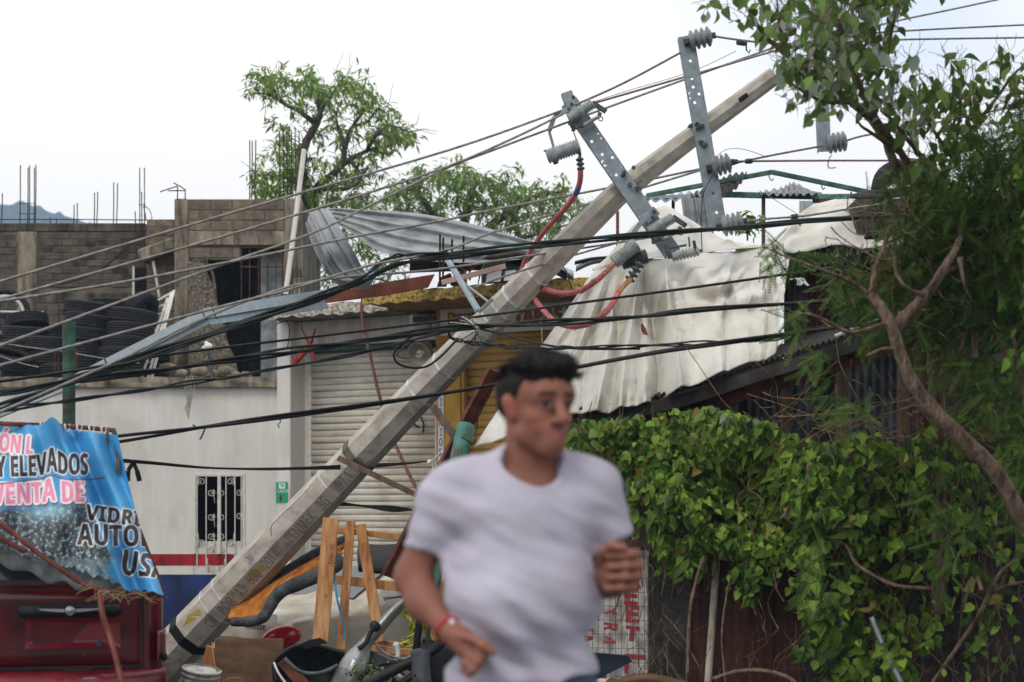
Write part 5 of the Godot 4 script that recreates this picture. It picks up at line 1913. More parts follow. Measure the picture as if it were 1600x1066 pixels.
	cable("cable_loop", [[724, 508, 12.25], [700, 514, 12.2], [660, 520, 12.1], [634, 532, 12.1], [616, 552, 12.1], [622, 568, 12.1], [645, 575, 12.15], [668, 572, 12.2], [690, 556, 12.25], [715, 530, 12.3]], 0.0085, M("black_cable"), "black cable loop hanging from the lashing before the lamp")
	cable("cable_loop", [[722, 506, 12.25], [690, 520, 12.2], [655, 528, 12.1], [634, 540, 12.1], [620, 556, 12.1], [640, 560, 12.1]], 0.006, M("iron"), "thin grey cable loop inside the black one before the lamp")
	var ls := thing("lashing", "tangle of thin tie wires lashing the black cables to the pole", "lashing", at(728, 515, 12.25))
	for i in 9:
		var a := -12.0 + i * 3.0
		var b := MB.new()
		b.tube(smooth(path3([[722 + a * 1.6, 505 - rng.randf() * 12, 12.2], [735 + rng.randf() * 16, 512, 12.15], [728 + a + rng.randf() * 18, 526 + rng.randf() * 12, 12.25]]), 3), 0.004, 4)
		part(ls, "tie_wire", b, M("iron") if i % 2 else M("steel_band"))
	cable("conduit_hose", [[568, 462, 18.6], [565, 480, 18.6], [568, 510, 18.5], [577, 550, 18.3], [588, 600, 18.0], [600, 645, 17.7], [616, 690, 17.4], [636, 735, 17.1], [657, 776, 16.8]], 0.018, M("conduit"), "reddish brown hose hanging from the eave down the cream shutter")
	var ct := MB.new()
	ct.tube(smooth(path3([[880, 418, 13.1], [885, 424, 13.0], [888, 436, 12.9], [896, 456, 12.9]])), 0.006, 5)
	solid("bent_wire", ct, M("black_cable"), "bent dark wire over the yellow eave beside the pole", "cable")
	# red insulated cables of the transformer drop
	var rg := "red insulated cables hanging from the crossarm"
	var c0 := thing("red_cable", "thick red cable hanging from the upper arrester to behind the pole", "cable", at(815, 430, 12.9), rg)
	var rp := smooth(path3([[907, 266, 12.37], [906, 284, 12.4], [898, 306, 12.5], [876, 334, 12.6], [852, 360, 12.75], [832, 388, 12.9], [820, 410, 13.0], [812, 436, 13.1]]), 8)
	var rb := MB.new()
	rb.soft()
	rb.tube(rp, 0.021, 8)
	part(c0, "sheath", rb, M("red_cable"))
	var bb := MB.new()
	bb.soft()
	bb.tube(rp.slice(11, 16), 0.0235, 8)
	part(c0, "blue_tape", bb, M("blue_band"))
	var i0 := 0
	for q in [[[[984, 438, 12.25], [970, 452, 12.0], [950, 484, 11.75], [925, 504, 11.7], [895, 510, 11.8], [868, 503, 12.1], [848, 484, 12.5], [836, 468, 12.9]], "lower red cable sagging across the tarpaulin to the pole"], [[[962, 408, 12.3], [950, 422, 12.2], [930, 440, 12.2], [905, 455, 12.3], [875, 458, 12.6], [845, 450, 13.0]], "upper red cable curving from the lower arrester to the pole"]]:
		var cc := thing("red_cable", q[1], "cable", at(q[0][-1][0], q[0][-1][1], q[0][-1][2]), rg)
		var pp := smooth(path3(q[0]), 8)
		var a := MB.new()
		a.soft()
		a.tube(pp.slice(0, 11), 0.02, 8)
		part(cc, "faded_end", a, M("orange_cable"))
		var e := MB.new()
		e.soft()
		e.tube(pp.slice(10), 0.021, 8)
		part(cc, "sheath", e, M("red_cable"))
		var w := MB.new()
		var wp := PackedVector3Array()
		for i in range(14, pp.size()):
			wp.append(pp[i] + Vector3(0, cos(i * 0.7), absf(sin(i * 0.7))) * 0.03)
		w.tube(wp, 0.003, 4)
		part(cc, "earth_wire", w, M("copper_wire"))
	# black cloth ribbons
	ribbon("cloth_ribbon", [[148, 717, 10.0, 0.03], [230, 723, 10.6, 0.03], [320, 731, 11.4, 0.045], [400, 733, 12.2, 0.05], [470, 732, 13.0, 0.03], [560, 729, 14.1, 0.045], [640, 724, 15.6, 0.03], [676, 720, 16.2, 0.02]], "long black ribbon stretched from the banner frame to the red beam")
	ribbon("cloth_ribbon", [[516, 786, 14.1, 0.05], [560, 790, 14.6, 0.065], [610, 795, 15.2, 0.06], [645, 797, 15.6, 0.045]], "short black ribbon behind the pole low on the cream shutter")
	var bow := thing("ribbon_knot", "knot with two hanging tails on the black ribbon by the banner", "ribbon", at(208, 725, 10.35))
	for q in [[[208, 722], [200, 736], [199, 752]], [[208, 722], [214, 736], [218, 752]]]:
		var m := MB.new()
		m.bar(at(q[0][0], q[0][1], 10.34), at(q[1][0], q[1][1], 10.33), 0.025, 0.006, Vector3.BACK)
		m.bar(at(q[1][0], q[1][1], 10.33), at(q[2][0], q[2][1], 10.33), 0.03, 0.006, Vector3.BACK)
		part(bow, "tail", m, M("black_strap"))
	var kn := MB.new()
	kn.ball(at(208, 722, 10.34), Vector3(0.016, 0.016, 0.014), 8)
	part(bow, "knot", kn, M("black_strap"))
	var tk := MB.new()
	tk.tube(smooth(path3([[301, 664, 10.85], [308, 668, 10.85], [320, 667, 10.85], [316, 680, 10.85], [312, 687, 10.85]])), 0.005, 4)
	solid("cable_tie", tk, M("black_cable"), "loose black tie on the heavy double cable before the white wall", "tie")
	var wk := MB.new()
	wk.tube(smooth(path3([[672, 722, 16.0], [682, 714, 15.6], [690, 706, 15.2]])), 0.01, 5)
	wk.tube(smooth(path3([[672, 721, 16.0], [676, 730, 16.0], [679, 742, 16.0]])), 0.008, 5)
	wk.ball(at(672, 722, 16.0), Vector3(0.03, 0.024, 0.024), 8)
	solid("white_cord_knot", wk, M("plastic_white"), "white cord knot tying the black ribbon by the red beam", "cord")


func ribbon(called: String, list: Array, label: String) -> void:
	var pts := []
	var ws := []
	for q in list:
		pts.append(at(q[0], q[1], q[2]))
		ws.append(Vector3(q[3], 0, 0))
	var b := MB.new()
	b.sheet(func(u: float, v: float) -> Vector3:
		return curve_at(pts, u) + Vector3(0, cos(u * 9.0) * 0.35 + 0.65, sin(u * 9.0) * 0.5) * (0.5 - v) * curve_at(ws, u).x, 60, 2, 0.003)
	solid(called, b, M("black_strap"), label, "ribbon", "black cloth ribbons")


# ---- loose things on the shop roofs ----
func build_roof_debris() -> void:
	# curled end of the roofing sheet, hanging over the slab
	var left := [at(481, 363, 16.9), at(490, 388, 16.6), at(503, 414, 16.5), at(529, 446, 16.6), at(580, 452, 16.5)]
	var right := [at(513, 325, 17.1), at(532, 356, 16.75), at(552, 392, 16.7), at(574, 428, 16.8), at(612, 443, 16.6)]
	var c := MB.new()
	c.sheet(func(u: float, v: float) -> Vector3:
		var p := curve_at(left, v).lerp(curve_at(right, v), u)
		var n := Vector3(-0.35, 0.25, 0.9)
		return p + n * (ridge(u * 3.0) * 0.045 + 0.16 * sin(u * PI) + 0.012 * sin(v * 11.0 + u * 4.0)), 48, 36, 0.004)
	solid("curled_roof_sheet", c, M("zinc_sheet"), "torn end of ribbed zinc roofing curled down over the slab edge", "roof sheet", "blown-off zinc roof sheets")
	var top := [at(513, 325, 17.1), at(560, 330, 17.2), at(622, 333, 17.3), at(690, 340, 17.4), at(759, 353, 17.5), at(812, 370, 17.6), at(862, 389, 17.7)]
	var bot := [at(523, 348, 17.0), at(552, 368, 16.7), at(585, 392, 16.4), at(640, 404, 16.2), at(712, 408, 16.1), at(790, 404, 16.3), at(862, 399, 16.6)]
	var s := MB.new()
	s.sheet(func(u: float, v: float) -> Vector3:
		var p := curve_at(top, u).lerp(curve_at(bot, u), v)
		var n := Vector3(0.1, 0.55, 0.8)
		return p + n * (ridge(v * 4.0) * 0.05 * minf(1.0, 0.3 + u * 3.0) + 0.008 * sin(u * 17.0) * sin(v * 6.0) + 0.03 * sin(u * 6.0)), 70, 60, 0.004)
	solid("ribbed_roof_sheet", s, M("zinc_sheet"), "large crumpled ribbed zinc roof sheet lying tilted on the shop roof", "roof sheet", "blown-off zinc roof sheets")
	var s2 := MB.new()
	s2.sheet(func(u: float, v: float) -> Vector3:
		var p := at(lerpf(640, 880, u), lerpf(400, 407, u) + v * lerpf(26, 10, u), 17.2 - 0.5 * v)
		return p + Vector3(0, 0.02, 0.03) * ridge(v * 3.0), 20, 24, 0.004)
	solid("ribbed_roof_sheet", s2, M("dull_sheet"), "dark dull roof sheet under the large crumpled one", "roof sheet", "blown-off zinc roof sheets")
	# pale crumpled film by the end of the curled sheet
	var bl := MB.new()
	bl.soft()
	bl.ball(at(578, 424, 16.4), Vector3(0.03, 0.022, 0.02), 7)
	bl.ball(at(584, 421, 16.4), Vector3(0.025, 0.014, 0.02), 7)
	solid("blue_rag", bl, M("blue_strap"), "scrap of bright blue plastic caught on the cables by the curled sheet", "rag")
	# brown board on the slab
	var bo := MB.new()
	bo.prism(Transform3D(Basis(), Vector3(0, 0, -17.85)), PackedVector2Array([flat(498, 475, 17.85), flat(500, 461, 17.85), flat(610, 440, 17.85), flat(679, 429, 17.85), flat(669, 449, 17.85), flat(600, 462, 17.85)]), 0.05)
	solid("brown_board", bo, M("brown_board"), "reddish brown board lying along the slab beneath the roof sheets", "board")
	# rods standing on the yellow shop roof
	for q in [[687, 446, 366, "leftmost of the rods before the big roof sheet"], [692, 446, 371, "rod close beside the leftmost one before the big roof sheet"], [706, 420, 374, "third, shorter rod before the big roof sheet"], [724, 420, 369, "rod set apart nearest the red cable before the roof sheet"]]:
		var b := MB.new()
		b.tube(path3([[q[0], q[1], 16.2], [q[0] + 0.4, q[2], 16.0]]), 0.011, 5)
		solid("roof_rod", b, M("rebar"), q[3], "rod", "iron rods on the yellow shop roof")
	# galvanized strut clamped to the pole
	var st := thing("pole_strut", "grey steel strut with a thin stay slanting up from the pole clamp", "strut", at(748, 487, 13.2))
	var sm := MB.new()
	sm.tube(path3([[748, 487, 13.2], [698, 404, 14.2]]), 0.027, 8)
	part(st, "tube", sm, M("galvanized"))
	var sn := MB.new()
	sn.tube(path3([[766, 474, 13.1], [730, 446, 13.6]]), 0.01, 6)
	part(st, "stay", sn, M("galvanized"))
	var se := MB.new()
	se.ball(at(699, 402, 14.2), Vector3(0.045, 0.035, 0.04), 8)
	part(st, "end_fitting", se, M("iron"))
	var sc := MB.new()
	sc.bar(at(748, 488, 13.02), at(770, 467, 12.97), 0.03, 0.02, Vector3.BACK, 0.005)
	part(st, "clamp_plate", sc, M("galvanized"))
	# scrap car plastics on the yellow roof
	var g := "scrapped car parts on the yellow shop roof"
	var h := thing("car_grille", "light grey scrapped car front with a two-part grille on the yellow roof", "car part", at(780, 446, 16.6), g)
	var hm := MB.new()
	hm.soft()
	hm.sheet(func(u: float, v: float) -> Vector3: return at(lerpf(752, 812, u), lerpf(418, 445, v) - 9.0 * sin(u * PI) * (1.0 - v), 16.6) + Vector3(0, 0, 0.12 * sin(u * PI) * sin(v * PI * 0.6 + 0.4)), 18, 10, 0.02)
	part(h, "shell", hm, M("car_grey"))
	for q in [[762, 424, 784, 440], [790, 424, 806, 438]]:
		var m := MB.new()
		m.prism(Transform3D(Basis(), Vector3(0, 0, -16.43)), PackedVector2Array([flat(q[0], q[1], 16.43), flat(q[2], q[1] - 2, 16.43), flat(q[2] - 2, q[3], 16.43), flat(q[0] - 3, q[3] + 1, 16.43)]), 0.02)
		part(h, "opening", m, M("plastic_white"))
	var ti := 0
	for q in [[[[748, 440], [752, 424], [762, 414], [790, 408]], 0.03, "galvanized", "grey curved car trim arching over the scrapped grille"], [[[812, 424], [840, 417], [870, 421], [896, 431]], 0.05, "silver_paint", "silver car bumper strip lying beside the pole on the yellow roof"], [[[806, 436], [836, 424], [862, 424], [885, 435]], 0.022, "car_black", "black car trim strip lying under the silver bumper strip"], [[[820, 430], [842, 426], [858, 432], [830, 440]], 0.02, "plastic_white", "white plastic bar among the scrapped car trims"], [[[850, 428], [868, 420], [880, 424], [892, 434]], 0.02, "car_black", "short black hooked trim near the red cable"], [[[900, 420], [925, 409], [950, 406], [975, 408]], 0.03, "galvanized", "grey sheet strip on the roof between pole and tarpaulin"], [[[898, 411], [925, 405], [952, 403]], 0.02, "car_black", "thin black strip on the roof between pole and tarpaulin"], [[[735, 414], [760, 404], [800, 398], [840, 402]], 0.04, "dull_sheet", "dark crumpled strip under the large roof sheet"]]:
		var m := MB.new()
		m.soft()
		var pts := []
		for e in q[0]:
			pts.append([e[0], e[1], 16.5 - 0.02 * ti])
		var sp := smooth(path3(pts), 6)
		m.sheet(func(u: float, v: float) -> Vector3:
			var i := mini(int(u * (sp.size() - 1) + 0.5), sp.size() - 1)
			return sp[i] + Vector3(0, (0.5 - v) * 2.0 * q[1], 0.05 * sin(v * PI)), sp.size() - 1, 5, 0.008)
		solid("car_trim", m, M(q[2]), q[3], "car part", g)
		ti += 1
	# orange frame and wire bundle
	var orf := thing("orange_frame", "small orange wire frame standing on the yellow roof beside the strut", "frame", at(728, 446, 16.3), g)
	for q in [[722, 440, 722, 414], [734, 438, 734, 412], [720, 424, 742, 420]]:
		var m := MB.new()
		m.bar(at(q[0], q[1], 16.3), at(q[2], q[3], 16.3), 0.022, 0.022, Vector3.BACK)
		part(orf, "rod", m, M("foam"))
	var wb := MB.new()
	for i in 5:
		var k := i * 3.0
		wb.tube(smooth(path3([[684 + k, 448, 16.3], [690 + k, 434 - k * 0.5, 16.2], [700 + k * 0.6, 438, 16.2], [706 + k, 446, 16.3]]), 4), 0.01, 4)
	solid("wire_tangle", wb, M("rust"), "small tangle of rusty wires by the rods on the yellow roof", "wire", g, "stuff")
	var pk := MB.new()
	pk.bar(at(690, 442, 15.6), at(790, 416, 15.4), 0.05, 0.02, Vector3.BACK, 0.004)
	solid("pink_lath", pk, mk("pink_lath", hx("9b7f78 b0958d"), 0.8), "dusty pink lath lying above the yellow eave", "lath", g)
	# folded galvanized beam hanging from the roofs on the left
	var be := thing("bent_beam", "pale galvanized channel beam bent down across the white house", "beam", at(320, 490, 14.6))
	var segs := [[[-60, 664, 11.6], [120, 592, 12.7], 0.1], [[120, 592, 12.7], [322, 489, 14.3], 0.085], [[318, 490, 14.3], [508, 459, 16.6], 0.095]]
	for q in segs:
		channel(be, "flange", at(q[0][0], q[0][1], q[0][2]), at(q[1][0], q[1][1], q[1][2]), q[2], 0.03)
	for q in [[[322, 497, 14.36], [508, 472, 16.65], 0.14], [[200, 560, 13.3], [322, 500, 14.36], 0.09]]:
		var m := MB.new()
		m.bar(at(q[0][0], q[0][1], q[0][2]), at(q[1][0], q[1][1], q[1][2]), q[2], 0.012, Vector3.BACK, 0.002)
		part(be, "web", m, M("galvanized"))
	for px in [[166, 568, 13.0], [318, 491, 14.2], [334, 488, 14.4]]:
		var m := MB.new()
		m.bar(at(px[0] - 3, px[1] - 8, px[2] - 0.04), at(px[0] + 4, px[1] + 10, px[2] - 0.04), 0.012, 0.01, Vector3.BACK)
		part(be, "tie", m, M("iron"))
	# green post and red-brown beam, green pipe, laths in front of the shops
	var po := MB.new()
	po.tube(PackedVector3Array([at(107.5, 500, 11.4) * Vector3(1, 0, 1) + Vector3(0, GY, 0), at(107.5, 503, 11.4)]), 0.044, 16)
	solid("green_post", po, M("green_paint"), "upright round green steel post with rust patches behind the van", "post")
	var rb := MB.new()
	rb.bar(at(604, 900, 13.2), at(770, 578, 12.9), 0.09, 0.045, Vector3(0.6, 0, 0.8), 0.004)
	rb.bar(at(612, 902, 13.25), at(779, 579, 12.95), 0.02, 0.09, Vector3(0.6, 0, 0.8), 0.004)
	solid("red_beam", rb, M("red_oxide"), "reddish brown steel beam leaning upright against the yellow shop", "beam")
	var gp := MB.new()
	gp.tube(path3([[728, 664, 12.3], [700, 790, 12.1], [668, 940, 11.9], [662, 970, 11.85]]), 0.064, 14)
	solid("teal_pipe", gp, M("teal_paint"), "thick teal painted pipe leaning behind the man's shoulder", "pipe")
	for q in [[[529, 716, 13.4], [656, 776, 12.9], 0.045, "grey weathered lath slanting down from the pole to the red beam"], [[677, 636, 12.9], [716, 690, 12.6], 0.06, "short weathered wood piece between the pole and the red beam"]]:
		var m := MB.new()
		m.bar(at(q[0][0], q[0][1], q[0][2]), at(q[1][0], q[1][1], q[1][2]), q[2], 0.03, Vector3.BACK, 0.004)
		solid("wood_lath", m, M("wood_old"), q[3], "lath", "weathered laths by the red beam")
	var wr := MB.new()
	wr.tube(smooth(path3([[722, 684, 12.15], [730, 688, 12.1], [740, 694, 12.15], [745, 670, 12.2], [746, 656, 12.2]])), 0.006, 4)
	solid("bound_wire", wr, M("black_cable"), "dark wire bound round the teal pipe with its end sticking up", "wire")


func flat(px: float, py: float, d: float) -> Vector2:
	var p := at(px, py, d)
	return Vector2(p.x, p.y)


# profile of trapezoid roof ribs, 0..1, one rib per unit
func ridge(x: float) -> float:
	return clampf((0.17 - absf(fposmod(x, 1.0) - 0.5)) * 12.0, 0.0, 1.0)


func wave(x: float) -> float:
	return 0.5 + 0.5 * cos(x * TAU)


# ---- white tarpaulin over the shack on the right ----
func build_shack() -> void:
	build_tarp()
	# concrete slab and dark sheet wall under it
	var D := 13.4
	var o := thing("dark_shack", "dark shack of rusty sheets under a stained concrete slab behind the bushes", "shack", at(1420, 800, D) * Vector3(1, 0, 1))
	var sl := MB.new()
	sl.sheet(func(u: float, v: float) -> Vector3:
		var px := lerpf(1226, 1900, u)
		return at(px, lerpf(386, 412, v) - 6.0 * u + 1.5 * sin(u * 40.0) * v, D) + Vector3(0, 0.012 * sin(u * 70.0), 0.01 * sin(u * 55.0 + v * 4.0)), 90, 4, 0.03)
	part(o, "slab_edge", sl, M("dark_concrete"))
	var sb := MB.new()
	sb.abox(at(1228, 411, D + 3.5), at(1900, 386, D + 0.03))
	part(o, "roof_slab", sb, M("dark_concrete"))
	var dp := MB.new()
	for i in 26:
		var px := 1262.0 + rng.randf() * 140.0
		dp.bar(at(px, 387, D - 0.02), at(px + rng.randf_range(-1, 1), 391 + rng.randf() * 11.0, D - 0.02), 0.006 + rng.randf() * 0.006, 0.004, Vector3.BACK)
	part(o, "lime_drips", dp, M("plastic_white")).set_meta("kind", "stuff")
	var i0 := 0
	for px in range(1232, 1700, 26):
		var m := MB.new()
		m.sheet(func(u: float, v: float) -> Vector3: return at(px + 25.5 * u, lerpf(412.0, 1160.0, v), D + 0.25) + Vector3(0, 0, 0.012 * wave(u * 3.0)), 12, 1, 0.004)
		part(o, "wall_sheet", m, M("rusty_sheet") if i0 % 3 else M("dull_sheet"))
		i0 += 1
	for q in [[1246, 380, 366], [1288, 380, 371], [1374, 400, 380]]:
		var m := MB.new()
		m.tube(path3([[q[0], q[1] + 8, D + 0.1], [q[0] + 0.5, q[2], D + 0.1]]), 0.009, 4)
		part(o, "rebar_stub", m, M("rebar"))
	var fr := MB.new()
	for i in 14:
		var a := at(1234, 437, 12.4)
		fr.tube(PackedVector3Array([a, a + Vector3(0.05 + rng.randf() * 0.06, 0.01, 0), a + Vector3(0.05 + rng.randf() * 0.1, -0.03 - rng.randf() * 0.02, 0.01)]), 0.004, 4)
	solid("frayed_tarp_edge", fr, M("plastic_white"), "frayed white threads at the corner of the tarpaulin", "threads", "", "stuff")
	# lean-to roof: a row of corrugated sheets sloping down to the left, on a red-brown rafter
	var r := thing("lean_to_roof", "dark corrugated lean-to roof slanting over the vine fence", "roof", at(1250, 560, 11.0))
	var f0 := [at(893, 646, 11.7), at(1040, 620, 11.5), at(1180, 575, 11.2), at(1290, 540, 10.9), at(1420, 497, 10.4), at(1520, 462, 9.9), at(1680, 408, 9.0)]
	for i in 9:
		var m := MB.new()
		var k := i
		m.sheet(func(u: float, v: float) -> Vector3:
			var t := (k + u * 1.04) / 9.0
			var p := curve_at(f0, minf(t, 1.0))
			return p + Vector3(0.25, 0.16, -1.0) * v * 2.4 + Vector3(0, 0.03 * wave(u * 9.0), 0), 36, 2, 0.006)
		part(r, "roof_sheet", m, M("dull_sheet"))
	var ed := MB.new()
	ed.sheet(func(u: float, v: float) -> Vector3: return curve_at(f0, u) + Vector3(0, -0.01 - 0.09 * v, 0.012), 40, 1, 0.012)
	part(r, "edge_board", ed, M("dull_sheet"))
	var sn := MB.new()
	sn.tube(smooth(PackedVector3Array([curve_at(f0, 0.52) + Vector3(0, 0.04, 0.02), curve_at(f0, 0.6) + Vector3(0, 0.05, 0.02), curve_at(f0, 0.7) + Vector3(0, 0.04, 0.02)])), 0.012, 5)
	part(r, "white_edging", sn, M("plastic_white"))
	var rf := MB.new()
	for i in 12:
		var a := curve_at(f0, i / 12.0) + Vector3(0, -0.14, -0.25)
		var b := curve_at(f0, (i + 1) / 12.0) + Vector3(0, -0.14, -0.25)
		rf.bar(a, b, 0.09, 0.05, Vector3.BACK)
	part(r, "rafter", rf, M("red_oxide"))
	for t in [0.16, 0.3, 0.42, 0.55, 0.68, 0.8]:
		var m := MB.new()
		var a := curve_at(f0, t) + Vector3(0, -0.1, -0.3)
		m.bar(a * Vector3(1, 0, 1) + Vector3(0, GY, 0), a, 0.07, 0.07, Vector3.BACK, 0.004)
		part(r, "post", m, M("wood_old"))
	# bluish sheets that close the gap under the roof
	var bs := thing("blue_grey_siding", "bluish grey sheet siding in the gap under the lean-to roof", "siding", at(1180, 660, 12.1))
	for px in range(960, 1420, 52):
		var m := MB.new()
		var y0 := 655.0 - (px - 960) * 0.27
		m.sheet(func(u: float, v: float) -> Vector3: return at(px + 51.0 * u, lerpf(y0, 1190.0, v), 12.2) + Vector3(0, 0, 0.01 * wave(u * 4.0)), 16, 1, 0.004)
		part(bs, "sheet", m, M("blue_sheet") if px % 3 else M("dull_sheet"))
	var dk := MB.new()
	dk.abox(at(900, 1180, 14.6), at(1240, 560, 14.5))
	dk.abox(at(1225, 1180, 13.95), at(1700, 412, 13.9))
	part(bs, "dark_backing", dk, M("dull_sheet"))
	build_steel_frame()


func build_tarp() -> void:
	var o := thing("white_tarpaulin", "big dirty white tarpaulin draped in folds over the shack and crossarm", "tarpaulin", at(1060, 640, 12.4))
	var top := [at(930, 417, 13.3), at(962, 409, 13.0), at(1012, 402, 12.75), at(1062, 398, 12.7), at(1110, 391, 12.75), at(1160, 386, 12.8), at(1205, 384, 12.8), at(1234, 400, 12.8)]
	var bot := [at(742, 694, 12.5), at(830, 668, 12.0), at(896, 640, 11.7), at(948, 640, 11.6), at(1036, 615, 11.5), at(1120, 583, 11.4), at(1175, 564, 11.4), at(1206, 553, 11.4)]
	var m := MB.new()
	m.soft()
	var fn := FastNoiseLite.new()
	fn.seed = 21
	fn.frequency = 0.9
	# folds: [x at top, x at bottom, half width, depth, sharpness] in photo columns
	var folds := [[918, 772, 18, -0.10], [930, 806, 12, 0.15], [941, 846, 17, -0.13], [949, 868, 12, 0.19], [957, 906, 18, -0.15], [972, 930, 11, 0.12], [984, 950, 15, -0.13], [993, 972, 10, 0.17], [1006, 1000, 11, -0.11], [1016, 1032, 20, -0.34], [1040, 1056, 15, 0.19], [1066, 1092, 24, -0.08], [1126, 1118, 26, 0.07], [1152, 1134, 10, -0.12], [1176, 1168, 14, 0.06], [1204, 1196, 8, -0.07], [1216, 1204, 8, 0.06]]
	m.sheet(func(u: float, v: float) -> Vector3:
		var p := curve_at(top, u).lerp(curve_at(bot, u), v)
		p.y += 0.06 * sin(v * PI) * (0.4 + 0.6 * u) - 0.02
		p.z += 0.15 * sin(v * PI * 0.5)
		var px := 800.0 + p.x / -p.z * F
		var dz := 0.0
		for q in folds:
			var w: float = q[2] * lerpf(0.75, 1.25, v)
			var t: float = (px - lerpf(q[0], q[1], v) - 5.0 * sin(v * 5.0 + q[0])) / w
			dz += q[3] * maxf(0.0, 1.0 - absf(t)) * (0.6 + 0.4 * maxf(0.0, 1.0 - absf(t))) * smoothstep(-0.08, 0.3, v)
		# swags slung between the corners at the top right
		for q in [[1120.0, 0.34, 46.0, 0.14], [1100.0, 0.2, 34.0, 0.10], [1165.0, 0.52, 50.0, 0.09]]:
			var t: float = (px - q[0]) / q[2]
			dz += q[3] * exp(-pow((v - q[1] + 0.14 * t * t) / 0.07, 2.0)) * exp(-t * t)
			dz -= q[3] * 0.8 * exp(-pow((v - q[1] - 0.11 + 0.14 * t * t) / 0.06, 2.0)) * exp(-t * t)
		p.z += dz
		p.y += 0.08 * dz * v
		return p + Vector3(0.01, 0.02, 0.03) * fn.get_noise_2d(u * 4.0, v * 3.0), 220, 90, 0.003)
	part(o, "hanging_panel", m, M("tarp"))
	# dark burnt hole
	var hl := MB.new()
	hl.prism(Transform3D(Basis(), Vector3(0, 0, at(0, 0, 11.62).z)), PackedVector2Array([flat(1001, 507, 11.62), flat(1004, 505, 11.62), flat(1009, 514, 11.62), flat(1013, 524, 11.62), flat(1006, 523, 11.62), flat(1002, 517, 11.62)]), 0.004)
	part(o, "burnt_hole", hl, M("brown_board"))
	# the tent over the crossarm end and the roof behind
	var a := [at(925, 420, 13.35), at(950, 400, 13.35), at(990, 352, 13.5), at(1035, 322, 13.6), at(1070, 338, 13.7), at(1110, 362, 13.8), at(1140, 377, 13.8), at(1200, 384, 13.8)]
	var b := [at(930, 419, 13.28), at(962, 411, 12.98), at(1012, 404, 12.73), at(1062, 400, 12.68), at(1110, 393, 12.73), at(1160, 388, 12.78), at(1190, 386, 12.8), at(1206, 386, 12.8)]
	var t := MB.new()
	t.soft()
	t.sheet(func(u: float, v: float) -> Vector3:
		var p := curve_at(a, u).lerp(curve_at(b, u), v)
		p.y -= 0.08 * sin(v * PI)
		return p + Vector3(0.02, 0.05, 0.04) * sin(u * 24.0 + v * 5.0) * sin(v * PI) + Vector3(0, 0.05, 0.06) * fn.get_noise_2d(u * 4.0, v * 3.0) * sin(v * PI), 70, 24, 0.003)
	part(o, "tented_top", t, M("tarp"))
	# second white sheet heaped on the slab
	var ra := [at(1190, 392, 13.9), at(1212, 372, 14.0), at(1238, 346, 14.2), at(1268, 321, 14.4), at(1300, 314, 14.4), at(1340, 320, 14.4), at(1378, 340, 14.4), at(1424, 362, 14.4), at(1470, 384, 14.4)]
	var rb := [at(1196, 412, 12.95), at(1215, 414, 13.0), at(1226, 398, 13.15), at(1262, 389, 13.2), at(1300, 387, 13.3), at(1345, 386, 13.3), at(1380, 384, 13.3), at(1420, 382, 13.4), at(1470, 384, 13.5)]
	var h := MB.new()
	h.soft()
	h.sheet(func(u: float, v: float) -> Vector3:
		var p := curve_at(ra, u).lerp(curve_at(rb, u), v)
		return p + Vector3(0.01, 0.05, 0.06) * fn.get_noise_2d(u * 4.0 + 5.0, v * 3.0) + Vector3(0, 0.08, 0.1) * sin(v * PI), 60, 24, 0.003)
	solid("white_sheet_heap", h, M("tarp"), "second stained white sheet heaped on the slab below the tyres", "tarpaulin")


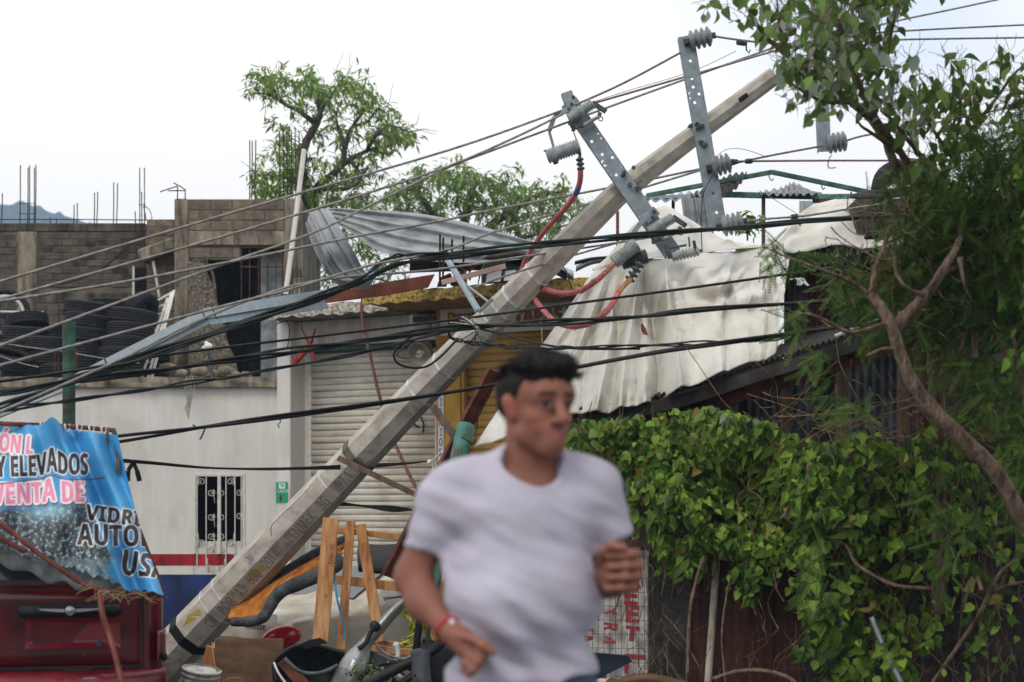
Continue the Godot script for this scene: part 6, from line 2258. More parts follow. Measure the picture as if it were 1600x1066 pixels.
func build_steel_frame() -> void:
	var D := 19.0
	var o := thing("steel_roof_frame", "stripped green steel roof frame with brown posts on a far roof", "roof frame", at(1200, 390, D))
	var bars := [[1010, 306, 1206, 269, 0.05, "green_steel"], [1206, 269, 1385, 306, 0.05, "green_steel"], [1130, 304, 1300, 308, 0.06, "teal_paint"], [1300, 308, 1480, 304, 0.06, "teal_paint"], [1000, 309, 1135, 306, 0.04, "galvanized"], [1193, 308, 1193, 400, 0.04, "wood_old"], [1052, 309, 1052, 420, 0.035, "red_oxide"], [965, 330, 965, 400, 0.035, "red_oxide"], [1270, 313, 1445, 316, 0.05, "red_oxide"]]
	for q in bars:
		var m := MB.new()
		m.bar(at(q[0], q[1], D), at(q[2], q[3], D), q[4], q[4], Vector3.BACK, 0.004)
		part(o, "post" if q[0] == q[2] else "beam", m, M(q[5]))
	for q in [[1203, 272, 1206, 282], [1285, 287, 1286, 296]]:
		var m := MB.new()
		m.tube(smooth(path3([[q[0], q[1], D - 0.05], [q[0] - 1, (q[1] + q[3]) / 2, D - 0.05], [q[2], q[3], D - 0.05], [q[2] + 3, q[3] - 3, D - 0.05]])), 0.006, 4)
		part(o, "hook", m, M("rust"))
	var g := "torn corrugated sheets on the steel frame"
	for q in [[[1080, 306], [1110, 292], [1140, 276], [1166, 272], [1080, 309], [1114, 310], [1146, 300], [1166, 276], "dull_sheet", "torn dark corrugated sheet at the near end of the green gable"], [[1188, 302], [1220, 296], [1240, 288], [1262, 302], [1186, 305], [1220, 307], [1250, 306], [1284, 306], "zinc_sheet", "crumpled corrugated sheet peaked over the teal beam"], [[1012, 310], [1050, 306], [1090, 302], [1130, 302], [1006, 316], [1048, 316], [1092, 312], [1134, 308], "galvanized", "flat pale sheet strip along the near end of the frame"]]:
		var tp := []
		var bt := []
		for i in 4:
			tp.append(at(q[i][0], q[i][1], D + 0.3))
			bt.append(at(q[4 + i][0], q[4 + i][1], D - 0.2))
		var m := MB.new()
		m.sheet(func(u: float, v: float) -> Vector3: return curve_at(tp, u).lerp(curve_at(bt, u), v) + Vector3(0, 0.03, 0.03) * wave(u * 9.0), 60, 4, 0.004)
		solid("torn_sheet", m, M(q[8]), q[9], "roof sheet", g)
	var s0 := MB.new()
	s0.sheet(func(u: float, v: float) -> Vector3: return at(lerpf(1064, 1108, u) + 8.0 * v, lerpf(309, 368, v), D - 0.6) + Vector3(0, 0, 0.04) * ridge(u * 3.0), 40, 2, 0.004)
	solid("hanging_sheet", s0, M("zinc_sheet"), "grey ribbed sheet hanging down from the frame beside the second crossarm", "roof sheet", g)
	var s1 := MB.new()
	s1.sheet(func(u: float, v: float) -> Vector3: return at(lerpf(1249, 1281, u), lerpf(314, 342, v), D + 1.0) + Vector3(0, 0, 0.03) * ridge(u * 3.0), 40, 2, 0.004)
	solid("hanging_sheet", s1, mk("pale_blue_sheet", hx("9fadbd b6c2cf"), 0.6), "small pale blue ribbed sheet under the teal beam", "roof sheet", g)
	# little plants on the roof and greyish tyres
	var lf := lance_leaf(0.12, 0.06, 0.3, M("leaf"))
	for q in [[1168, 336, "young green weed sprouting behind the bottom insulator"], [1330, 300, "tiny weed on the red beam under the steel frame"]]:
		var pl := []
		var ti := []
		var w := thing("roof_weed", q[2], "plant", at(q[0], q[1] + 26, 14.5), "weeds on the roofs")
		for i in 26 if q[0] == 1168 else 8:
			tuft(pl, ti, at(q[0] + rng.randfn() * (9 if q[0] == 1168 else 3), q[1] + 12 + rng.randf_range(-18, 14) * (1.0 if q[0] == 1168 else 0.4), 14.5), 2, 0.03, 0.8 if q[0] == 1168 else 0.4, Color.html("5d7f35"), Color.html("8db055"))
		stuff("leaves", lf, pl, ti, w)
		var m := MB.new()
		m.tube(path3([[q[0], q[1] + 40, 14.5], [q[0], q[1], 14.5]]), 0.008, 4)
		part(w, "stem", m, M("bark"))
	var proto := tyre_mesh(0.34, 0.22)
	for q in [[1392, 318, 14.6, 0.15, 0.2, "dusty grey tyre lying on the white sheet heap"], [1402, 336, 14.3, 0.1, 0.15, "lower dusty tyre on the white sheet heap"], [1420, 300, 15.2, 0.4, 1.0, "dusty tyre tipped up behind the leafy branches"], [1440, 318, 14.9, 0.2, 0.3, "dusty tyre at the end of the red beam by the bushes"]]:
		var t := MeshInstance3D.new()
		t.mesh = proto
		t.name = numbered("tyre")
		add_child(t)
		t.transform = Transform3D(Basis.from_euler(Vector3(q[4], 0.4, q[3])), at(q[0], q[1], q[2]))
		tag(t, q[5], "tyre", "dusty tyres on the slab")
	var pl2 := MB.new()
	pl2.tube(path3([[1345, 322, 14.0], [1450, 306, 14.3]]), 0.025, 7)
	solid("grey_pole", pl2, M("galvanized"), "grey round pole lying across the dusty tyres", "pole")
	var bt2 := MB.new()
	bt2.bar(at(1354, 367, 13.1), at(1400, 362, 13.2), 0.05, 0.05, Vector3.BACK, 0.01)
	bt2.bar(at(1352, 371, 13.1), at(1390, 370, 13.2), 0.03, 0.05, Vector3.BACK, 0.01)
	solid("black_bar", bt2, M("car_black"), "black folded bar on the edge of the concrete slab", "bar")
	# the half-hidden third crossarm on the next pole
	var x := thing("utility_pole", "half-hidden steel crossarm with one big insulator behind the upper leaves", "utility pole", at(1350, 800, 15.0) * Vector3(1, 0, 1))
	channel(x, "crossarm", at(1276, -60, 12.95), at(1289, 237, 12.95), 0.1, 0.06)
	insulator(x, "line_insulator", at(1293, 225, 12.93), at(1322, 220, 12.93), 0.08, 4, M("porcelain"), 0.62)


# ---- cars ----
# stations along -z: [z, half width low, half width at the belt, belt height, half width of roof, roof height]
func section(q: Array) -> PackedVector3Array:
	var half := [Vector2(q[1] * 0.86, 0.2), Vector2(q[1] * 0.97, 0.28), Vector2(q[1], 0.42), Vector2(q[2], 0.62), Vector2(q[2] * 1.0, q[3] - 0.1), Vector2(q[2] * 0.985, q[3]), Vector2(lerpf(q[2] * 0.97, q[4], 0.5), lerpf(q[3], q[5], 0.5)), Vector2(q[4] + 0.03, q[5] - 0.07), Vector2(q[4] - 0.03, q[5] - 0.015), Vector2(q[4] * 0.6, q[5] + 0.015), Vector2(q[4] * 0.25, q[5] + 0.022)]
	var out := PackedVector3Array()
	for p in half:
		out.append(Vector3(p.x, p.y, q[0]))
	for i in range(half.size() - 1, -1, -1):
		out.append(Vector3(-half[i].x, half[i].y, q[0]))
	return out


func car_shell(xf: Transform3D, st: Array) -> MB:
	var b := MB.new()
	b.soft()
	var g := []
	for q in st:
		var row := PackedVector3Array()
		for p in section(q):
			row.append(xf * p)
		g.append(row)
	b.sheet_grid(g)
	for e in [0, st.size() - 1]:
		var row: PackedVector3Array = g[e]
		var c := Vector3.ZERO
		for p in row:
			c += p / row.size()
		b.soft(false)
		for i in row.size():
			b.tri_out(row[i], row[(i + 1) % row.size()], c, xf * Vector3(0, 0.8, st[st.size() / 2][0]))
	return b


# a pane on the right (s = 1) or left side, between stations a and b, from low to high on the flank
func side_pane(xf: Transform3D, a: Array, b: Array, s: float, t0 := 0.08, t1 := 0.86) -> MB:
	var m := MB.new()
	m.sheet(func(u: float, v: float) -> Vector3:
		var q := []
		for i in 6:
			q.append(lerpf(a[i], b[i], u))
		var t := lerpf(t0, t1, v)
		return xf * Vector3(s * (lerpf(q[2] * 0.975, q[4] + 0.025, t) + 0.012), lerpf(q[3] + 0.01, q[5] - 0.06, t), q[0]), 6, 4, 0.004)
	return m


func wheel(o: Node3D, xf: Transform3D, x: float, z: float, r: float) -> void:
	var w := Node3D.new()
	w.name = "wheel"
	o.add_child(w, true)
	var c := xf * Vector3(x, r, z)
	w.position = c - origin_of(o)
	var bs := xf.basis * Basis(Vector3.FORWARD, PI / 2)
	piece(w, "tyre", tyre_mesh(r, 0.2), Transform3D(bs, c))
	var m := MB.new()
	m.lathe(Transform3D(bs, c), [Vector2(0, -0.06), Vector2(r * 0.6, -0.07), Vector2(r * 0.61, 0.07), Vector2(r * 0.3, 0.05), Vector2(0, 0.06)], 18)
	part(w, "rim", m, M("car_grey"))


func plate(o: Node3D, called: String, xf: Transform3D, pts: Array, z: float, t: float, m: Material) -> MeshInstance3D:
	var poly := PackedVector2Array()
	for p in pts:
		poly.append(Vector2(p[0], p[1]))
	var b := MB.new()
	b.prism(xf * Transform3D(Basis(), Vector3(0, 0, z)), poly, t)
	return part(o, called, b, m)


func build_van() -> void:
	var bs := Basis(Vector3.UP, deg_to_rad(14.0))
	var gy := -0.27
	var xf := Transform3D(bs, Vector3(-2.90, gy, -9.17))
	var o := thing("red_minivan", "dark red minivan seen from behind with a winged chrome emblem on its tailgate", "van", xf.origin)
	var st := [[-0.02, 0.86, 0.88, 1.30, 0.70, 1.74], [-0.06, 0.93, 0.945, 1.31, 0.735, 1.80], [-0.25, 0.95, 0.965, 1.31, 0.745, 1.83], [-1.2, 0.95, 0.97, 1.27, 0.75, 1.86], [-2.4, 0.95, 0.97, 1.2, 0.75, 1.85], [-3.0, 0.95, 0.97, 1.17, 0.72, 1.78], [-3.75, 0.94, 0.95, 1.13, 0.8, 1.17], [-4.4, 0.9, 0.9, 0.98, 0.7, 1.02], [-4.75, 0.8, 0.8, 0.78, 0.6, 0.8]]
	part(o, "body", car_shell(xf, st), M("van_red"))
	# tailgate with rounded edge
	var tg := MB.new()
	tg.soft()
	tg.sheet(func(u: float, v: float) -> Vector3:
		var x := lerpf(-0.83, 0.83, u)
		var y := lerpf(1.31, 0.86, v)
		var e := minf(minf(u, 1.0 - u) * 12.0, minf(v, 1.0 - v) * 8.0)
		return xf * Vector3(x, y, 0.005 + 0.03 * sqrt(clampf(e, 0.0, 1.0)) + 0.035 * (1.0 - pow(absf(u - 0.5) * 2.0, 2.0)) - 0.012 * smoothstep(0.1, 0.7, v)), 40, 24, 0.0)
	part(o, "tailgate", tg, M("van_red"))
	var seam := MB.new()
	seam.tube(PackedVector3Array([xf * Vector3(-0.845, 1.31, 0.02), xf * Vector3(-0.845, 0.855, 0.02), xf * Vector3(0.845, 0.855, 0.02), xf * Vector3(0.845, 1.31, 0.02)]), 0.008, 5)
	part(o, "seam", seam, M("car_black"))
	var rw := MB.new()
	rw.sheet(func(u: float, v: float) -> Vector3: return xf * Vector3(lerpf(-0.74, 0.74, u) * lerpf(0.9, 1.0, v), lerpf(1.70, 1.345, v), 0.03 + 0.03 * (1.0 - pow(absf(u - 0.5) * 2.0, 2.0)) - 0.05 * (1.0 - v)), 16, 6, 0.005)
	part(o, "rear_window", rw, M("car_glass"))
	# dark bar with the winged badge
	var cx := 0.45
	var hb := MB.new()
	hb.soft()
	hb.box(xf * Transform3D(Basis(), Vector3(cx, 1.175, 0.085)), Vector3(0.56, 0.072, 0.05), 0.022)
	var bar := part(o, "handle_bar", hb, M("car_black"))
	for s in [-1.0, 1.0]:
		plate(bar, "emblem_wing", xf, [[cx + s * 0.03, 1.185], [cx + s * 0.17, 1.188], [cx + s * 0.155, 1.178], [cx + s * 0.09, 1.171], [cx + s * 0.03, 1.166]], 0.113, 0.006, M("chrome"))
	var bd := MB.new()
	bd.lathe(xf * Transform3D(Basis(Vector3.RIGHT, PI / 2), Vector3(cx, 1.174, 0.108)), [Vector2(0, 0), Vector2(0.027, 0.0), Vector2(0.027, 0.008), Vector2(0.021, 0.009), Vector2(0.02, 0.005), Vector2(0, 0.007)], 20)
	part(bar, "emblem_disc", bd, M("chrome"))
	# plate recess
	var rc := MB.new()
	rc.soft()
	rc.sheet(func(u: float, v: float) -> Vector3:
		var x := lerpf(cx - 0.24, cx + 0.27, u) + (0.03 if v < 0.05 else 0.0) * (0.5 - u)
		var e := clampf(minf(minf(u, 1.0 - u) * 9.0, minf(v, 1.0 - v) * 6.0), 0.0, 1.0)
		return xf * Vector3(x, lerpf(1.13, 0.965, v), 0.073 - 0.026 * e), 24, 12, 0.0)
	part(o, "plate_recess", rc, M("van_bumper"))
	for q in [[cx - 0.215, 1.03, 0.012], [cx + 0.155, 0.985, 0.019], [cx + 0.06, 1.082, 0.011], [cx + 0.08, 0.93, 0.009]]:
		var k := MB.new()
		k.lathe(xf * Transform3D(Basis(Vector3.RIGHT, PI / 2), Vector3(q[0], q[1], 0.06)), [Vector2(0, -0.02), Vector2(q[2], -0.02), Vector2(q[2], 0.012), Vector2(q[2] * 0.6, 0.016), Vector2(0, 0.014)], 10)
		part(o, "lock_button", k, M("iron"))
	# bumper, dented
	var bp := MB.new()
	bp.soft()
	var prof := [Vector2(0.0, 0.84), Vector2(0.10, 0.835), Vector2(0.145, 0.80), Vector2(0.15, 0.72), Vector2(0.14, 0.655), Vector2(0.08, 0.63), Vector2(0.0, 0.63)]
	var pv := []
	for p in prof:
		pv.append(Vector3(p.x, p.y, 0))
	bp.sheet(func(u: float, v: float) -> Vector3:
		var x := lerpf(-0.97, 0.97, u)
		var p := curve_at(pv, v)
		var e := 1.0 - pow(absf(u - 0.5) * 2.0, 8.0)
		var dent := exp(-pow((x - 0.5) / 0.05, 2.0)) * 0.03 + exp(-pow((x - 0.42) / 0.02, 2.0)) * 0.014 - exp(-pow((x - 0.61) / 0.03, 2.0)) * 0.01
		return xf * Vector3(x, p.y - dent * 0.5, (p.x - dent * smoothstep(0.1, 0.5, v)) * (0.25 + 0.75 * e)), 80, 20, 0.0)
	part(o, "bumper", bp, M("van_bumper"))
	var lip := MB.new()
	lip.box(xf * Transform3D(Basis(), Vector3(0, 0.585, 0.05)), Vector3(1.86, 0.085, 0.16), 0.02)
	part(o, "lower_valance", lip, M("car_black"))
	# tail lights round the corners
	for s in [-1.0, 1.0]:
		var l := MB.new()
		l.soft()
		l.sheet(func(u: float, v: float) -> Vector3: return xf * Vector3(s * (lerpf(0.925, 0.972, smoothstep(0.0, 0.5, u)) + 0.004), lerpf(1.05, 0.89, v), lerpf(0.045, -0.22, u)), 10, 6, 0.006)
		part(o, "tail_light", l, M("tail_pink"))
		var md := MB.new()
		md.box(xf * Transform3D(Basis(), Vector3(s * 0.962, 0.9, -0.02)), Vector3(0.035, 0.05, 0.06), 0.012)
		part(o, "corner_trim", md, M("car_black"))
		part(o, "side_window", side_pane(xf, st[2], st[3], s), M("car_glass"))
		part(o, "side_window", side_pane(xf, st[3], st[4], s), M("car_glass"))
		for z in [-0.85, -3.85]:
			wheel(o, xf, s * 0.82, z, 0.32)
	# banner on its frame
	var f := thing("banner_frame", "rusty bent pipe frame lashed on the van to carry the banner", "frame", at(180, 672, 9.4))
	var tubes := [[[[-80, 655, 9.0], [0, 662, 9.0], [100, 666, 9.05], [180, 673, 9.1]], 0.013], [[[177, 673, 9.1], [181, 690, 9.1], [182, 720, 9.1], [178, 756, 9.05]], 0.012], [[[137, 690, 9.3], [148, 690, 9.3], [190, 765, 9.0], [222, 840, 8.85], [256, 930, 8.7]], 0.011], [[[-40, 798, 8.55], [0, 818, 8.55], [70, 872, 8.55], [140, 917, 8.6], [200, 926, 8.65], [258, 931, 8.7]], 0.013], [[[-30, 822, 8.6], [4, 842, 8.55], [40, 862, 8.55]], 0.015], [[[156, 924, 8.6], [160, 960, 8.5], [176, 1010, 8.4], [192, 1075, 8.3]], 0.016]]
	for q in tubes:
		var b := MB.new()
		b.tube(smooth(path3(q[0]), 5), q[1], 7)
		part(f, "pipe", b, M("rust") if q[1] < 0.013 else M("red_oxide"))
	var stp := MB.new()
	stp.sheet(func(u: float, v: float) -> Vector3:
		return curve_at([at(168, 672, 9.05), at(166, 700, 9.04), at(170, 735, 9.0), at(176, 755, 9.0), at(183, 735, 9.0), at(183, 700, 9.04), at(178, 672, 9.05)], u) + Vector3(0.022 * (v - 0.5), 0, 0.02 * sin(u * 20.0) * (v - 0.5)), 40, 2, 0.003)
	part(f, "cloth_strap", stp, M("grey_strap"))
	for i in 9:
		var b := MB.new()
		var p := at(10 + i * 19.0, 663 + i * 1.2, 9.03)
		var pts := PackedVector3Array()
		for k in 8:
			var a := TAU * k / 7.0
			pts.append(p + Vector3(0.004 * k - 0.014, cos(a) * 0.02, sin(a) * 0.02))
		b.tube(pts, 0.004, 4)
		part(f, "tie", b, M("plastic_white"))
	# straw-like dead grass caught along the lower pipe
	var gr := MB.new()
	for i in 34:
		var t := rng.randf()
		var p := curve_at([at(130, 912, 8.55), at(170, 923, 8.58), at(215, 928, 8.62), at(262, 934, 8.68)], t)
		gr.tube(PackedVector3Array([p, p + Vector3(rng.randf_range(-0.05, 0.05), rng.randf_range(-0.03, 0.02), 0.02), p + Vector3(rng.randf_range(-0.1, 0.1), rng.randf_range(-0.07, 0.01), 0.02)]), 0.0018, 3)
	part(f, "dead_grass", gr, M("dead_leaf")).set_meta("kind", "stuff")
	build_banner()


func build_banner() -> void:
	# corners in photo pixels
	var tl := Vector2(-70, 650)
	var tr := Vector2(184, 680)
	var bl := Vector2(-70, 838)
	var br := Vector2(256, 931)
	var W := 900
	var H := 900
	# where a pixel lies on the cloth
	var inv := func(p: Vector2) -> Vector2:
		var u := 0.5
		var v := 0.5
		for k in 8:
			var q := tl.lerp(tr, u).lerp(bl.lerp(br, u), v)
			var du := (tr - tl).lerp(br - bl, v)
			var dv := bl.lerp(br, u) - tl.lerp(tr, u)
			var d := p - q
			var det := du.x * dv.y - du.y * dv.x
			u += (d.x * dv.y - d.y * dv.x) / det
			v += (du.x * d.y - du.y * d.x) / det
		return Vector2(u * W, v * H)
	var im := Image.create(W, H, false, Image.FORMAT_RGB8)
	var fn := FastNoiseLite.new()
	fn.seed = 33
	fn.frequency = 0.012
	fn.fractal_octaves = 5
	var c0 := Color.html("2f86c4")
	var c1 := Color.html("4fa6dc")
	for y in range(0, H, 2):
		for x in range(0, W, 2):
			var n := fn.get_noise_2d(x * 0.6, y * 0.6) * 0.5 + 0.5
			im.fill_rect(Rect2i(x, y, 2, 2), c0.lerp(c1, n * 0.8 + 0.25 * x / W))
	# printed photograph of an engine in the lower part: a dark mottled field with pale glints
	for y in range(0, H, 2):
		for x in range(0, W, 2):
			var u := float(x) / W
			var v := float(y) / H
			var p := tl.lerp(tr, u).lerp(bl.lerp(br, u), v)
			var rim := smoothstep(790.0, 804.0, p.y + 0.06 * p.x) * (1.0 - smoothstep(126.0, 150.0, p.x - (p.y - 800.0) * 0.42 + 10.0 * sin(p.y * 0.1)))
			if rim > 0.02:
				var a := fn.get_noise_2d(p.x * 9.0, p.y * 9.0)
				var b := fn.get_noise_2d(p.x * 24.0 + 300.0, p.y * 24.0)
				var col := Color.html("24282d").lerp(Color.html("50565c"), clampf(a + 0.5, 0.0, 1.0))
				if a + b * 0.8 > 0.30:
					col = col.lerp(Color.html("a5cfe2"), clampf((a + b * 0.8 - 0.30) * 5.0, 0.0, 0.9))
				var oil := exp(-pow((p.x - 75.0) / 42.0, 2.0) - pow((p.y - 800.0) / 15.0, 2.0))
				col = col.lerp(Color.html("9fd0e6"), oil * 0.75)
				if p.y > 876.0 - p.x * 0.02:
					col = col.lerp(Color.html("6f8b98"), 0.5)
				im.fill_rect(Rect2i(x, y, 2, 2), im.get_pixel(x, y).lerp(col, rim))
	var white := Color.html("e3e6ea")
	var pink := Color.html("e58aae")
	var black := Color.html("2c2a30")
	var shade := Color.html("6a4a55")
	# the printed lines, as far as they show
	var lines := [["CIÓN L", -26.0, 703.0, 36.0, 0.09, 0.62, pink], ["Y ELEVADOS", -6.0, 746.0, 33.0, -0.03, 0.58, black], ["VENTA DE", -12.0, 788.0, 32.0, -0.03, 0.72, pink], ["VIDRIOS", 134.0, 812.0, 24.0, 0.12, 1.05, black], ["AUTOPARTES", 121.0, 852.0, 33.0, 0.02, 0.86, black], ["USADAS", 190.0, 893.0, 36.0, 0.2, 0.86, black]]
	for q in lines:
		var base := Vector2(q[1], q[2])
		if q[6] == pink:
			write(im, q[0], base + Vector2(1.5, 3.0), q[3], shade, q[4], q[5], inv, 3.4)
		write(im, q[0], base, q[3], white, q[4], q[5], inv, 3.6 if q[6] == pink else 2.6)
		write(im, q[0], base, q[3], q[6], q[4], q[5], inv, 0.7)
	# brown rules between the lines
	for q in [[[-60, 758], [20, 756], [80, 750], [150, 746]]]:
		for i in 300:
			var t := i / 299.0
			var p := Vector2(lerpf(-60, 165, t), 757.0 - 12.0 * t + 2.0 * sin(t * 9.0))
			var a: Vector2 = inv.call(p)
			im.fill_rect(Rect2i(int(a.x), int(a.y), 5, 8), shade)
	var m := picture("banner_print", im, 0.45)
	m.backlight_enabled = true
	m.backlight = Color(0.25, 0.25, 0.25)
	var b := MB.new()
	b.soft()
	b.sheet(func(u: float, v: float) -> Vector3:
		var p := tl.lerp(tr, u).lerp(bl.lerp(br, u), v)
		# edges that sag and are torn, a peak where it is tied up
		var top := 1.0 - v
		p.y -= 16.0 * exp(-pow((p.x - 82.0) / 13.0, 2.0)) * pow(top, 2.0)
		p.y += (9.0 * fn.get_noise_1d(p.x * 1.6) + 9.0 * fn.get_noise_1d(p.x * 7.0 + 90.0)) * pow(v, 6.0)
		p.x -= 6.0 * sin(v * PI) * pow(u, 4.0)
		var d := lerpf(9.03, 8.64, v)
		# a deep fold running down from the peak, softer ones beside it
		var fx := p.x - (86.0 + (p.y - 660.0) * 0.42)
		d -= 0.11 * exp(-pow(fx / 10.0, 2.0)) - 0.09 * exp(-pow((fx - 20.0) / 10.0, 2.0)) + 0.06 * exp(-pow((fx - 46.0) / 12.0, 2.0)) - 0.06 * exp(-pow((fx - 66.0) / 10.0, 2.0))
		d += 0.03 * sin(p.x * 0.06 + p.y * 0.03) + 0.012 * sin(p.x * 0.17 - p.y * 0.05)
		return at(p.x, p.y, d), 110, 90, 0.0)
	solid("blue_banner", b, m, "torn blue printed banner for car parts hanging over the back of the van", "banner")
	# grey underside of the torn lower edge
	var t := MB.new()
	t.soft()
	t.sheet(func(u: float, v: float) -> Vector3:
		var p := curve_at([at(-60, 834, 8.75), at(0, 852, 8.74), at(60, 880, 8.73), at(110, 898, 8.72), at(150, 912, 8.7), at(196, 912, 8.7)], u)
		var k := 22.0 + 26.0 * (1.0 - u) + 5.0 * sin(u * 31.0)
		return p + Vector3(-0.02, (14.0 - k * v) * 8.7 / F, -0.03 - 0.03 * v), 50, 5, 0.003)
	solid("torn_lining", t, mk("grey_film", hx("6f7375 8d9294 a3a8aa"), 0.5, {"scale": Vector3.ONE * 2.0}), "crumpled grey lining hanging torn below the banner edge", "cloth")


# ---- the crushed sedan and the scrap round it ----
func build_wreck() -> void:
	var phi := deg_to_rad(-52.0)
	var bs := Basis(Vector3.UP, phi)
	var corner := at(452, 1000, 14.35)
	var xf := Transform3D(bs, Vector3(corner.x, GY, corner.z) - bs * Vector3(0.82, 0, 0.03))
	var o := thing("crushed_sedan", "beige sedan half buried under the pole, boards and torn seats", "car", xf.origin)
	var st := [[0.02, 0.72, 0.74, 0.86, 0.6, 0.9], [-0.04, 0.80, 0.815, 0.93, 0.68, 0.99], [-0.22, 0.82, 0.835, 0.96, 0.72, 1.03], [-0.62, 0.82, 0.835, 0.97, 0.71, 1.05], [-0.78, 0.82, 0.835, 0.97, 0.66, 1.10], [-1.25, 0.82, 0.835, 0.96, 0.56, 1.37], [-2.1, 0.82, 0.835, 0.93, 0.56, 1.42], [-2.75, 0.82, 0.835, 0.9, 0.55, 1.34], [-3.3, 0.81, 0.82, 0.88, 0.68, 0.98], [-4.0, 0.79, 0.79, 0.78, 0.6, 0.82], [-4.25, 0.66, 0.66, 0.66, 0.5, 0.68]]
	part(o, "body", car_shell(xf, st), M("beige_car"))
	# rear glass, boot lid step and panes
	var rg := MB.new()
	rg.sheet(func(u: float, v: float) -> Vector3:
		var a := lerpf(-0.80, -1.22, v)
		return xf * Vector3(lerpf(-0.56, 0.56, u) * lerpf(1.0, 0.88, v), lerpf(1.115, 1.375, v), a + 0.015), 10, 6, 0.006)
	part(o, "rear_window", rg, M("car_glass"))
	for s in [1.0, -1.0]:
		part(o, "side_window", side_pane(xf, [-1.02, 0.82, 0.835, 0.965, 0.61, 1.23], st[6], s, 0.06, 0.8), M("car_glass"))
		part(o, "side_window", side_pane(xf, st[6], [-2.9, 0.82, 0.835, 0.9, 0.56, 1.22], s, 0.06, 0.8), M("car_glass"))
		var tl := MB.new()
		tl.soft()
		tl.ball(Vector3.ZERO, Vector3.ONE, 16)
		var tmesh := tl.done(M("tail_red"))
		piece(o, "tail_light", tmesh, xf * Transform3D(Basis.from_euler(Vector3(0, s * 0.75, s * 0.3)).scaled_local(Vector3(0.19, 0.11, 0.06)), Vector3(s * 0.70, 0.80, 0.045)))
		for z in [-0.85, -3.35]:
			wheel(o, xf, s * 0.72, z, 0.29)
	var bl := MB.new()
	bl.soft()
	bl.sheet(func(u: float, v: float) -> Vector3: return xf * Vector3(lerpf(-0.66, 0.66, u), lerpf(1.0, 0.74, v) + 0.03 * sin(u * PI), 0.05 + 0.02 * sin(v * PI)), 24, 8, 0.0)
	part(o, "boot_lid", bl, M("beige_car"))
	var tm := letter_tris("ATTITUDE", true)
	var tb := MB.new()
	for i in range(0, tm.size(), 3):
		var q := []
		for k in 3:
			q.append(xf * Vector3(0.12 + tm[i + k].x * 0.052 * 1.1, 0.86 + tm[i + k].y * 0.045, 0.076))
		tb.tri_out(q[0], q[1], q[2], (q[0] + q[1] + q[2]) / 3.0 - xf.basis.z)
	part(o, "lettering", tb, M("car_black"))
	# torn seat lying on the boot: orange foam in a grey cover
	var se := thing("seat_foam", "torn grey car seat with orange foam showing on the sedan boot", "seat", at(420, 940, 14.25))
	var up := [at(366, 946, 14.3), at(398, 922, 14.3), at(440, 902, 14.3), at(498, 868, 14.3), at(540, 848, 14.4)]
	var lo := [at(356, 968, 13.95), at(404, 960, 13.9), at(424, 926, 13.9), at(470, 900, 13.95), at(530, 870, 14.1)]
	var fm := MB.new()
	fm.soft()
	fm.sheet(func(u: float, v: float) -> Vector3: return curve_at(up, u).lerp(curve_at(lo, u), v) + Vector3(0, 0.03, 0.03) * sin(v * PI) + Vector3(0, 0.006 * sin(u * 13.0 + v * 7.0), 0.01 * sin(u * 17.0 + v * 9.0)), 50, 14, 0.04)
	part(se, "foam", fm, M("foam"))
	var r0 := MB.new()
	r0.soft()
	r0.tube(smooth(path3([[362, 972, 13.95], [392, 972, 13.9], [412, 964, 13.87], [424, 944, 13.87], [440, 924, 13.88], [476, 908, 13.92], [508, 892, 14.0], [532, 876, 14.1]]), 8), range(57).map(func(k: int) -> float: return lerpf(0.036, 0.074, k / 56.0) + 0.002 * sin(k * 0.9)), 12)
	part(se, "cover_roll", r0, M("seat_cloth"))
	var r1 := MB.new()
	r1.soft()
	r1.tube(smooth(path3([[362, 944, 14.28], [398, 917, 14.28], [440, 896, 14.28], [498, 862, 14.28], [545, 841, 14.38]]), 6), 0.042, 8)
	part(se, "cover_edge", r1, M("seat_cloth"))
	var bs2 := MB.new()
	bs2.soft()
	bs2.sheet(func(u: float, v: float) -> Vector3: return at(lerpf(560, 706, u), lerpf(848, 890, v) + 4.0 * sin(u * 6.0) - 3.0 * u, 15.0 - 0.6 * v) + Vector3(0, 0.03 * sin(v * PI), 0.1 * sin(v * PI)), 20, 8, 0.03)
	solid("black_seat_back", bs2, M("car_black"), "black rubbery seat back lying across the sedan roof", "seat")
	# pallet of new boards standing on end
	var pa := thing("board_frame", "pale wooden crate boards nailed in an A-shaped frame before the sedan", "wooden frame", at(530, 1010, 13.3))
	var bds := [[517, 810, 500, 1006, 0.125, 0.03, 13.25], [548, 814, 533, 1016, 0.072, 0.035, 13.4], [563, 820, 594, 1004, 0.085, 0.035, 13.42], [524, 828, 646, 842, 0.05, 0.03, 13.5], [520, 905, 632, 918, 0.075, 0.035, 13.5], [582, 1003, 646, 1008, 0.035, 0.03, 13.38], [570, 1013, 646, 1020, 0.055, 0.03, 13.3]]
	for q in bds:
		var m := MB.new()
		m.bar(at(q[0], q[1], q[6] + 0.1), at(q[2], q[3], q[6] - 0.1 if q[3] - q[1] > 60 else q[6]), q[4], q[5], Vector3.BACK, 0.004)
		part(pa, "board", m, M("wood_new"))
	for q in [[516, 838], [513, 880], [509, 930], [503, 985], [545, 850], [541, 920], [534, 990], [566, 850], [577, 905], [590, 975]]:
		var m := MB.new()
		m.lathe(Transform3D(Basis(Vector3.RIGHT, PI / 2), at(q[0], q[1], 13.2)), [Vector2(0, -0.02), Vector2(0.006, -0.02), Vector2(0.006, 0.0), Vector2(0, 0.0)], 6)
		part(pa, "knot", m, M("wood_old"))
	var inkb := letter_tris("IZ99-30", false)
	var ib := MB.new()
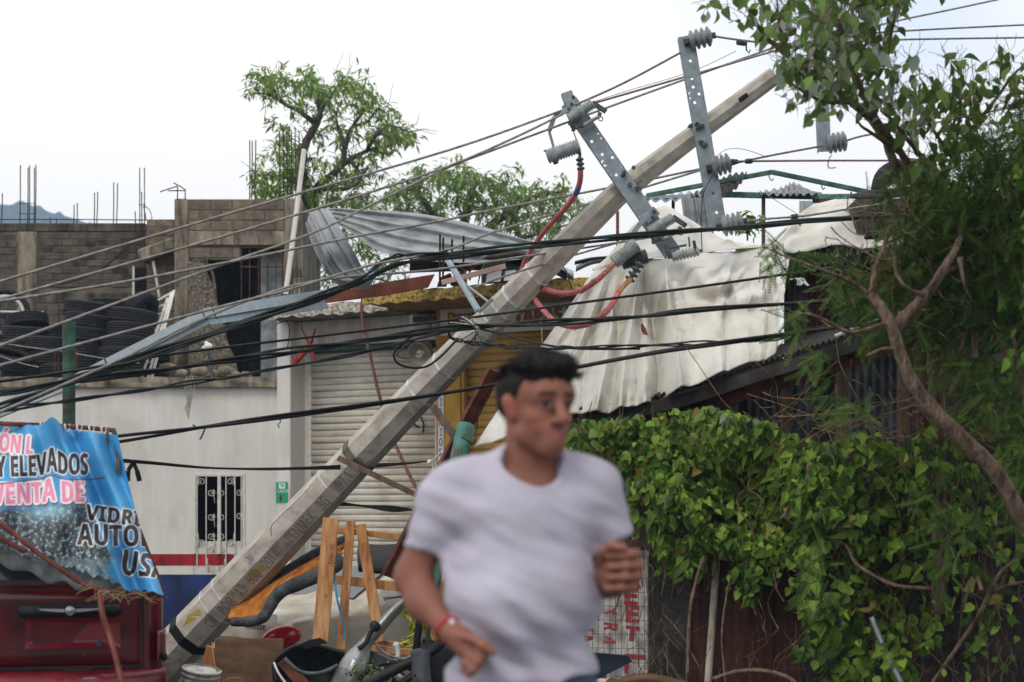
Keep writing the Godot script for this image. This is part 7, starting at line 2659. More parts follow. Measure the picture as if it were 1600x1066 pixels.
	for i in range(0, inkb.size(), 3):
		var q := []
		for k in 3:
			# the mark runs up the broad board
			var p := Vector2(520.5, 882.0) + Vector2(0.085, -1.0) * inkb[i + k].x * 7.0 + Vector2(-1.0, -0.085) * inkb[i + k].y * 6.5
			q.append(at(p.x, p.y, 13.235 + 0.2 * (0.5 - (p.y - 810.0) / 196.0)) + Vector3(0, 0, 0.012))
		ib.tri_out(q[0], q[1], q[2], (q[0] + q[1] + q[2]) / 3.0 - Vector3(0, 0, 1))
	part(pa, "pencil_mark", ib, M("wood_old"))
	var bsr := MB.new()
	bsr.sheet(func(u: float, v: float) -> Vector3: return curve_at([at(523, 896, 13.3), at(525, 925, 13.22), at(530, 950, 13.2), at(537, 972, 13.2), at(537, 1002, 13.22)], u) + Vector3(0.016 * (v - 0.5), 0.01 * (v - 0.5), 0), 24, 1, 0.003)
	solid("blue_strap", bsr, M("blue_strap"), "bright blue packing strap hanging between the pale boards", "strap")
	# cardboard, bucket
	var cb := MB.new()
	cb.box(Transform3D(Basis.from_euler(Vector3(-0.08, -0.12, 0.0)), at(388, 1062, 13.3)), Vector3(0.56, 0.66, 0.03), 0.004)
	solid("cardboard_sheet", cb, M("cardboard"), "brown cardboard sheet standing before the sedan's rear", "cardboard")
	var cs := MB.new()
	cs.bar(at(320, 1075, 13.5), at(336, 1012, 13.45), 0.14, 0.03, Vector3.BACK, 0.004)
	solid("plywood_strip", cs, M("wood_new"), "pale plywood strip standing beside the cardboard under the pole", "board")
	var wl := MB.new()
	wl.tube(smooth(path3([[331, 1004, 13.1], [334, 1030, 13.05], [344, 1062, 13.0], [362, 1060, 13.0], [378, 1060, 13.0], [374, 1068, 13.0], [346, 1070, 13.0]])), 0.004, 4)
	solid("pale_wire", wl, M("wood_new"), "thin pale wire curling in front of the cardboard", "wire")
	var bu := thing("white_bucket", "dented white plastic bucket with ribbed rim at the foot of the pole", "bucket", at(310, 1112, 13.0))
	var bx := Transform3D(Basis.from_euler(Vector3(0.12, 0, -0.16)), at(306, 1112, 13.0))
	var bm := MB.new()
	bm.soft()
	bm.lathe(bx, [Vector2(0, 0.0), Vector2(0.125, 0.0), Vector2(0.13, 0.04), Vector2(0.142, 0.24), Vector2(0.15, 0.245), Vector2(0.15, 0.256), Vector2(0.143, 0.262), Vector2(0.145, 0.285), Vector2(0.153, 0.29), Vector2(0.153, 0.30), Vector2(0.146, 0.306), Vector2(0.148, 0.325), Vector2(0.156, 0.33), Vector2(0.156, 0.342), Vector2(0.14, 0.344)], 28)
	part(bu, "body", bm, M("bucket"))
	var lid := MB.new()
	lid.lathe(bx, [Vector2(0.142, 0.336), Vector2(0.13, 0.326), Vector2(0.0, 0.326)], 28)
	part(bu, "lid", lid, M("bucket"))
	# black bumper shell lying on its back
	var g := "scrap car parts heaped before the sedan"
	var bb := thing("black_bumper", "upturned black bumper shell with a rusty bracket inside it", "car part", at(480, 1066, 12.9), g)
	var top := [at(424, 1040, 12.75), at(444, 1018, 12.7), at(470, 1010, 12.8), at(505, 1012, 12.9), at(540, 1022, 12.9)]
	var low := [at(430, 1100, 12.6), at(450, 1112, 12.5), at(478, 1114, 12.5), at(512, 1108, 12.6), at(536, 1090, 12.7)]
	var m0 := MB.new()
	m0.soft()
	m0.sheet(func(u: float, v: float) -> Vector3: return curve_at(top, u).lerp(curve_at(low, u), v) + Vector3(0, -0.03, -0.22) * sin(v * PI) * (0.3 + sin(u * PI)), 30, 14, 0.012)
	part(bb, "shell", m0, M("car_black"))
	var rim := MB.new()
	rim.soft()
	rim.tube(smooth(path3([[432, 1066, 12.6], [428, 1040, 12.65], [446, 1018, 12.66], [470, 1009, 12.75], [506, 1012, 12.85], [538, 1022, 12.86]]), 6), 0.016, 7)
	part(bb, "rim", rim, M("car_black"))
	var le := MB.new()
	le.tube(smooth(path3([[428, 1036, 12.6], [436, 1054, 12.55], [454, 1078, 12.5]]), 6), 0.012, 6)
	part(bb, "pale_edge", le, M("silver_paint"))
	var rb := MB.new()
	rb.bar(at(440, 1032, 12.72), at(476, 1072, 12.66), 0.09, 0.02, Vector3.BACK, 0.003)
	part(bb, "rusty_bracket", rb, M("brown_board"))
	var tp := MB.new()
	tp.prism(Transform3D(Basis(), Vector3(0, 0, -12.72)), PackedVector2Array([flat(470, 1006, 12.72), flat(484, 1000, 12.72), flat(500, 997, 12.72), flat(512, 1004, 12.72), flat(500, 1008, 12.72), flat(476, 1014, 12.72)]), 0.03)
	part(bb, "torn_flap", tp, M("car_black"))
	# silver fender arching from upper right to the ground
	var fe := thing("silver_fender", "silver fender with bolt holes bent in a long arch before the boards", "car part", at(550, 1066, 12.6), g)
	var fa := [at(640, 928, 13.0), at(612, 950, 12.9), at(588, 976, 12.85), at(565, 1000, 12.75), at(540, 1024, 12.65), at(524, 1052, 12.6), at(512, 1084, 12.6)]
	var fb := [at(646, 936, 13.0), at(620, 962, 12.9), at(598, 988, 12.85), at(580, 1010, 12.75), at(574, 1038, 12.6), at(566, 1064, 12.55), at(556, 1096, 12.55)]
	var fs := MB.new()
	fs.soft()
	fs.sheet(func(u: float, v: float) -> Vector3: return curve_at(fa, u).lerp(curve_at(fb, u), v) + Vector3(0, 0.02, 0.07) * sin(v * PI), 40, 10, 0.008)
	part(fe, "panel", fs, M("silver_paint"))
	var fj := MB.new()
	fj.soft()
	fj.tube(smooth(path3([[590, 974, 12.7], [578, 990, 12.66], [572, 1004, 12.62], [560, 1014, 12.6]]), 4), [0.03, 0.05, 0.045, 0.02], 8)
	part(fe, "torn_joint", fj, M("car_black"))
	for q in [[541, 1053, 0.008], [551, 1047, 0.008], [548, 1055, 0.012], [546, 1051, 0.009]]:
		var m := MB.new()
		m.ball(at(q[0], q[1], 12.5), Vector3(q[2], q[2], 0.012), 7)
		part(fe, "bolt_hole", m, M("car_black"))
	var gt := MB.new()
	gt.prism(Transform3D(Basis(), Vector3(0, 0, -12.8)), PackedVector2Array([flat(572, 1012, 12.8), flat(606, 1030, 12.8), flat(636, 1056, 12.8), flat(610, 1054, 12.8), flat(574, 1044, 12.8)]), 0.02)
	solid("grey_trim", gt, M("car_grey"), "grey triangular trim beside the silver fender", "car part", g)
	# dark door with its frame, grey mirror housing
	var dd := thing("dark_car_door", "black car door frame lying with its grey wheel liner behind the man", "car part", at(690, 1066, 12.2), g)
	for q in [[[566, 1074], [620, 1046], [672, 1020], [700, 996], [730, 982]], [[600, 1082], [640, 1060], [668, 1034]], [[664, 886], [656, 960], [648, 1034]]]:
		var m := MB.new()
		m.soft()
		var pts := []
		for e in q:
			pts.append([e[0], e[1], 12.2])
		m.tube(smooth(path3(pts), 5), 0.04 if q.size() == 5 else 0.028, 7)
		part(dd, "frame_bar", m, M("car_black"))
	var dp := MB.new()
	dp.soft()
	dp.sheet(func(u: float, v: float) -> Vector3: return at(lerpf(655, 800, u), lerpf(1004, 1120, v) - 18.0 * u + 8.0 * sin(u * 3.0), 12.35) + Vector3(0, 0, 0.06 * sin(v * PI)), 16, 10, 0.01)
	part(dd, "panel", dp, M("car_black"))
	var gw := MB.new()
	gw.soft()
	gw.sheet(func(u: float, v: float) -> Vector3: return at(lerpf(641, 672, u) + 5.0 * v, lerpf(1018, 1100, v) - 6.0 * sin(u * PI), 12.02) + Vector3(0, 0, 0.05 * sin(u * PI)), 12, 12, 0.01)
	part(dd, "wheel_liner", gw, M("car_grey"))
	var hb := MB.new()
	hb.lathe(Transform3D(Basis(Vector3.RIGHT, PI / 2), at(648, 1056, 11.96)), [Vector2(0, 0), Vector2(0.011, 0), Vector2(0.011, 0.01), Vector2(0, 0.01)], 8)
	part(dd, "bolt_hole", hb, M("car_black"))
	# yellow warning tape with black letters, in two tangles
	var iy := Image.create(512, 64, false, Image.FORMAT_RGB8)
	iy.fill(Color.html("c9d12c"))
	for i in 3:
		write(iy, "PRECAUCION", Vector2(8 + i * 190, 50), 36, Color.html("15150f"), 0.0, 0.62)
	var ym := picture("warning_tape", iy, 0.45)
	var yo := thing("warning_tape", "crumpled yellow warning tape with black letters caught on the scrap", "tape", at(640, 1010, 12.9))
	for q in [[[642, 944], [634, 960], [644, 978], [640, 994], [626, 1004], [612, 1010], 0.075], [[650, 948], [654, 966], [648, 984], [652, 998], [640, 1008], [630, 1006], 0.06], [[668, 970], [664, 984], [672, 996], [666, 1008], [676, 1018], [690, 1012], 0.07], [[676, 974], [684, 988], [680, 1004], [688, 1012], [700, 1004], [706, 1010], 0.06]]:
		var pts := []
		for i in 6:
			pts.append(at(q[i][0], q[i][1], 12.75 + 0.04 * (i % 2)))
		var m := MB.new()
		m.soft()
		m.sheet(func(u: float, v: float) -> Vector3: return curve_at(pts, u) + Vector3(cos(u * 14.0), 0.4 * sin(u * 9.0), sin(u * 14.0)) * (v - 0.5) * q[6], 40, 3, 0.002)
		part(yo, "strip", m, ym)
	var wrag := MB.new()
	wrag.soft()
	wrag.tube(smooth(path3([[618, 1004, 12.7], [622, 1024, 12.68], [616, 1046, 12.66], [626, 1060, 12.66]]), 5), [0.012, 0.03, 0.026, 0.02], 8)
	solid("white_rag", wrag, M("plastic_white"), "strip of white cloth hanging from the lower boards", "rag")
	# smaller scrap filling the heap
	var n := 0
	for q in [[[[560, 1060], [590, 1040], [622, 1036], [650, 1050]], 0.02, "car_black", "black hose arched over the scrap beside the silver fender"], [[[600, 1076], [612, 1052], [636, 1044], [660, 1060]], 0.014, "iron", "bent iron rod low in the scrap heap"], [[[660, 1000], [690, 1010], [716, 1030], [730, 1060]], 0.018, "car_black", "black rubber strip drooping behind the man's fist"], [[[586, 1004], [600, 1020], [628, 1030], [648, 1022]], 0.011, "bare_wire", "thin grey cable looped under the lower boards"], [[[676, 960], [668, 990], [672, 1020]], 0.02, "wood_old", "dark upright stick by the warning tape"], [[[444, 1030], [470, 1050], [500, 1052], [528, 1040]], 0.016, "car_grey", "grey tube lying inside the black bumper shell"], [[[606, 934], [640, 930], [676, 936]], 0.016, "galvanized", "grey metal strip lying across the sedan behind the boards"]]:
		var pts := []
		for e in q[0]:
			pts.append([e[0], e[1], 12.5 + 0.03 * (n % 3) if q[0][0][1] > 940 else 13.8])
		var m := MB.new()
		m.soft()
		m.tube(smooth(path3(pts), 6), q[1], 8)
		solid("scrap_rod", m, M(q[2]), q[3], "scrap", g)
		n += 1
	# leaves fallen on the scrap
	var pl := []
	var ti := []
	for i in 60:
		var c := at(580 + rng.randfn() * 22, 1050 + rng.randfn() * 12, 12.4)
		tuft(pl, ti, c, 2, 0.03, 0.5, Color.html("4f6d33"), Color.html("86a85c"))
	stuff("fallen_leaves", lance_leaf(0.09, 0.035, 0.3, M("leaf")), pl, ti)
	tag(get_child(get_child_count() - 1), "green leaves strewn on the scrap beside the silver fender", "leaves")
	# orange and brown odds inside the wreck, behind the man's arm
	for q in [[682, 905, 700, 928, "wood_new", "ochre block wedged behind the man's elbow"], [694, 915, 722, 946, "car_grey", "grey plastic block wedged behind the man's forearm"]]:
		var m := MB.new()
		m.box(Transform3D(Basis.from_euler(Vector3(0.2, 0.3, 0.3)), at((q[0] + q[2]) / 2.0, (q[1] + q[3]) / 2.0, 12.9)), Vector3(0.11, 0.13, 0.08), 0.012)
		solid("scrap_block", m, M(q[4]), q[5], "scrap", g)
	var hd := MB.new()
	hd.tube(path3([[734, 880, 12.1], [700, 960, 11.9], [690, 990, 11.9]]), 0.018, 7)
	solid("grey_stick", hd, M("wood_old"), "grey stick leaning beside the teal pipe behind the man's arm", "stick")
	# slab of dark glass by the vine fence, pale rubble at the very bottom
	var dg := MB.new()
	dg.prism(Transform3D(Basis.from_euler(Vector3(0, 0.3, 0)), Vector3(0, 0, 0)), PackedVector2Array([Vector2(-0.2, -0.2), Vector2(0.2, -0.02), Vector2(0.17, 0.02), Vector2(-0.22, 0.06)]), 0.05)
	var dgo := solid("navy_sheet", dg, mk("navy_panel", hx("141c26 22303f"), 0.35), "dark blue panel sticking out beside the painted letters", "panel")
	dgo.position = at(940, 1030, 10.6)
	var lg := MB.new()
	lg.soft()
	lg.tube(smooth(path3([[950, 1078, 10.6], [985, 1062, 10.6], [1020, 1060, 10.6], [1070, 1072, 10.6]]), 5), [0.04, 0.06, 0.06, 0.03], 8)
	solid("pale_sack", lg, M("cardboard"), "pale rolled sack lying at the foot of the painted wall", "sack")
	var wb := MB.new()
	wb.box(Transform3D(Basis.from_euler(Vector3(0.3, 0.1, -0.04)), at(990, 1082, 10.7)), Vector3(0.75, 0.06, 0.3), 0.008)
	solid("white_board", wb, M("plastic_white"), "white board lying under the rolled sack", "board")


# ---- the vine-covered fence ----
func fence_d(px: float) -> float:
	return lerpf(11.45, 9.3, (px - 880.0) / 740.0)


# a point before (off > 0) the fence
func fence_at(px: float, py: float, off := 0.0) -> Vector3:
	return at(px, py, fence_d(px) - off)


func inside_poly(p: Vector2, poly: PackedVector2Array) -> bool:
	return Geometry2D.is_point_in_polygon(p, poly)


func build_vines() -> void:
	var o := thing("fence", "old fence of rusty sheets, wire mesh and a white painted board under the vines", "fence", fence_at(1240, 1160))
	# white board with red hand-painted letters running down
	var im := Image.create(460, 900, false, Image.FORMAT_RGB8)
	im.fill(Color.html("b9b8b6"))
	var fn := FastNoiseLite.new()
	fn.seed = 8
	fn.frequency = 0.01
	for y in range(0, 900, 4):
		for x in range(0, 460, 4):
			im.fill_rect(Rect2i(x, y, 4, 4), Color.html("8f8c88").lerp(Color.html("c4c4c3"), smoothstep(-0.3, 0.3, fn.get_noise_2d(x, y * 0.5))))
	var red := Color.html("9c2a35")
	# brush letters, each a little askew, running down the board
	var at_y := 120.0
	for ch in "VOCENA":
		write(im, ch, Vector2(28 + rng.randf() * 14, at_y), 78 + rng.randf() * 20, red.lerp(Color.html("c4c4c3"), rng.randf() * 0.2), PI / 2 + rng.randf_range(-0.25, 0.2), 0.8, null, 2.5)
		at_y += 86.0
	at_y = 380.0
	for ch in "YRA":
		write(im, ch, Vector2(190 + rng.randf() * 16, at_y), 66 + rng.randf() * 16, red.lerp(Color.html("c4c4c3"), rng.randf() * 0.25), PI / 2 + rng.randf_range(-0.3, 0.25), 0.8, null, 2.0)
		at_y += 84.0
	at_y = 120.0
	for ch in "PREET":
		write(im, ch, Vector2(318 + rng.randf() * 20, at_y), 86 + rng.randf() * 24, red.lerp(Color.html("8f8c88"), rng.randf() * 0.3), rng.randf_range(-0.12, 0.12), 1.1 + rng.randf() * 0.3, null, 5.0)
		at_y += 112.0
	for q in [[318, 655, 132, 34], [318, 690, 30, 90], [90, 780, 120, 46], [250, 730, 30, 20]]:
		im.fill_rect(Rect2i(q[0], q[1], q[2], q[3]), red.lerp(Color.html("8f8c88"), 0.15))
	# scuffs across the paint
	for k in 500:
		im.fill_rect(Rect2i(rng.randi() % 450, rng.randi() % 890, 1 + rng.randi() % 4, 2 + rng.randi() % 22), Color.html("a5a3a0").lerp(Color.html("6f6a64"), rng.randf()))
	var wb := MB.new()
	textured_plate(wb, fence_at(896, 858, -0.12), fence_at(1012, 1085, -0.12), 0.02)
	part(o, "painted_board", wb, picture("painted_board", im, 0.85))
	# rusty corrugated sheets and dark gaps
	for q in [[1012, 1076, "dull_sheet"], [1078, 1132, "rusty_sheet"], [1133, 1190, "rusty_sheet"], [1191, 1250, "rusty_sheet"], [1251, 1330, "dull_sheet"], [1331, 1420, "dull_sheet"], [1421, 1510, "dull_sheet"], [1511, 1600, "dull_sheet"], [1601, 1720, "dull_sheet"]]:
		var m := MB.new()
		m.sheet(func(u: float, v: float) -> Vector3: return fence_at(lerpf(q[0], q[1], u), lerpf(690.0, 1190.0, v), -0.15) + Vector3(0, 0, 0.012) * wave(u * 4.0), 24, 2, 0.006)
		part(o, "sheet", m, M(q[2]))
	var bk := MB.new()
	bk.sheet(func(u: float, v: float) -> Vector3: return fence_at(lerpf(880, 900, u), lerpf(660.0, 1190.0, v), -0.2), 2, 2, 0.02)
	part(o, "end_board", bk, M("wood_old"))
	var ub := MB.new()
	ub.sheet(func(u: float, v: float) -> Vector3: return fence_at(lerpf(884, 1014, u), lerpf(662.0, 857.0, v), -0.17), 2, 2, 0.02)
	part(o, "upper_board", ub, M("wood_old"))
	for q in [[1121, 862, 1104, 1100]]:
		var m := MB.new()
		m.tube(PackedVector3Array([fence_at(q[0], q[1], 0.02), fence_at(q[2], q[3], 0.02)]), 0.024, 10)
		part(o, "white_pipe", m, M("pvc"))
	# wire mesh
	var wm := MB.new()
	for px in range(898, 1030, 9):
		wm.tube(PackedVector3Array([fence_at(px, 850, -0.06), fence_at(px + 1.5, 1085, -0.06)]), 0.0022, 3)
	for py in range(858, 1080, 22):
		wm.tube(PackedVector3Array([fence_at(896, py, -0.06), fence_at(1034, py + 3, -0.06)]), 0.0022, 3)
	for py in range(720, 1090, 46):
		wm.tube(PackedVector3Array([fence_at(1034, py, -0.06), fence_at(1260, py + 4, -0.06)]), 0.0022, 3)
	part(o, "wire_mesh", wm, M("wire_mesh")).set_meta("kind", "stuff")
	# the creeper: stems, then leaves
	var c := thing("creeper", "thick green creeper with heart-shaped leaves hanging over the fence", "creeper", fence_at(1200, 1150, 0.1))
	var sm := MB.new()
	for i in 46:
		var x := rng.randf_range(890, 1590)
		var y := rng.randf_range(650, 720)
		var pts := PackedVector3Array()
		var off := rng.randf_range(0.05, 0.35)
		for k in 7:
			pts.append(fence_at(x, y, off))
			x += rng.randf_range(-28, 28)
			y += rng.randf_range(18, 62)
			off = clampf(off + rng.randf_range(-0.08, 0.06), 0.0, 0.4)
		sm.tube(smooth(pts, 3), rng.randf_range(0.003, 0.006), 4)
	part(c, "stems", sm, M("dry_vine")).set_meta("kind", "stuff")
	var region := PackedVector2Array([Vector2(882, 668), Vector2(905, 655), Vector2(950, 652), Vector2(1000, 648), Vector2(1060, 642), Vector2(1110, 634), Vector2(1160, 645), Vector2(1215, 668), Vector2(1260, 690), Vector2(1300, 690), Vector2(1340, 672), Vector2(1400, 690), Vector2(1480, 650), Vector2(1620, 640), Vector2(1620, 1000), Vector2(1590, 1010), Vector2(1500, 960), Vector2(1440, 985), Vector2(1400, 1050), Vector2(1345, 1068), Vector2(1300, 1010), Vector2(1270, 940), Vector2(1240, 890), Vector2(1205, 858), Vector2(1180, 930), Vector2(1160, 930), Vector2(1150, 870), Vector2(1120, 868), Vector2(1080, 896), Vector2(1040, 880), Vector2(1024, 840), Vector2(1000, 808), Vector2(960, 812), Vector2(940, 775), Vector2(905, 735), Vector2(884, 712)])
	var shapes := []
	for i in 5:
		shapes.append(broad_leaf([0.084, 0.09, 0.078, 0.082, 0.092][i], [0.066, 0.056, 0.062, 0.07, 0.05][i], [0.5, 0.3, 0.8, -0.3, 0.45][i], [0.25, 0.7, 0.1, 0.45, 0.9][i], M("vine_leaf%d" % i), i != 4))
	var grey_leaf := []
	for i in 3:
		grey_leaf.append(broad_leaf([0.08, 0.09, 0.074][i], [0.066, 0.05, 0.06][i], [0.6, 0.3, 0.9][i], [0.3, 0.8, -0.3][i], M("leaf"), i != 1))
	var places := [[], [], []]
	var tints := [[], [], []]
	var count := 0
	var tries := 0
	var n_front := 0
	while count < 4900 and tries < 90000:
		tries += 1
		var p := Vector2(rng.randf_range(880, 1620), rng.randf_range(630, 1070))
		if not inside_poly(p, region):
			continue
		# thick on the upper left, thinning toward the dark right and the hanging tips
		var dens := 1.0
		if p.x > 1290.0:
			dens = lerpf(0.5, 0.05, clampf((p.x - 1290.0) / 230.0, 0.0, 1.0))
		if p.y > 860.0:
			dens *= 0.55
		if p.x < 1010.0 and p.y > 760.0:
			dens *= 0.5
		var gap := fn.get_noise_2d(p.x * 2.6, p.y * 2.6)
		if gap > 0.12:
			dens *= 0.16
		if rng.randf() > dens:
			continue
		count += 1
		var depth := rng.randf() * rng.randf()
		var off := lerpf(0.42, -0.02, depth) + 0.24 * sin(p.x * 0.027 + 2.0 * sin(p.y * 0.011)) * sin(p.y * 0.021 + 1.0) - 0.35 * maxf(0.0, fn.get_noise_2d(p.x * 2.6, p.y * 2.6))
		var pos := fence_at(p.x, p.y, off)
		var tip := Vector3(rng.randfn() * 0.7, -0.9 + rng.randfn() * 0.3, rng.randfn() * 0.5 + 0.2)
		var nrm := Vector3(rng.randfn() * 0.8, 0.6 + rng.randfn() * 0.4, 0.8)
		var sc := (0.4 + 0.68 * pow(rng.randf(), 0.8)) * (1.1 if p.x > 1280.0 else 1.0)
		var t := Transform3D(leaf_basis(tip, nrm, sc), pos)
		if off > 0.28 and n_front < 300 and p.x < 1330.0 and sc > 0.72:
			n_front += 1
			piece(c, "leaf", shapes[rng.randi() % 5], t)
		else:
			var k := rng.randi() % 3
			places[k].append(t)
			tints[k].append(tone(Color.html("3f5a27"), Color.html("8caa4a")) if rng.randf() > 0.035 else tone(Color.html("8a7a45"), Color.html("a89a5a")))
	# strings of leaves hanging free below the mass
	for q in [[1170, 850, 90], [1168, 870, 70], [1206, 850, 60], [1146, 850, 55], [1090, 850, 60], [1060, 850, 55], [1030, 830, 70], [985, 800, 40], [944, 775, 45], [1262, 940, 90], [1288, 970, 110], [1310, 1000, 80], [1350, 1000, 90], [1395, 990, 70], [1420, 960, 110], [1330, 930, 120], [1250, 900, 70], [1450, 960, 60], [1530, 950, 80]]:
		for i in int(q[2] / 3.2):
			var y: float = q[1] + i * 3.2
			var k := rng.randi() % 3
			places[k].append(Transform3D(leaf_basis(Vector3(rng.randfn() * 0.7, -1.0, rng.randfn() * 0.4), Vector3(rng.randfn() * 0.8, 0.3, 1.0), rng.randf_range(0.55, 1.0)), fence_at(q[0] + rng.randfn() * 7.0 + 6.0 * sin(y * 0.06), y, 0.3 + rng.randfn() * 0.05)))
			tints[k].append(tone(Color.html("41602a"), Color.html("86a34a")))
	for k in 3:
		stuff("leaves", grey_leaf[k], places[k], tints[k], c)
	# dead stems and straw matted on top and down the right
	var d := MB.new()
	for i in 900:
		var a := Vector2(rng.randf_range(900, 1620), rng.randf_range(620, 1060))
		var ok := (a.y < 720.0 and a.x > 1170.0) or (a.x > 1290.0 and rng.randf() < 0.8) or (a.x > 1000.0 and a.x < 1290.0 and a.y > 820.0 and rng.randf() < 0.3) or (a.y < 668.0 and rng.randf() < 0.5) or (a.x < 1040.0 and a.x > 985.0)
		if not ok:
			continue
		var pts := PackedVector3Array()
		var off := rng.randf_range(0.0, 0.4)
		var dir := Vector2(rng.randfn() * 0.35, rng.randf_range(0.5, 1.4))
		if a.y < 740.0 and a.x > 1170.0:
			dir = Vector2(rng.randfn() * 1.2, rng.randfn() * 0.7)
		for k in 5:
			pts.append(fence_at(a.x, a.y, off))
			a += dir * rng.randf_range(8, 22)
			dir += Vector2(rng.randfn() * 0.45, rng.randfn() * 0.3)
			off = clampf(off + rng.randfn() * 0.05, -0.05, 0.5)
		d.tube(smooth(pts, 3), rng.randf_range(0.0014, 0.0036), 3, false)
	solid("dry_stems", d, M("dry_vine"), "matted dry brown stems in and above the creeper", "dry stems", "", "stuff")
	# single bigger dead branches
	var bi := 0
	for q in [[[[1224, 806], [1250, 824], [1290, 838], [1322, 852], [1336, 878], [1360, 896], [1400, 915], [1460, 920]], 0.011, "crooked bare twig crossing the middle of the creeper"], [[[1452, 1076], [1490, 1020], [1530, 960], [1556, 905], [1590, 872], [1620, 848]], 0.012, "long bare branch rising from the ground to the picture edge"], [[[1556, 922], [1580, 914], [1620, 906]], 0.009, "short side twig of the long bare branch"], [[[1112, 1062], [1150, 1050], [1190, 1048], [1230, 1058], [1246, 1072]], 0.014, "arched brown root along the bottom of the rusty sheets"], [[[1074, 1070], [1078, 960], [1090, 900], [1102, 868]], 0.012, "curved bare stem climbing beside the white pipe"], [[[1135, 1075], [1128, 1000], [1134, 940], [1142, 902]], 0.008, "thin bare stem on the rusty sheet right beside the white pipe"], [[[1362, 965], [1385, 1020], [1410, 1070]], 0.017, "pale leaning stick low in the creeper's shadow"]]:
		var pts := PackedVector3Array()
		for e in q[0]:
			pts.append(fence_at(e[0], e[1], 0.42))
		var m := MB.new()
		m.soft()
		m.tube(smooth(pts, 4), q[1], 6)
		solid("bare_branch", m, M("bark") if bi != 6 else M("galvanized"), q[2], "branch", "bare branches before the creeper")
		bi += 1
	for q in [[1520, 902, 1508, 925], [1524, 896, 1518, 925], [1526, 896, 1534, 922]]:
		var m := MB.new()
		m.bar(fence_at(q[0], q[1], 0.45), fence_at(q[2], q[3], 0.45), 0.02, 0.004, Vector3.BACK)
		solid("dead_leaf", m, M("dead_leaf"), "dry curled leaf hanging on the long bare branch, %s" % ["pointing left", "in the middle", "pointing right"][0 if q[0] == 1520 else (1 if q[0] == 1524 else 2)], "leaf", "dry leaves on the bare branch")


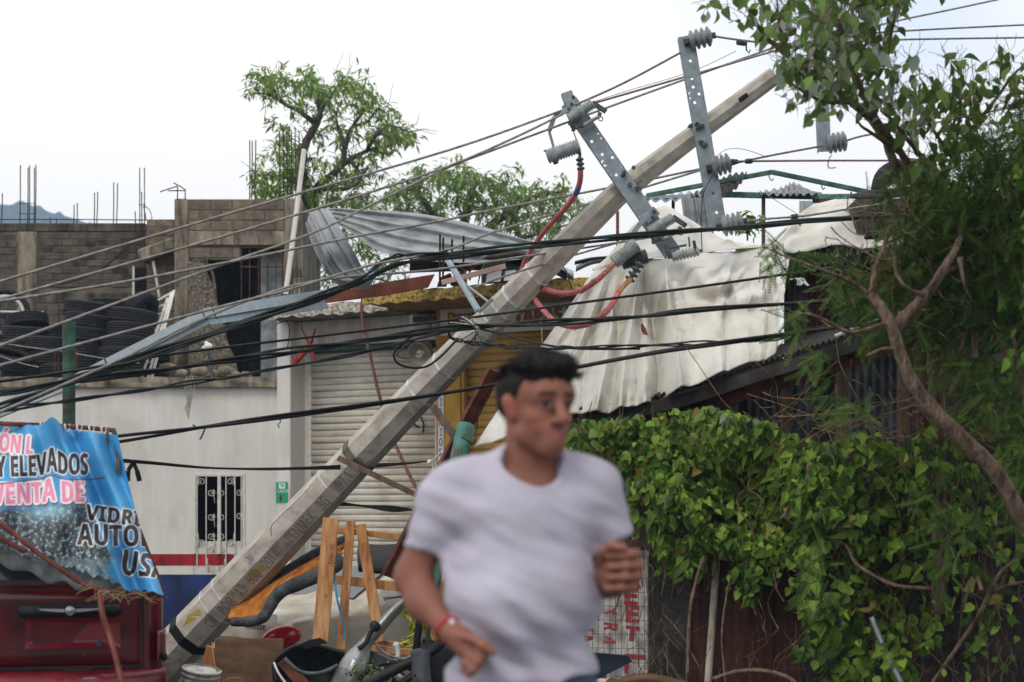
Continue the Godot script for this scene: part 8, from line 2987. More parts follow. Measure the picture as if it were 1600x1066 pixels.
# ---- leaning trees and bushes on the right ----
func build_right_tree() -> void:
	var t := thing("leaning_tree", "crooked brown trunk leaning in from the right with feathery foliage", "tree", at(1660, 1000, 8.9))
	var tr := MB.new()
	tr.soft()
	var main := smooth(path3([[1740, 1010, 8.3], [1660, 900, 8.3], [1600, 815, 8.25], [1560, 742, 8.2], [1524, 704, 8.2], [1470, 652, 8.2], [1428, 602, 8.2], [1408, 556, 8.2], [1394, 512, 8.2], [1378, 482, 8.25], [1362, 462, 8.3]]), 5)
	var rr := []
	for i in main.size():
		rr.append(lerpf(0.047, 0.026, float(i) / (main.size() - 1)) * (1.0 + 0.05 * sin(i * 1.7)))
	tr.tube(main, rr, 10)
	limb(tr, [[1394, 516, 8.25], [1420, 490, 8.20], [1446, 462, 8.15], [1470, 428, 8.15], [1494, 388, 8.25], [1506, 350, 8.8]], 0.036, 0.014)
	limb(tr, [[1446, 462, 8.15], [1420, 452, 8.05], [1402, 430, 8.05], [1398, 400, 8.05]], 0.014, 0.006)
	limb(tr, [[1408, 548, 8.25], [1380, 545, 8.15], [1354, 556, 8.05]], 0.013, 0.005)
	limb(tr, [[1500, 404, 8.15], [1504, 430, 8.05], [1508, 448, 8.05]], 0.014, 0.006)
	limb(tr, [[1362, 462, 8.35], [1368, 420, 8.35], [1384, 380, 8.35], [1392, 352, 8.35]], 0.018, 0.008)
	limb(tr, [[1362, 462, 8.35], [1330, 440, 8.35], [1280, 420, 8.25], [1230, 402, 8.25], [1190, 384, 8.25]], 0.013, 0.003)
	limb(tr, [[1394, 500, 8.25], [1330, 520, 8.05], [1290, 500, 7.95], [1255, 490, 7.95], [1238, 510, 7.95]], 0.011, 0.003)
	limb(tr, [[1506, 350, 8.7], [1540, 300, 9.0], [1580, 260, 9.1], [1640, 200, 9.1]], 0.02, 0.01)
	limb(tr, [[1470, 428, 8.3], [1540, 400, 9.0], [1620, 380, 9.1]], 0.016, 0.008)
	part(t, "trunk", tr, M("bark"))
	# twigs
	var tw := MB.new()
	for i in 230:
		var c := Vector2(1440 + rng.randfn() * 90, 420 + rng.randfn() * 70)
		if c.x < 1290 or c.x > 1640:
			continue
		var d := Vector2(rng.randfn(), rng.randfn())
		var p := []
		for k in 4:
			p.append([c.x, c.y, 8.6 + rng.randf_range(-0.3, 0.3)])
			c += d * 13.0
			d += Vector2(rng.randfn(), rng.randfn()) * 0.5
		tw.tube(smooth(path3(p), 3), rng.randf_range(0.0015, 0.0045), 3, false)
	part(t, "twigs", tw, M("dry_vine")).set_meta("kind", "stuff")
	var fr := frond(0.13, 11, 0.017, M("leaf"))
	var pl := []
	var ti := []
	for q in [[1500, 330, 62, 46, 210], [1570, 300, 50, 60, 240], [1590, 400, 50, 60, 230], [1520, 420, 60, 50, 230], [1440, 420, 50, 40, 150], [1420, 360, 34, 34, 70], [1380, 450, 44, 30, 90], [1450, 500, 60, 32, 120], [1340, 470, 34, 24, 50], [1320, 420, 30, 18, 34], [1560, 480, 60, 36, 170], [1460, 290, 30, 30, 50], [1540, 240, 40, 34, 80], [1600, 220, 34, 60, 130], [1400, 300, 26, 18, 26], [1620, 520, 40, 60, 120], [1360, 520, 30, 20, 26], [1480, 560, 40, 40, 50], [1560, 620, 60, 60, 110], [1600, 720, 40, 80, 90], [1500, 820, 60, 60, 60], [1275, 880, 22, 34, 14], [1250, 400, 12, 7, 9], [1212, 384, 16, 9, 10], [1210, 412, 14, 10, 9], [1240, 492, 16, 8, 9], [1240, 520, 8, 16, 7], [1276, 558, 12, 12, 10], [1290, 600, 12, 14, 8], [1330, 640, 30, 20, 24]]:
		for i in int(q[4] * 2.2):
			var c := at(q[0] + rng.randfn() * q[2] * 0.66, q[1] + rng.randfn() * q[3] * 0.66, rng.randf_range(8.45, 9.4))
			var dir := rand_dir()
			dir.y -= 0.35
			dir.x -= 0.25
			pl.append(Transform3D(leaf_basis(dir, Vector3(0, 0.6, 0.8) + rand_dir() * 0.6, rng.randf_range(0.6, 1.25)), c))
			ti.append(tone(Color.html("3f5a2f"), Color.html("7d9a50")))
	stuff("feathery_foliage", fr, pl, ti, t)
	# broad-leaved shrub among it, and the crown going on above and beside the frame
	var s := thing("broad_shrub", "bushy shrub with light green broad leaves at the picture edge", "shrub", at(1600, 900, 8.4))
	var bl := []
	for i in 3:
		bl.append(broad_leaf(0.085, 0.058, [0.3, 0.1, 0.4][i], [0.4, 0.2, 0.6][i], M("leaf"), false))
	var ps := [[], [], []]
	var ts := [[], [], []]
	for q in [[1560, 360, 34, 40, 110], [1500, 300, 22, 22, 40], [1590, 300, 26, 40, 70], [1460, 380, 22, 26, 40], [1530, 440, 34, 30, 60], [1590, 620, 30, 90, 60], [1540, 560, 40, 40, 40], [1500, 700, 40, 50, 16], [1590, 800, 30, 90, 24], [1560, 960, 50, 60, 22], [1660, 500, 50, 240, 420], [1760, 400, 70, 300, 520], [1500, 1030, 60, 40, 8]]:
		for i in q[4]:
			var c := at(q[0] + rng.randfn() * q[2] * 0.7, q[1] + rng.randfn() * q[3] * 0.7, rng.randf_range(8.6, 9.25) if q[0] < 1640 else rng.randf_range(6.5, 9.0))
			var tip := Vector3(rng.randfn() * 0.6, -0.8, rng.randfn() * 0.6)
			var k := rng.randi() % 3
			ps[k].append(Transform3D(leaf_basis(tip, Vector3(rng.randfn() * 0.6, 0.8, 0.5), rng.randf_range(0.45, 0.9)), c))
			ts[k].append(tone(Color.html("3f5f2c"), Color.html("86a64a")))
	for k in 3:
		stuff("leaves", bl[k], ps[k], ts[k], s)
	for q in [[[1640, 960], [1626, 800], [1590, 560], [1560, 420]], [[1660, 980], [1660, 700], [1690, 400], [1720, 200]], [[1600, 420], [1610, 300], [1620, 180]], [[1524, 560], [1516, 470], [1500, 380]]]:
		var p := []
		for e in q:
			p.append([e[0], e[1], 8.6])
		var sm := MB.new()
		limb(sm, p, 0.02, 0.006)
		part(s, "stem", sm, M("bark"))
	build_upper_tree()


func build_upper_tree() -> void:
	var t := thing("roadside_tree", "slender tree with big egg-shaped leaves hanging into the upper right sky", "tree", at(1440, 1000, 9.3))
	var b := MB.new()
	b.soft()
	var limbs := [
		limb(b, [[1470, 960, 9.6], [1466, 700, 9.6], [1456, 460, 9.4], [1440, 380, 9.3]], 0.05, 0.035),
		limb(b, [[1442, 384, 9.3], [1420, 320, 9.2], [1396, 250, 9.1], [1372, 200, 9.1], [1330, 160, 9.0], [1280, 120, 9.0], [1236, 92, 9.0], [1200, 60, 9.0], [1168, 14, 9.0], [1150, -20, 9.0]], 0.03, 0.007),
		limb(b, [[1446, 384, 9.3], [1436, 300, 9.2], [1412, 244, 9.1], [1378, 200, 9.0], [1350, 150, 8.9], [1330, 90, 8.9], [1310, 30, 8.9], [1300, -30, 8.9]], 0.026, 0.007),
		limb(b, [[1450, 380, 9.3], [1464, 310, 9.3], [1452, 262, 9.2], [1424, 226, 9.1], [1396, 190, 9.0], [1376, 172, 9.0]], 0.022, 0.007),
		limb(b, [[1412, 244, 9.1], [1380, 220, 9.0], [1350, 200, 8.9], [1338, 188, 8.9]], 0.014, 0.005),
		limb(b, [[1350, 150, 8.9], [1378, 110, 8.9], [1392, 60, 8.9], [1400, 10, 8.9]], 0.014, 0.005),
		limb(b, [[1236, 92, 9.0], [1218, 40, 9.0], [1214, -10, 9.0]], 0.01, 0.004),
		limb(b, [[1330, 160, 9.0], [1290, 160, 8.9], [1250, 140, 8.9], [1230, 120, 8.9]], 0.011, 0.004),
		limb(b, [[1260, 75, 9.0], [1285, 40, 9.0], [1300, 0, 9.0]], 0.009, 0.004),
		limb(b, [[1464, 310, 9.3], [1490, 240, 9.3], [1500, 170, 9.3], [1502, 100, 9.3]], 0.016, 0.005),
		limb(b, [[1490, 250, 9.3], [1530, 190, 9.3], [1560, 150, 9.3], [1590, 110, 9.3], [1630, 90, 9.3]], 0.014, 0.005),
		limb(b, [[1490, 250, 9.3], [1450, 190, 9.2], [1430, 150, 9.2]], 0.012, 0.004),
	]
	part(t, "trunk", b, M("bark"))
	var shapes := []
	for i in 5:
		shapes.append(broad_leaf(0.088, 0.054, [0.45, 0.2, 0.7, 0.35, 0.1][i], [0.3, 0.6, 0.15, 0.45, 0.8][i], M("tree_leaf%d" % i), false))
	var rest := []
	for i in 3:
		rest.append(broad_leaf(0.088, 0.054, [0.45, 0.2, 0.6][i], [0.3, 0.6, 0.5][i], M("leaf"), false))
	var ps := [[], [], []]
	var ts := [[], [], []]
	var n := 0
	var tw := MB.new()
	for q in [[1126, 6, 18, 8, 8], [1110, 4, 8, 6, 4], [1160, 26, 10, 16, 8], [1186, 14, 12, 12, 12], [1198, 44, 14, 12, 14], [1222, 34, 14, 22, 24], [1250, 16, 20, 16, 30], [1240, 62, 16, 14, 22], [1282, 20, 26, 18, 52], [1320, 20, 28, 20, 60], [1290, 62, 26, 20, 60], [1334, 66, 26, 22, 62], [1368, 22, 22, 18, 36], [1404, 14, 12, 12, 9], [1376, 62, 18, 18, 30], [1228, 100, 12, 14, 20], [1246, 124, 16, 16, 28], [1238, 152, 10, 10, 8], [1280, 104, 24, 20, 46], [1322, 110, 24, 20, 44], [1360, 104, 18, 16, 24], [1290, 150, 20, 16, 28], [1274, 178, 12, 10, 8], [1330, 150, 20, 16, 26], [1370, 150, 14, 14, 14], [1400, 120, 12, 14, 16], [1418, 92, 10, 8, 8], [1420, 150, 16, 16, 22], [1396, 184, 16, 14, 20], [1424, 200, 14, 14, 16], [1450, 180, 16, 16, 22], [1442, 130, 12, 14, 14], [1470, 140, 14, 16, 22], [1494, 96, 10, 12, 12], [1508, 126, 10, 12, 12], [1500, 170, 16, 18, 24], [1530, 150, 14, 14, 16], [1548, 128, 10, 10, 8], [1566, 100, 12, 8, 9], [1588, 114, 12, 12, 12], [1596, 140, 10, 12, 8], [1580, 90, 10, 8, 5], [1440, 236, 14, 14, 12], [1474, 220, 16, 16, 16], [1510, 214, 16, 18, 16], [1540, 196, 16, 16, 14], [1400, 258, 10, 10, 5], [1432, 280, 10, 10, 6], [1226, 8, 10, 8, 10], [1350, -6, 40, 10, 40], [1540, 240, 20, 16, 18], [1250, -30, 60, 20, 90], [1400, -40, 60, 26, 60], [1590, 180, 18, 18, 20]]:
		for i in int(q[4] * 0.95):
			var c := at(q[0] + rng.randfn() * q[2] * 0.85, q[1] + rng.randfn() * q[3] * 0.85, 9.0 + rng.randfn() * 0.28)
			var tip := Vector3(rng.randfn() * 0.7, -0.75 + rng.randfn() * 0.4, rng.randfn() * 0.6)
			var nrm := Vector3(rng.randfn() * 0.7, 0.7, 0.5 + rng.randfn() * 0.5)
			var tf := Transform3D(leaf_basis(tip, nrm, rng.randf_range(0.55, 1.15)), c)
			tw.tube(PackedVector3Array([c, c - tip.normalized() * 0.03 + rand_dir() * 0.02, c - tip.normalized() * 0.09 + rand_dir() * 0.05]), 0.0016, 3, false)
			if n < 300 and rng.randf() < 0.42:
				n += 1
				piece(t, "leaf", shapes[rng.randi() % 5], tf)
			else:
				var k := rng.randi() % 3
				ps[k].append(tf)
				ts[k].append(tone(Color.html("4d6838"), Color.html("8eac62")))
	for k in 3:
		stuff("leaves", rest[k], ps[k], ts[k], t)
	part(t, "stalks", tw, M("dry_vine")).set_meta("kind", "stuff")
	# the crown goes on above and beside the picture, over the verge
	var over := []
	var otint := []
	var big := broad_leaf(0.33, 0.22, 0.3, 0.3, M("leaf"), false)
	for i in 6800:
		var c := Vector3(rng.randf_range(1.3, 6.0), rng.randf_range(4.3, 6.4), rng.randf_range(-7.6, -2.6))
		if c.y < 1.45 + 870.0 / F * -c.z and c.x < 830.0 / F * -c.z:
			continue
		over.append(Transform3D(leaf_basis(Vector3(rng.randfn(), -0.6, rng.randfn()), Vector3.UP + rand_dir() * 0.6, 1.0), c))
		otint.append(tone(Color.html("415a2c"), Color.html("6c8a49")))
	stuff("overhanging_leaves", big, over, otint, t)
	# hanging strips of dead leaf in the crown
	var dl := MB.new()
	for q in [[1490, 130, 1486, 180], [1498, 140, 1502, 184], [1512, 150, 1520, 178], [1494, 180, 1490, 196], [1520, 176, 1530, 212], [1350, 122, 1338, 142], [1372, 148, 1370, 186], [1462, 252, 1458, 292], [1470, 256, 1474, 296], [1454, 268, 1446, 290], [1584, 130, 1566, 180], [1590, 150, 1570, 184]]:
		dl.sheet(func(u: float, v: float) -> Vector3: return at(lerpf(q[0], q[2], v) + (u - 0.5) * 6.0 * sin(PI * (0.15 + 0.8 * v)), lerpf(q[1], q[3], v), 9.0) + Vector3(0, 0, 0.02 * sin(v * 5.0)), 2, 6, 0.001)
	part(t, "dead_leaves", dl, M("dead_leaf")).set_meta("kind", "stuff")


# ---- the man ----
# a field of tapered capsules joined by a smooth minimum, meshed as surface nets
class Field:
	var a: PackedVector3Array = []
	var b: PackedVector3Array = []
	var ra: PackedFloat32Array = []
	var rb: PackedFloat32Array = []
	var cp: PackedVector3Array = []
	var cn: PackedVector3Array = []
	var sq: PackedVector3Array = []
	var k := 0.03
	var mod = null
	var tint = null

	func add(p: Vector3, q: Vector3, r0: float, r1: float, cut_at := Vector3.ZERO, cut_n := Vector3.ZERO, squeeze := Vector3.ONE) -> void:
		a.append(p)
		b.append(q)
		ra.append(r0)
		rb.append(r1)
		cp.append(cut_at)
		cn.append(cut_n)
		sq.append(squeeze)

	func one(i: int, p: Vector3) -> float:
		var s := sq[i]
		var pa := (p - a[i]) * s
		var ba := (b[i] - a[i]) * s
		var h := clampf(pa.dot(ba) / maxf(ba.dot(ba), 1e-9), 0.0, 1.0)
		var d := (pa - ba * h).length() - lerpf(ra[i], rb[i], h)
		if cn[i] != Vector3.ZERO:
			d = maxf(d, (p - cp[i]).dot(cn[i]))
		return d

	func value(p: Vector3, use: PackedInt32Array) -> float:
		var d := 1e3
		for i in use:
			var e := one(i, p)
			var h := maxf(k - absf(d - e), 0.0) / k
			d = minf(d, e) - h * h * k * 0.25
		if mod != null:
			d = mod.call(p, d)
		return d

	func mesh(mb: MB, cell: float) -> void:
		var lo := Vector3.ONE * 1e9
		var hi := -lo
		for i in a.size():
			var r := Vector3.ONE * (maxf(ra[i], rb[i]) / minf(sq[i].x, minf(sq[i].y, sq[i].z)) + cell * 3.0)
			lo = lo.min(a[i] - r).min(b[i] - r)
			hi = hi.max(a[i] + r).max(b[i] + r)
		var B := 6
		var nb := Vector3i(((hi - lo) / (cell * B)).ceil())
		var n := nb * B + Vector3i.ONE
		var val := PackedFloat32Array()
		val.resize(n.x * n.y * n.z)
		val.fill(9.0)
		var idx := PackedInt32Array()
		idx.resize(val.size())
		idx.fill(-1)
		var done := PackedByteArray()
		done.resize(val.size())
		var blocks := []
		var half := cell * B * 0.87
		for bz in nb.z:
			for by in nb.y:
				for bx in nb.x:
					var c := lo + Vector3(bx + 0.5, by + 0.5, bz + 0.5) * cell * B
					var use := PackedInt32Array()
					var near := 1e9
					for i in a.size():
						var e := one(i, c)
						if e < half * maxf(sq[i].x, maxf(sq[i].y, sq[i].z)) + 0.05:
							use.append(i)
						near = minf(near, e)
					if use.is_empty() or near < -half * 1.3 - 0.04:
						continue
					blocks.append(Vector3i(bx, by, bz) * B)
					for z in range(bz * B, bz * B + B + 1):
						for y in range(by * B, by * B + B + 1):
							for x in range(bx * B, bx * B + B + 1):
								var at := (z * n.y + y) * n.x + x
								if done[at] == 0:
									done[at] = 1
									val[at] = value(lo + Vector3(x, y, z) * cell, use)
		var off := PackedInt32Array()
		for q in 8:
			off.append(((q >> 2 & 1) * n.y + (q >> 1 & 1)) * n.x + (q & 1))
		var pts := PackedVector3Array()
		var cells := PackedInt32Array()
		for bl: Vector3i in blocks:
			for z in range(bl.z, bl.z + B):
				for y in range(bl.y, bl.y + B):
					for x in range(bl.x, bl.x + B):
						var at := (z * n.y + y) * n.x + x
						var m := 0
						for q in 8:
							if val[at + off[q]] < 0.0:
								m |= 1 << q
						if m == 0 or m == 255:
							continue
						var s := Vector3.ZERO
						var cnt := 0
						for e in 12:
							var q0: int = [0, 2, 4, 6, 0, 1, 4, 5, 0, 1, 2, 3][e]
							var q1: int = q0 + [1, 1, 1, 1, 2, 2, 2, 2, 4, 4, 4, 4][e]
							if (m >> q0 & 1) == (m >> q1 & 1):
								continue
							var v0 := val[at + off[q0]]
							var t := v0 / (v0 - val[at + off[q1]])
							s += Vector3(q0 & 1, q0 >> 1 & 1, q0 >> 2 & 1).lerp(Vector3(q1 & 1, q1 >> 1 & 1, q1 >> 2 & 1), t)
							cnt += 1
						idx[at] = pts.size()
						pts.append(lo + (Vector3(x, y, z) + s / cnt) * cell)
						cells.append(at)
		var cols := PackedColorArray()
		if tint != null:
			for p in pts:
				cols.append(tint.call(p))
		var step := [1, n.x, n.x * n.y]
		for c in cells.size():
			var at := cells[c]
			for ax in 3:
				var q: int = [1, 2, 4][ax]
				var in0 := val[at] < 0.0
				if in0 == (val[at + step[ax]] < 0.0):
					continue
				var u: int = step[(ax + 1) % 3]
				var w: int = step[(ax + 2) % 3]
				if at - u - w < 0:
					continue
				var i0 := idx[at]
				var i1 := idx[at - u]
				var i2 := idx[at - u - w]
				var i3 := idx[at - w]
				if i1 < 0 or i2 < 0 or i3 < 0:
					continue
				var ring := [i0, i1, i2, i3] if not in0 else [i0, i3, i2, i1]
				for e in [0, 1, 2, 0, 2, 3]:
					if tint != null:
						mb.col = cols[ring[e]]
					mb.v(pts[ring[e]])


func finger(f: Field, list: Array, r: float) -> void:
	for i in list.size() - 1:
		f.add(at(list[i][0], list[i][1], list[i][2]), at(list[i + 1][0], list[i + 1][1], list[i + 1][2]), r * (1.0 - 0.08 * i), r * (0.92 - 0.08 * i))


func build_man() -> void:
	var o := thing("person", "young man with short black hair in a pale lilac T-shirt hurrying past", "person", at(815, 1742, 4.0))
	var skin := mk("skin", [Color.WHITE], 0.5, {"vc": true, "spec": 0.35})
	var base := Color(0.275, 0.118, 0.085)
	var body := MB.new()
	body.soft()
	# trunk, arms and legs
	var f := Field.new()
	f.k = 0.035
	f.add(at(834, 690, 4.03), at(824, 738, 4.05), 0.06, 0.066)
	f.add(at(735, 768, 4.03), at(895, 762, 4.07), 0.05, 0.05)
	f.add(at(770, 800, 4.04), at(862, 798, 4.07), 0.095, 0.095)
	f.add(at(815, 830, 4.04), at(815, 1040, 4.04), 0.11, 0.115)
	f.add(at(775, 1055, 4.04), at(862, 1055, 4.05), 0.1, 0.1)
	# his right arm hangs bent, the left is folded up
	f.add(at(692, 778, 4.0), at(645, 902, 4.03), 0.05, 0.041)
	f.add(at(645, 902, 4.03), at(662, 942, 3.98), 0.04, 0.039)
	f.add(at(662, 942, 3.98), at(703, 988, 3.9), 0.037, 0.026)
	f.add(at(938, 775, 4.06), at(948, 905, 4.16), 0.049, 0.042)
	f.add(at(948, 905, 4.16), at(956, 905, 3.98), 0.043, 0.033)
	f.add(at(956, 905, 3.98), at(960, 900, 3.92), 0.032, 0.03)
	# legs
	f.add(at(776, 1070, 4.04), at(785, 1390, 3.92), 0.095, 0.062)
	f.add(at(785, 1390, 3.92), at(785, 1690, 4.06), 0.058, 0.04)
	f.add(at(862, 1070, 4.05), at(872, 1385, 4.02), 0.095, 0.062)
	f.add(at(872, 1385, 4.02), at(880, 1600, 4.42), 0.058, 0.04)
	var arm_tint := func(p: Vector3) -> Color: return base * (0.92 + 0.08 * sin(p.x * 40.0 + p.y * 31.0))
	f.tint = arm_tint
	f.mesh(body, 0.012)
	# hands
	var h := Field.new()
	h.k = 0.007
	h.tint = arm_tint
	h.add(at(699, 984, 3.905), at(706, 990, 3.89), 0.028, 0.028)
	h.add(at(706, 990, 3.89), at(735, 1014, 3.865), 0.028, 0.034)
	h.add(at(722, 1000, 3.88), at(744, 1022, 3.87), 0.03, 0.028)
	for k in 4:
		var r: float = [0.0105, 0.011, 0.0105, 0.0092][k]
		finger(h, [[742 - k * 5.5, 1000 + k * 12, 3.845 - 0.004 * k], [762 - k * 7.5, 1010 + k * 12.5, 3.82], [756 - k * 7.5, 1026 + k * 9.0, 3.825], [740 - k * 6.0, 1022 + k * 8.5, 3.845]], r)
	finger(h, [[716, 994, 3.86], [738, 998, 3.825], [756, 1010, 3.81], [769, 1019, 3.81]], 0.0125)
	h.mesh(body, 0.0038)
	var g := Field.new()
	g.k = 0.007
	g.tint = arm_tint
	g.add(at(957, 906, 3.96), at(960, 900, 3.91), 0.032, 0.031)
	g.add(at(960, 882, 3.9), at(962, 912, 3.9), 0.034, 0.032, Vector3.ZERO, Vector3.ZERO, Vector3(0.95, 1, 1))
	for k in 4:
		var y := 866.0 + k * 17.0
		var r: float = [0.0115, 0.012, 0.0115, 0.0102][k]
		var x := [0.0, 3.0, 1.0, -5.0][k] as float
		finger(g, [[976 + x, y - 2, 3.9], [994 + x, y, 3.865], [976 + x, y + 2, 3.835], [952 + x * 0.5, y + 3, 3.85], [950 + x * 0.5, y + 3, 3.875]], r)
	finger(g, [[938, 880, 3.9], [942, 862, 3.86], [956, 853, 3.835], [974, 856, 3.825]], 0.0125)
	g.mesh(body, 0.0038)
	# head, turned to his left
	var hp := at(838, 638, 4.0)
	var fw := Vector3(0.56, -0.05, 0.83).normalized()
	var lf := Vector3.UP.cross(fw).normalized()
	var hb := Basis(lf, fw.cross(lf), fw)
	var inv := hb.inverse()
	var L := func(x: float, y: float, z: float) -> Vector3: return hp + hb * Vector3(x, y, z)
	var hn := FastNoiseLite.new()
	hn.seed = 4
	hn.frequency = 1.0
	var e := Field.new()
	e.k = 0.022
	e.add(L.call(0, 0.038, -0.028), L.call(0, 0.042, 0.022), 0.076, 0.074)
	e.add(L.call(0, 0.0, -0.01), L.call(0, -0.045, 0.03), 0.068, 0.052)
	e.add(L.call(0, -0.06, 0.03), L.call(0, -0.084, 0.066), 0.042, 0.03)
	e.add(L.call(-0.036, -0.062, 0.012), L.call(0, -0.088, 0.06), 0.026, 0.024)
	e.add(L.call(0.036, -0.062, 0.012), L.call(0, -0.088, 0.06), 0.026, 0.024)
	e.add(L.call(-0.033, -0.022, 0.05), L.call(-0.027, -0.042, 0.054), 0.029, 0.025)
	e.add(L.call(0.033, -0.022, 0.05), L.call(0.027, -0.042, 0.054), 0.029, 0.025)
	e.add(L.call(-0.034, 0.032, 0.068), L.call(0.034, 0.032, 0.068), 0.024, 0.024)
	e.add(L.call(0, -0.055, 0.07), L.call(0, -0.064, 0.074), 0.024, 0.022)
	e.add(hp + hb * Vector3(0, -0.06, -0.03), at(829, 716, 4.04), 0.056, 0.061)
	var fine := Field.new()
	fine.k = 0.008
	fine.add(L.call(0, 0.014, 0.09), L.call(0, -0.026, 0.112), 0.0105, 0.0165)
	fine.add(L.call(-0.015, -0.031, 0.097), L.call(0.015, -0.031, 0.097), 0.0095, 0.0095)
	fine.add(L.call(-0.019, -0.0565, 0.083), L.call(0.019, -0.0565, 0.083), 0.0072, 0.0072)
	fine.add(L.call(-0.015, -0.0665, 0.082), L.call(0.015, -0.0665, 0.082), 0.008, 0.008)
	fine.add(L.call(-0.068, 0.012, -0.012), L.call(-0.066, -0.02, -0.002), 0.021, 0.015)
	fine.add(L.call(0.068, 0.012, -0.012), L.call(0.066, -0.02, -0.002), 0.021, 0.015)
	var all := PackedInt32Array(range(fine.a.size()))
	e.mod = func(p: Vector3, d: float) -> float:
		var q := inv * (p - hp)
		# eye hollows
		var s := Vector3(absf(q.x) - 0.032, (q.y - 0.008) * 1.4, q.z - 0.1).length() - 0.018
		d = maxf(d, -s)
		var eb := Vector3(absf(q.x) - 0.031, q.y - 0.008, q.z - 0.071).length() - 0.0155
		d = minf(d, eb)
		if q.z > 0.06 or absf(q.x) > 0.05:
			var x := fine.value(p, all)
			var hh := maxf(0.008 - absf(d - x), 0.0) / 0.008
			d = minf(d, x) - hh * hh * 0.002
		return d
	e.tint = func(p: Vector3) -> Color:
		var q := inv * (p - hp)
		var c := base
		if q.z > 0.07 and absf(q.x) < 0.027 and q.y < -0.0505 and q.y > -0.073:
			c = c.lerp(Color(0.29, 0.09, 0.08), 0.85)
		# shaved beard shade, brows, eyes
		if q.y < -0.045 and q.z > 0.0:
			c = c.lerp(Color(0.19, 0.09, 0.068), 0.2)
		var ax := absf(q.x)
		if q.z > 0.05 and ax > 0.012 and ax < 0.054 and absf(q.y - 0.030 - 0.004 * sin(ax * 60.0)) < 0.0058:
			c = c.lerp(Color(0.02, 0.015, 0.013), 0.85)
		if q.z > 0.06 and ax > 0.017 and ax < 0.047 and absf(q.y - 0.008) < 0.0062:
			c = Color(0.3, 0.26, 0.24) if absf(ax - 0.032) > 0.0065 else Color(0.02, 0.014, 0.011)
			if q.y > 0.0105:
				c = Color(0.03, 0.02, 0.018)
		# uneven tone: flushed cheeks and nose, oily forehead, beard shadow over lip and jaw
		var mt := hn.get_noise_3d(q.x * 60.0, q.y * 60.0, q.z * 60.0)
		c = c * (1.0 + 0.16 * mt)
		c = c.lerp(Color(0.36, 0.12, 0.085), 0.35 * exp(-pow((ax - 0.04) / 0.018, 2.0) - pow((q.y + 0.03) / 0.02, 2.0)))
		if q.z > 0.06 and q.y < -0.036 and q.y > -0.0505 and ax < 0.03:
			c = c.lerp(Color(0.15, 0.08, 0.065), 0.15)
		if absf(q.x) > 0.06 and q.z < 0.02 and q.y < 0.04:
			c = c.lerp(Color(0.33, 0.09, 0.07), 0.5)
		return c
	e.mesh(body, 0.0042)
	part(o, "body", body, skin)
	# hair: cropped sides, longer tousled top swept forward
	var hr := Field.new()
	hr.k = 0.02
	hr.add(L.call(0, 0.044, -0.034), L.call(0, 0.05, 0.014), 0.0815, 0.079)
	hr.add(L.call(0, 0.0, -0.05), L.call(0, -0.02, -0.045), 0.064, 0.05)
	hr.add(L.call(-0.03, 0.1, 0.0), L.call(-0.03, 0.097, 0.072), 0.036, 0.027)
	hr.add(L.call(0.03, 0.1, 0.0), L.call(0.03, 0.097, 0.078), 0.036, 0.028)
	hr.add(L.call(0.0, 0.107, 0.0), L.call(0.006, 0.106, 0.094), 0.036, 0.024)
	hr.mod = func(p: Vector3, d: float) -> float:
		var q := inv * (p - hp)
		d += hn.get_noise_3d(q.x * 110.0, q.y * 45.0, q.z * 60.0) * (0.004 + 0.009 * smoothstep(0.06, 0.12, q.y))
		# the face, temples and nape stay free
		d = maxf(d, minf(q.z - 0.026 - (q.y - 0.03) * 0.5, 0.060 - q.y + 0.007 * sin(q.x * 150.0)))
		d = maxf(d, -0.05 - q.y + q.z * 0.4)
		var ear := Vector3((absf(q.x) - 0.075) * 0.6, q.y + 0.0, q.z + 0.008).length() - 0.027
		return maxf(d, -ear)
	var hm := MB.new()
	hm.soft()
	hr.mesh(hm, 0.0042)
	part(o, "hair", hm, M("hair"))
	# loose strands along the top and front
	var hs := MB.new()
	hs.soft()
	for i in 620:
		var q := Vector3(rng.randfn() * 0.042, 0.118 + rng.randf() * 0.014, rng.randf_range(-0.06, 0.078))
		q.x = clampf(q.x, -0.075, 0.075)
		q.y -= q.x * q.x * 7.0 + maxf(0.0, -q.z) * maxf(0.0, -q.z) * 5.0 + maxf(0.0, q.z - 0.04) * 0.25
		var dir := Vector3(rng.randfn() * 0.5 + q.x * 6.0, 0.7 + rng.randfn() * 0.3, 0.5 + rng.randfn() * 0.5 + q.z * 4.0).normalized()
		var ln := rng.randf_range(0.012, 0.03)
		hs.tube(PackedVector3Array([L.call(q.x, q.y - 0.006, q.z), L.call(q.x + dir.x * ln * 0.5, q.y + dir.y * ln * 0.5, q.z + dir.z * ln * 0.5), L.call(q.x + dir.x * ln, q.y + dir.y * ln * 0.8, q.z + dir.z * ln)]), [0.003, 0.002, 0.0006], 4)
	part(o, "strands", hs, M("hair")).set_meta("kind", "stuff")
	# T-shirt
	var s := Field.new()
	s.k = 0.05
	var hem := at(0, 1064, 4.0).y
	var hc := Vector3(0, hem, 0)
	var dn := Vector3(0.12, -1, 0).normalized()
	hc.x = at(815, 0, 4.0).x
	s.add(at(722, 768, 4.03), at(908, 760, 4.07), 0.066, 0.062, hc, dn)
	s.add(at(768, 808, 4.03), at(864, 804, 4.06), 0.122, 0.12, hc, dn)
	s.add(at(806, 830, 4.03), at(812, 930, 4.0), 0.142, 0.15, hc, dn)
	s.add(at(785, 940, 3.99), at(848, 938, 4.01), 0.140, 0.140, hc, dn)
	s.add(at(782, 1060, 4.02), at(852, 1060, 4.03), 0.128, 0.128, hc, dn)
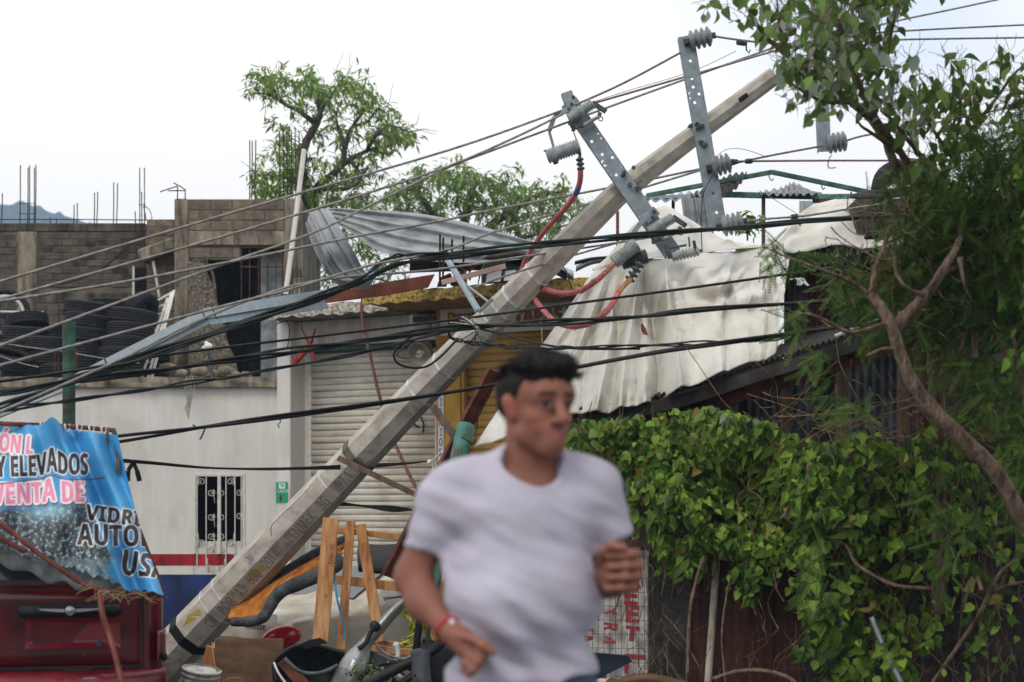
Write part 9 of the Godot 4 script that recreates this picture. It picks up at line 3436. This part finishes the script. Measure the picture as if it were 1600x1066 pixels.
	s.add(at(815, 742, 4.045), at(740, 762, 4.03), 0.07, 0.062)
	s.add(at(822, 742, 4.05), at(896, 756, 4.07), 0.068, 0.06)
	var ra0 := at(694, 772, 4.01)
	var ra1 := at(668, 880, 4.02)
	s.add(ra0, ra1, 0.064, 0.066, at(671, 867, 4.02), (ra1 - ra0).normalized().lerp(Vector3(-0.4, -0.9, 0), 0.6).normalized())
	var la0 := at(936, 770, 4.07)
	var la1 := at(960, 870, 4.1)
	s.add(la0, la1, 0.06, 0.064, at(958, 846, 4.1), Vector3(0.42, -0.9, 0.0).normalized())
	var wn := FastNoiseLite.new()
	wn.seed = 12
	wn.frequency = 1.0
	wn.fractal_octaves = 3
	var neck0 := at(836, 690, 4.0)
	var neck1 := at(830, 725, 3.985)
	s.mod = func(p: Vector3, d: float) -> float:
		# creases: drawn from the armpits across the belly
		var x := (p.x - hc.x)
		var y := p.y - hem
		var w := wn.get_noise_3d(x * 2.2 + 3.0, (y + 0.45 * x) * 9.0, p.z * 2.0) * 0.016
		w += 0.007 * sin((y + 0.6 * x + 0.05 * sin(x * 9.0)) * 55.0) * exp(-pow((y - 0.10) / 0.10, 2.0))
		w += 0.010 * sin((y - 0.5 * x) * 48.0) * exp(-pow((y - 0.30) / 0.07, 2.0) - pow((x + 0.14) / 0.08, 2.0))
		d += w
		var pa := p - neck0
		var ba := neck1 - neck0
		var h2 := clampf(pa.dot(ba) / ba.dot(ba), 0.0, 1.0)
		var nd := (pa - ba * h2).length()
		d -= 0.004 * (smoothstep(0.07, 0.074, nd) - smoothstep(0.088, 0.091, nd))
		d = maxf(d, 0.071 - nd)
		return d
	var sm := MB.new()
	sm.soft()
	s.mesh(sm, 0.0085)
	part(o, "t_shirt", sm, M("shirt"))
	# jeans and shoes
	var j := Field.new()
	j.k = 0.03
	j.add(at(778, 1075, 4.03), at(858, 1075, 4.04), 0.118, 0.118, at(0, 1050, 4.0), Vector3.UP)
	j.add(at(774, 1100, 4.03), at(785, 1390, 3.92), 0.108, 0.075)
	j.add(at(785, 1390, 3.92), at(785, 1680, 4.06), 0.072, 0.058)
	j.add(at(864, 1100, 4.04), at(872, 1385, 4.02), 0.108, 0.075)
	j.add(at(872, 1385, 4.02), at(880, 1590, 4.4), 0.072, 0.058)
	var jm := MB.new()
	jm.soft()
	j.mesh(jm, 0.014)
	part(o, "jeans", jm, M("jeans"))
	for q in [[[785, 1712, 4.1], [790, 1722, 3.9]], [[880, 1620, 4.46], [884, 1664, 4.34]]]:
		var sh := Field.new()
		sh.k = 0.03
		sh.add(at(q[0][0], q[0][1], q[0][2]), at(q[1][0], q[1][1], q[1][2]), 0.046, 0.036)
		sh.add(at(q[0][0], q[0][1], q[0][2]) + Vector3(0, 0.05, 0), at(q[0][0], q[0][1], q[0][2]), 0.045, 0.045)
		var m := MB.new()
		m.soft()
		sh.mesh(m, 0.012)
		part(o, "shoe", m, M("car_black"))
	# red wristband with a pale bead
	var wb := MB.new()
	wb.soft()
	var wc := at(699, 984, 3.905)
	var ax := (at(706, 990, 3.89) - at(662, 942, 3.98)).normalized()
	var bq := Basis(Quaternion(Vector3.UP, ax))
	var ring := []
	for i in 9:
		var a2 := TAU * i / 8.0
		ring.append(Vector2(0.031 + 0.005 * cos(a2), 0.006 * sin(a2)))
	wb.lathe(Transform3D(bq, wc), ring, 24)
	part(o, "wristband", wb, mk("red_band", [Color.html("a8323a")], 0.7))
	var bd := MB.new()
	bd.soft()
	bd.ball(wc + Vector3(0.012, 0.018, 0.025), Vector3.ONE * 0.008, 8)
	part(o, "bead", bd, M("plastic_white"))
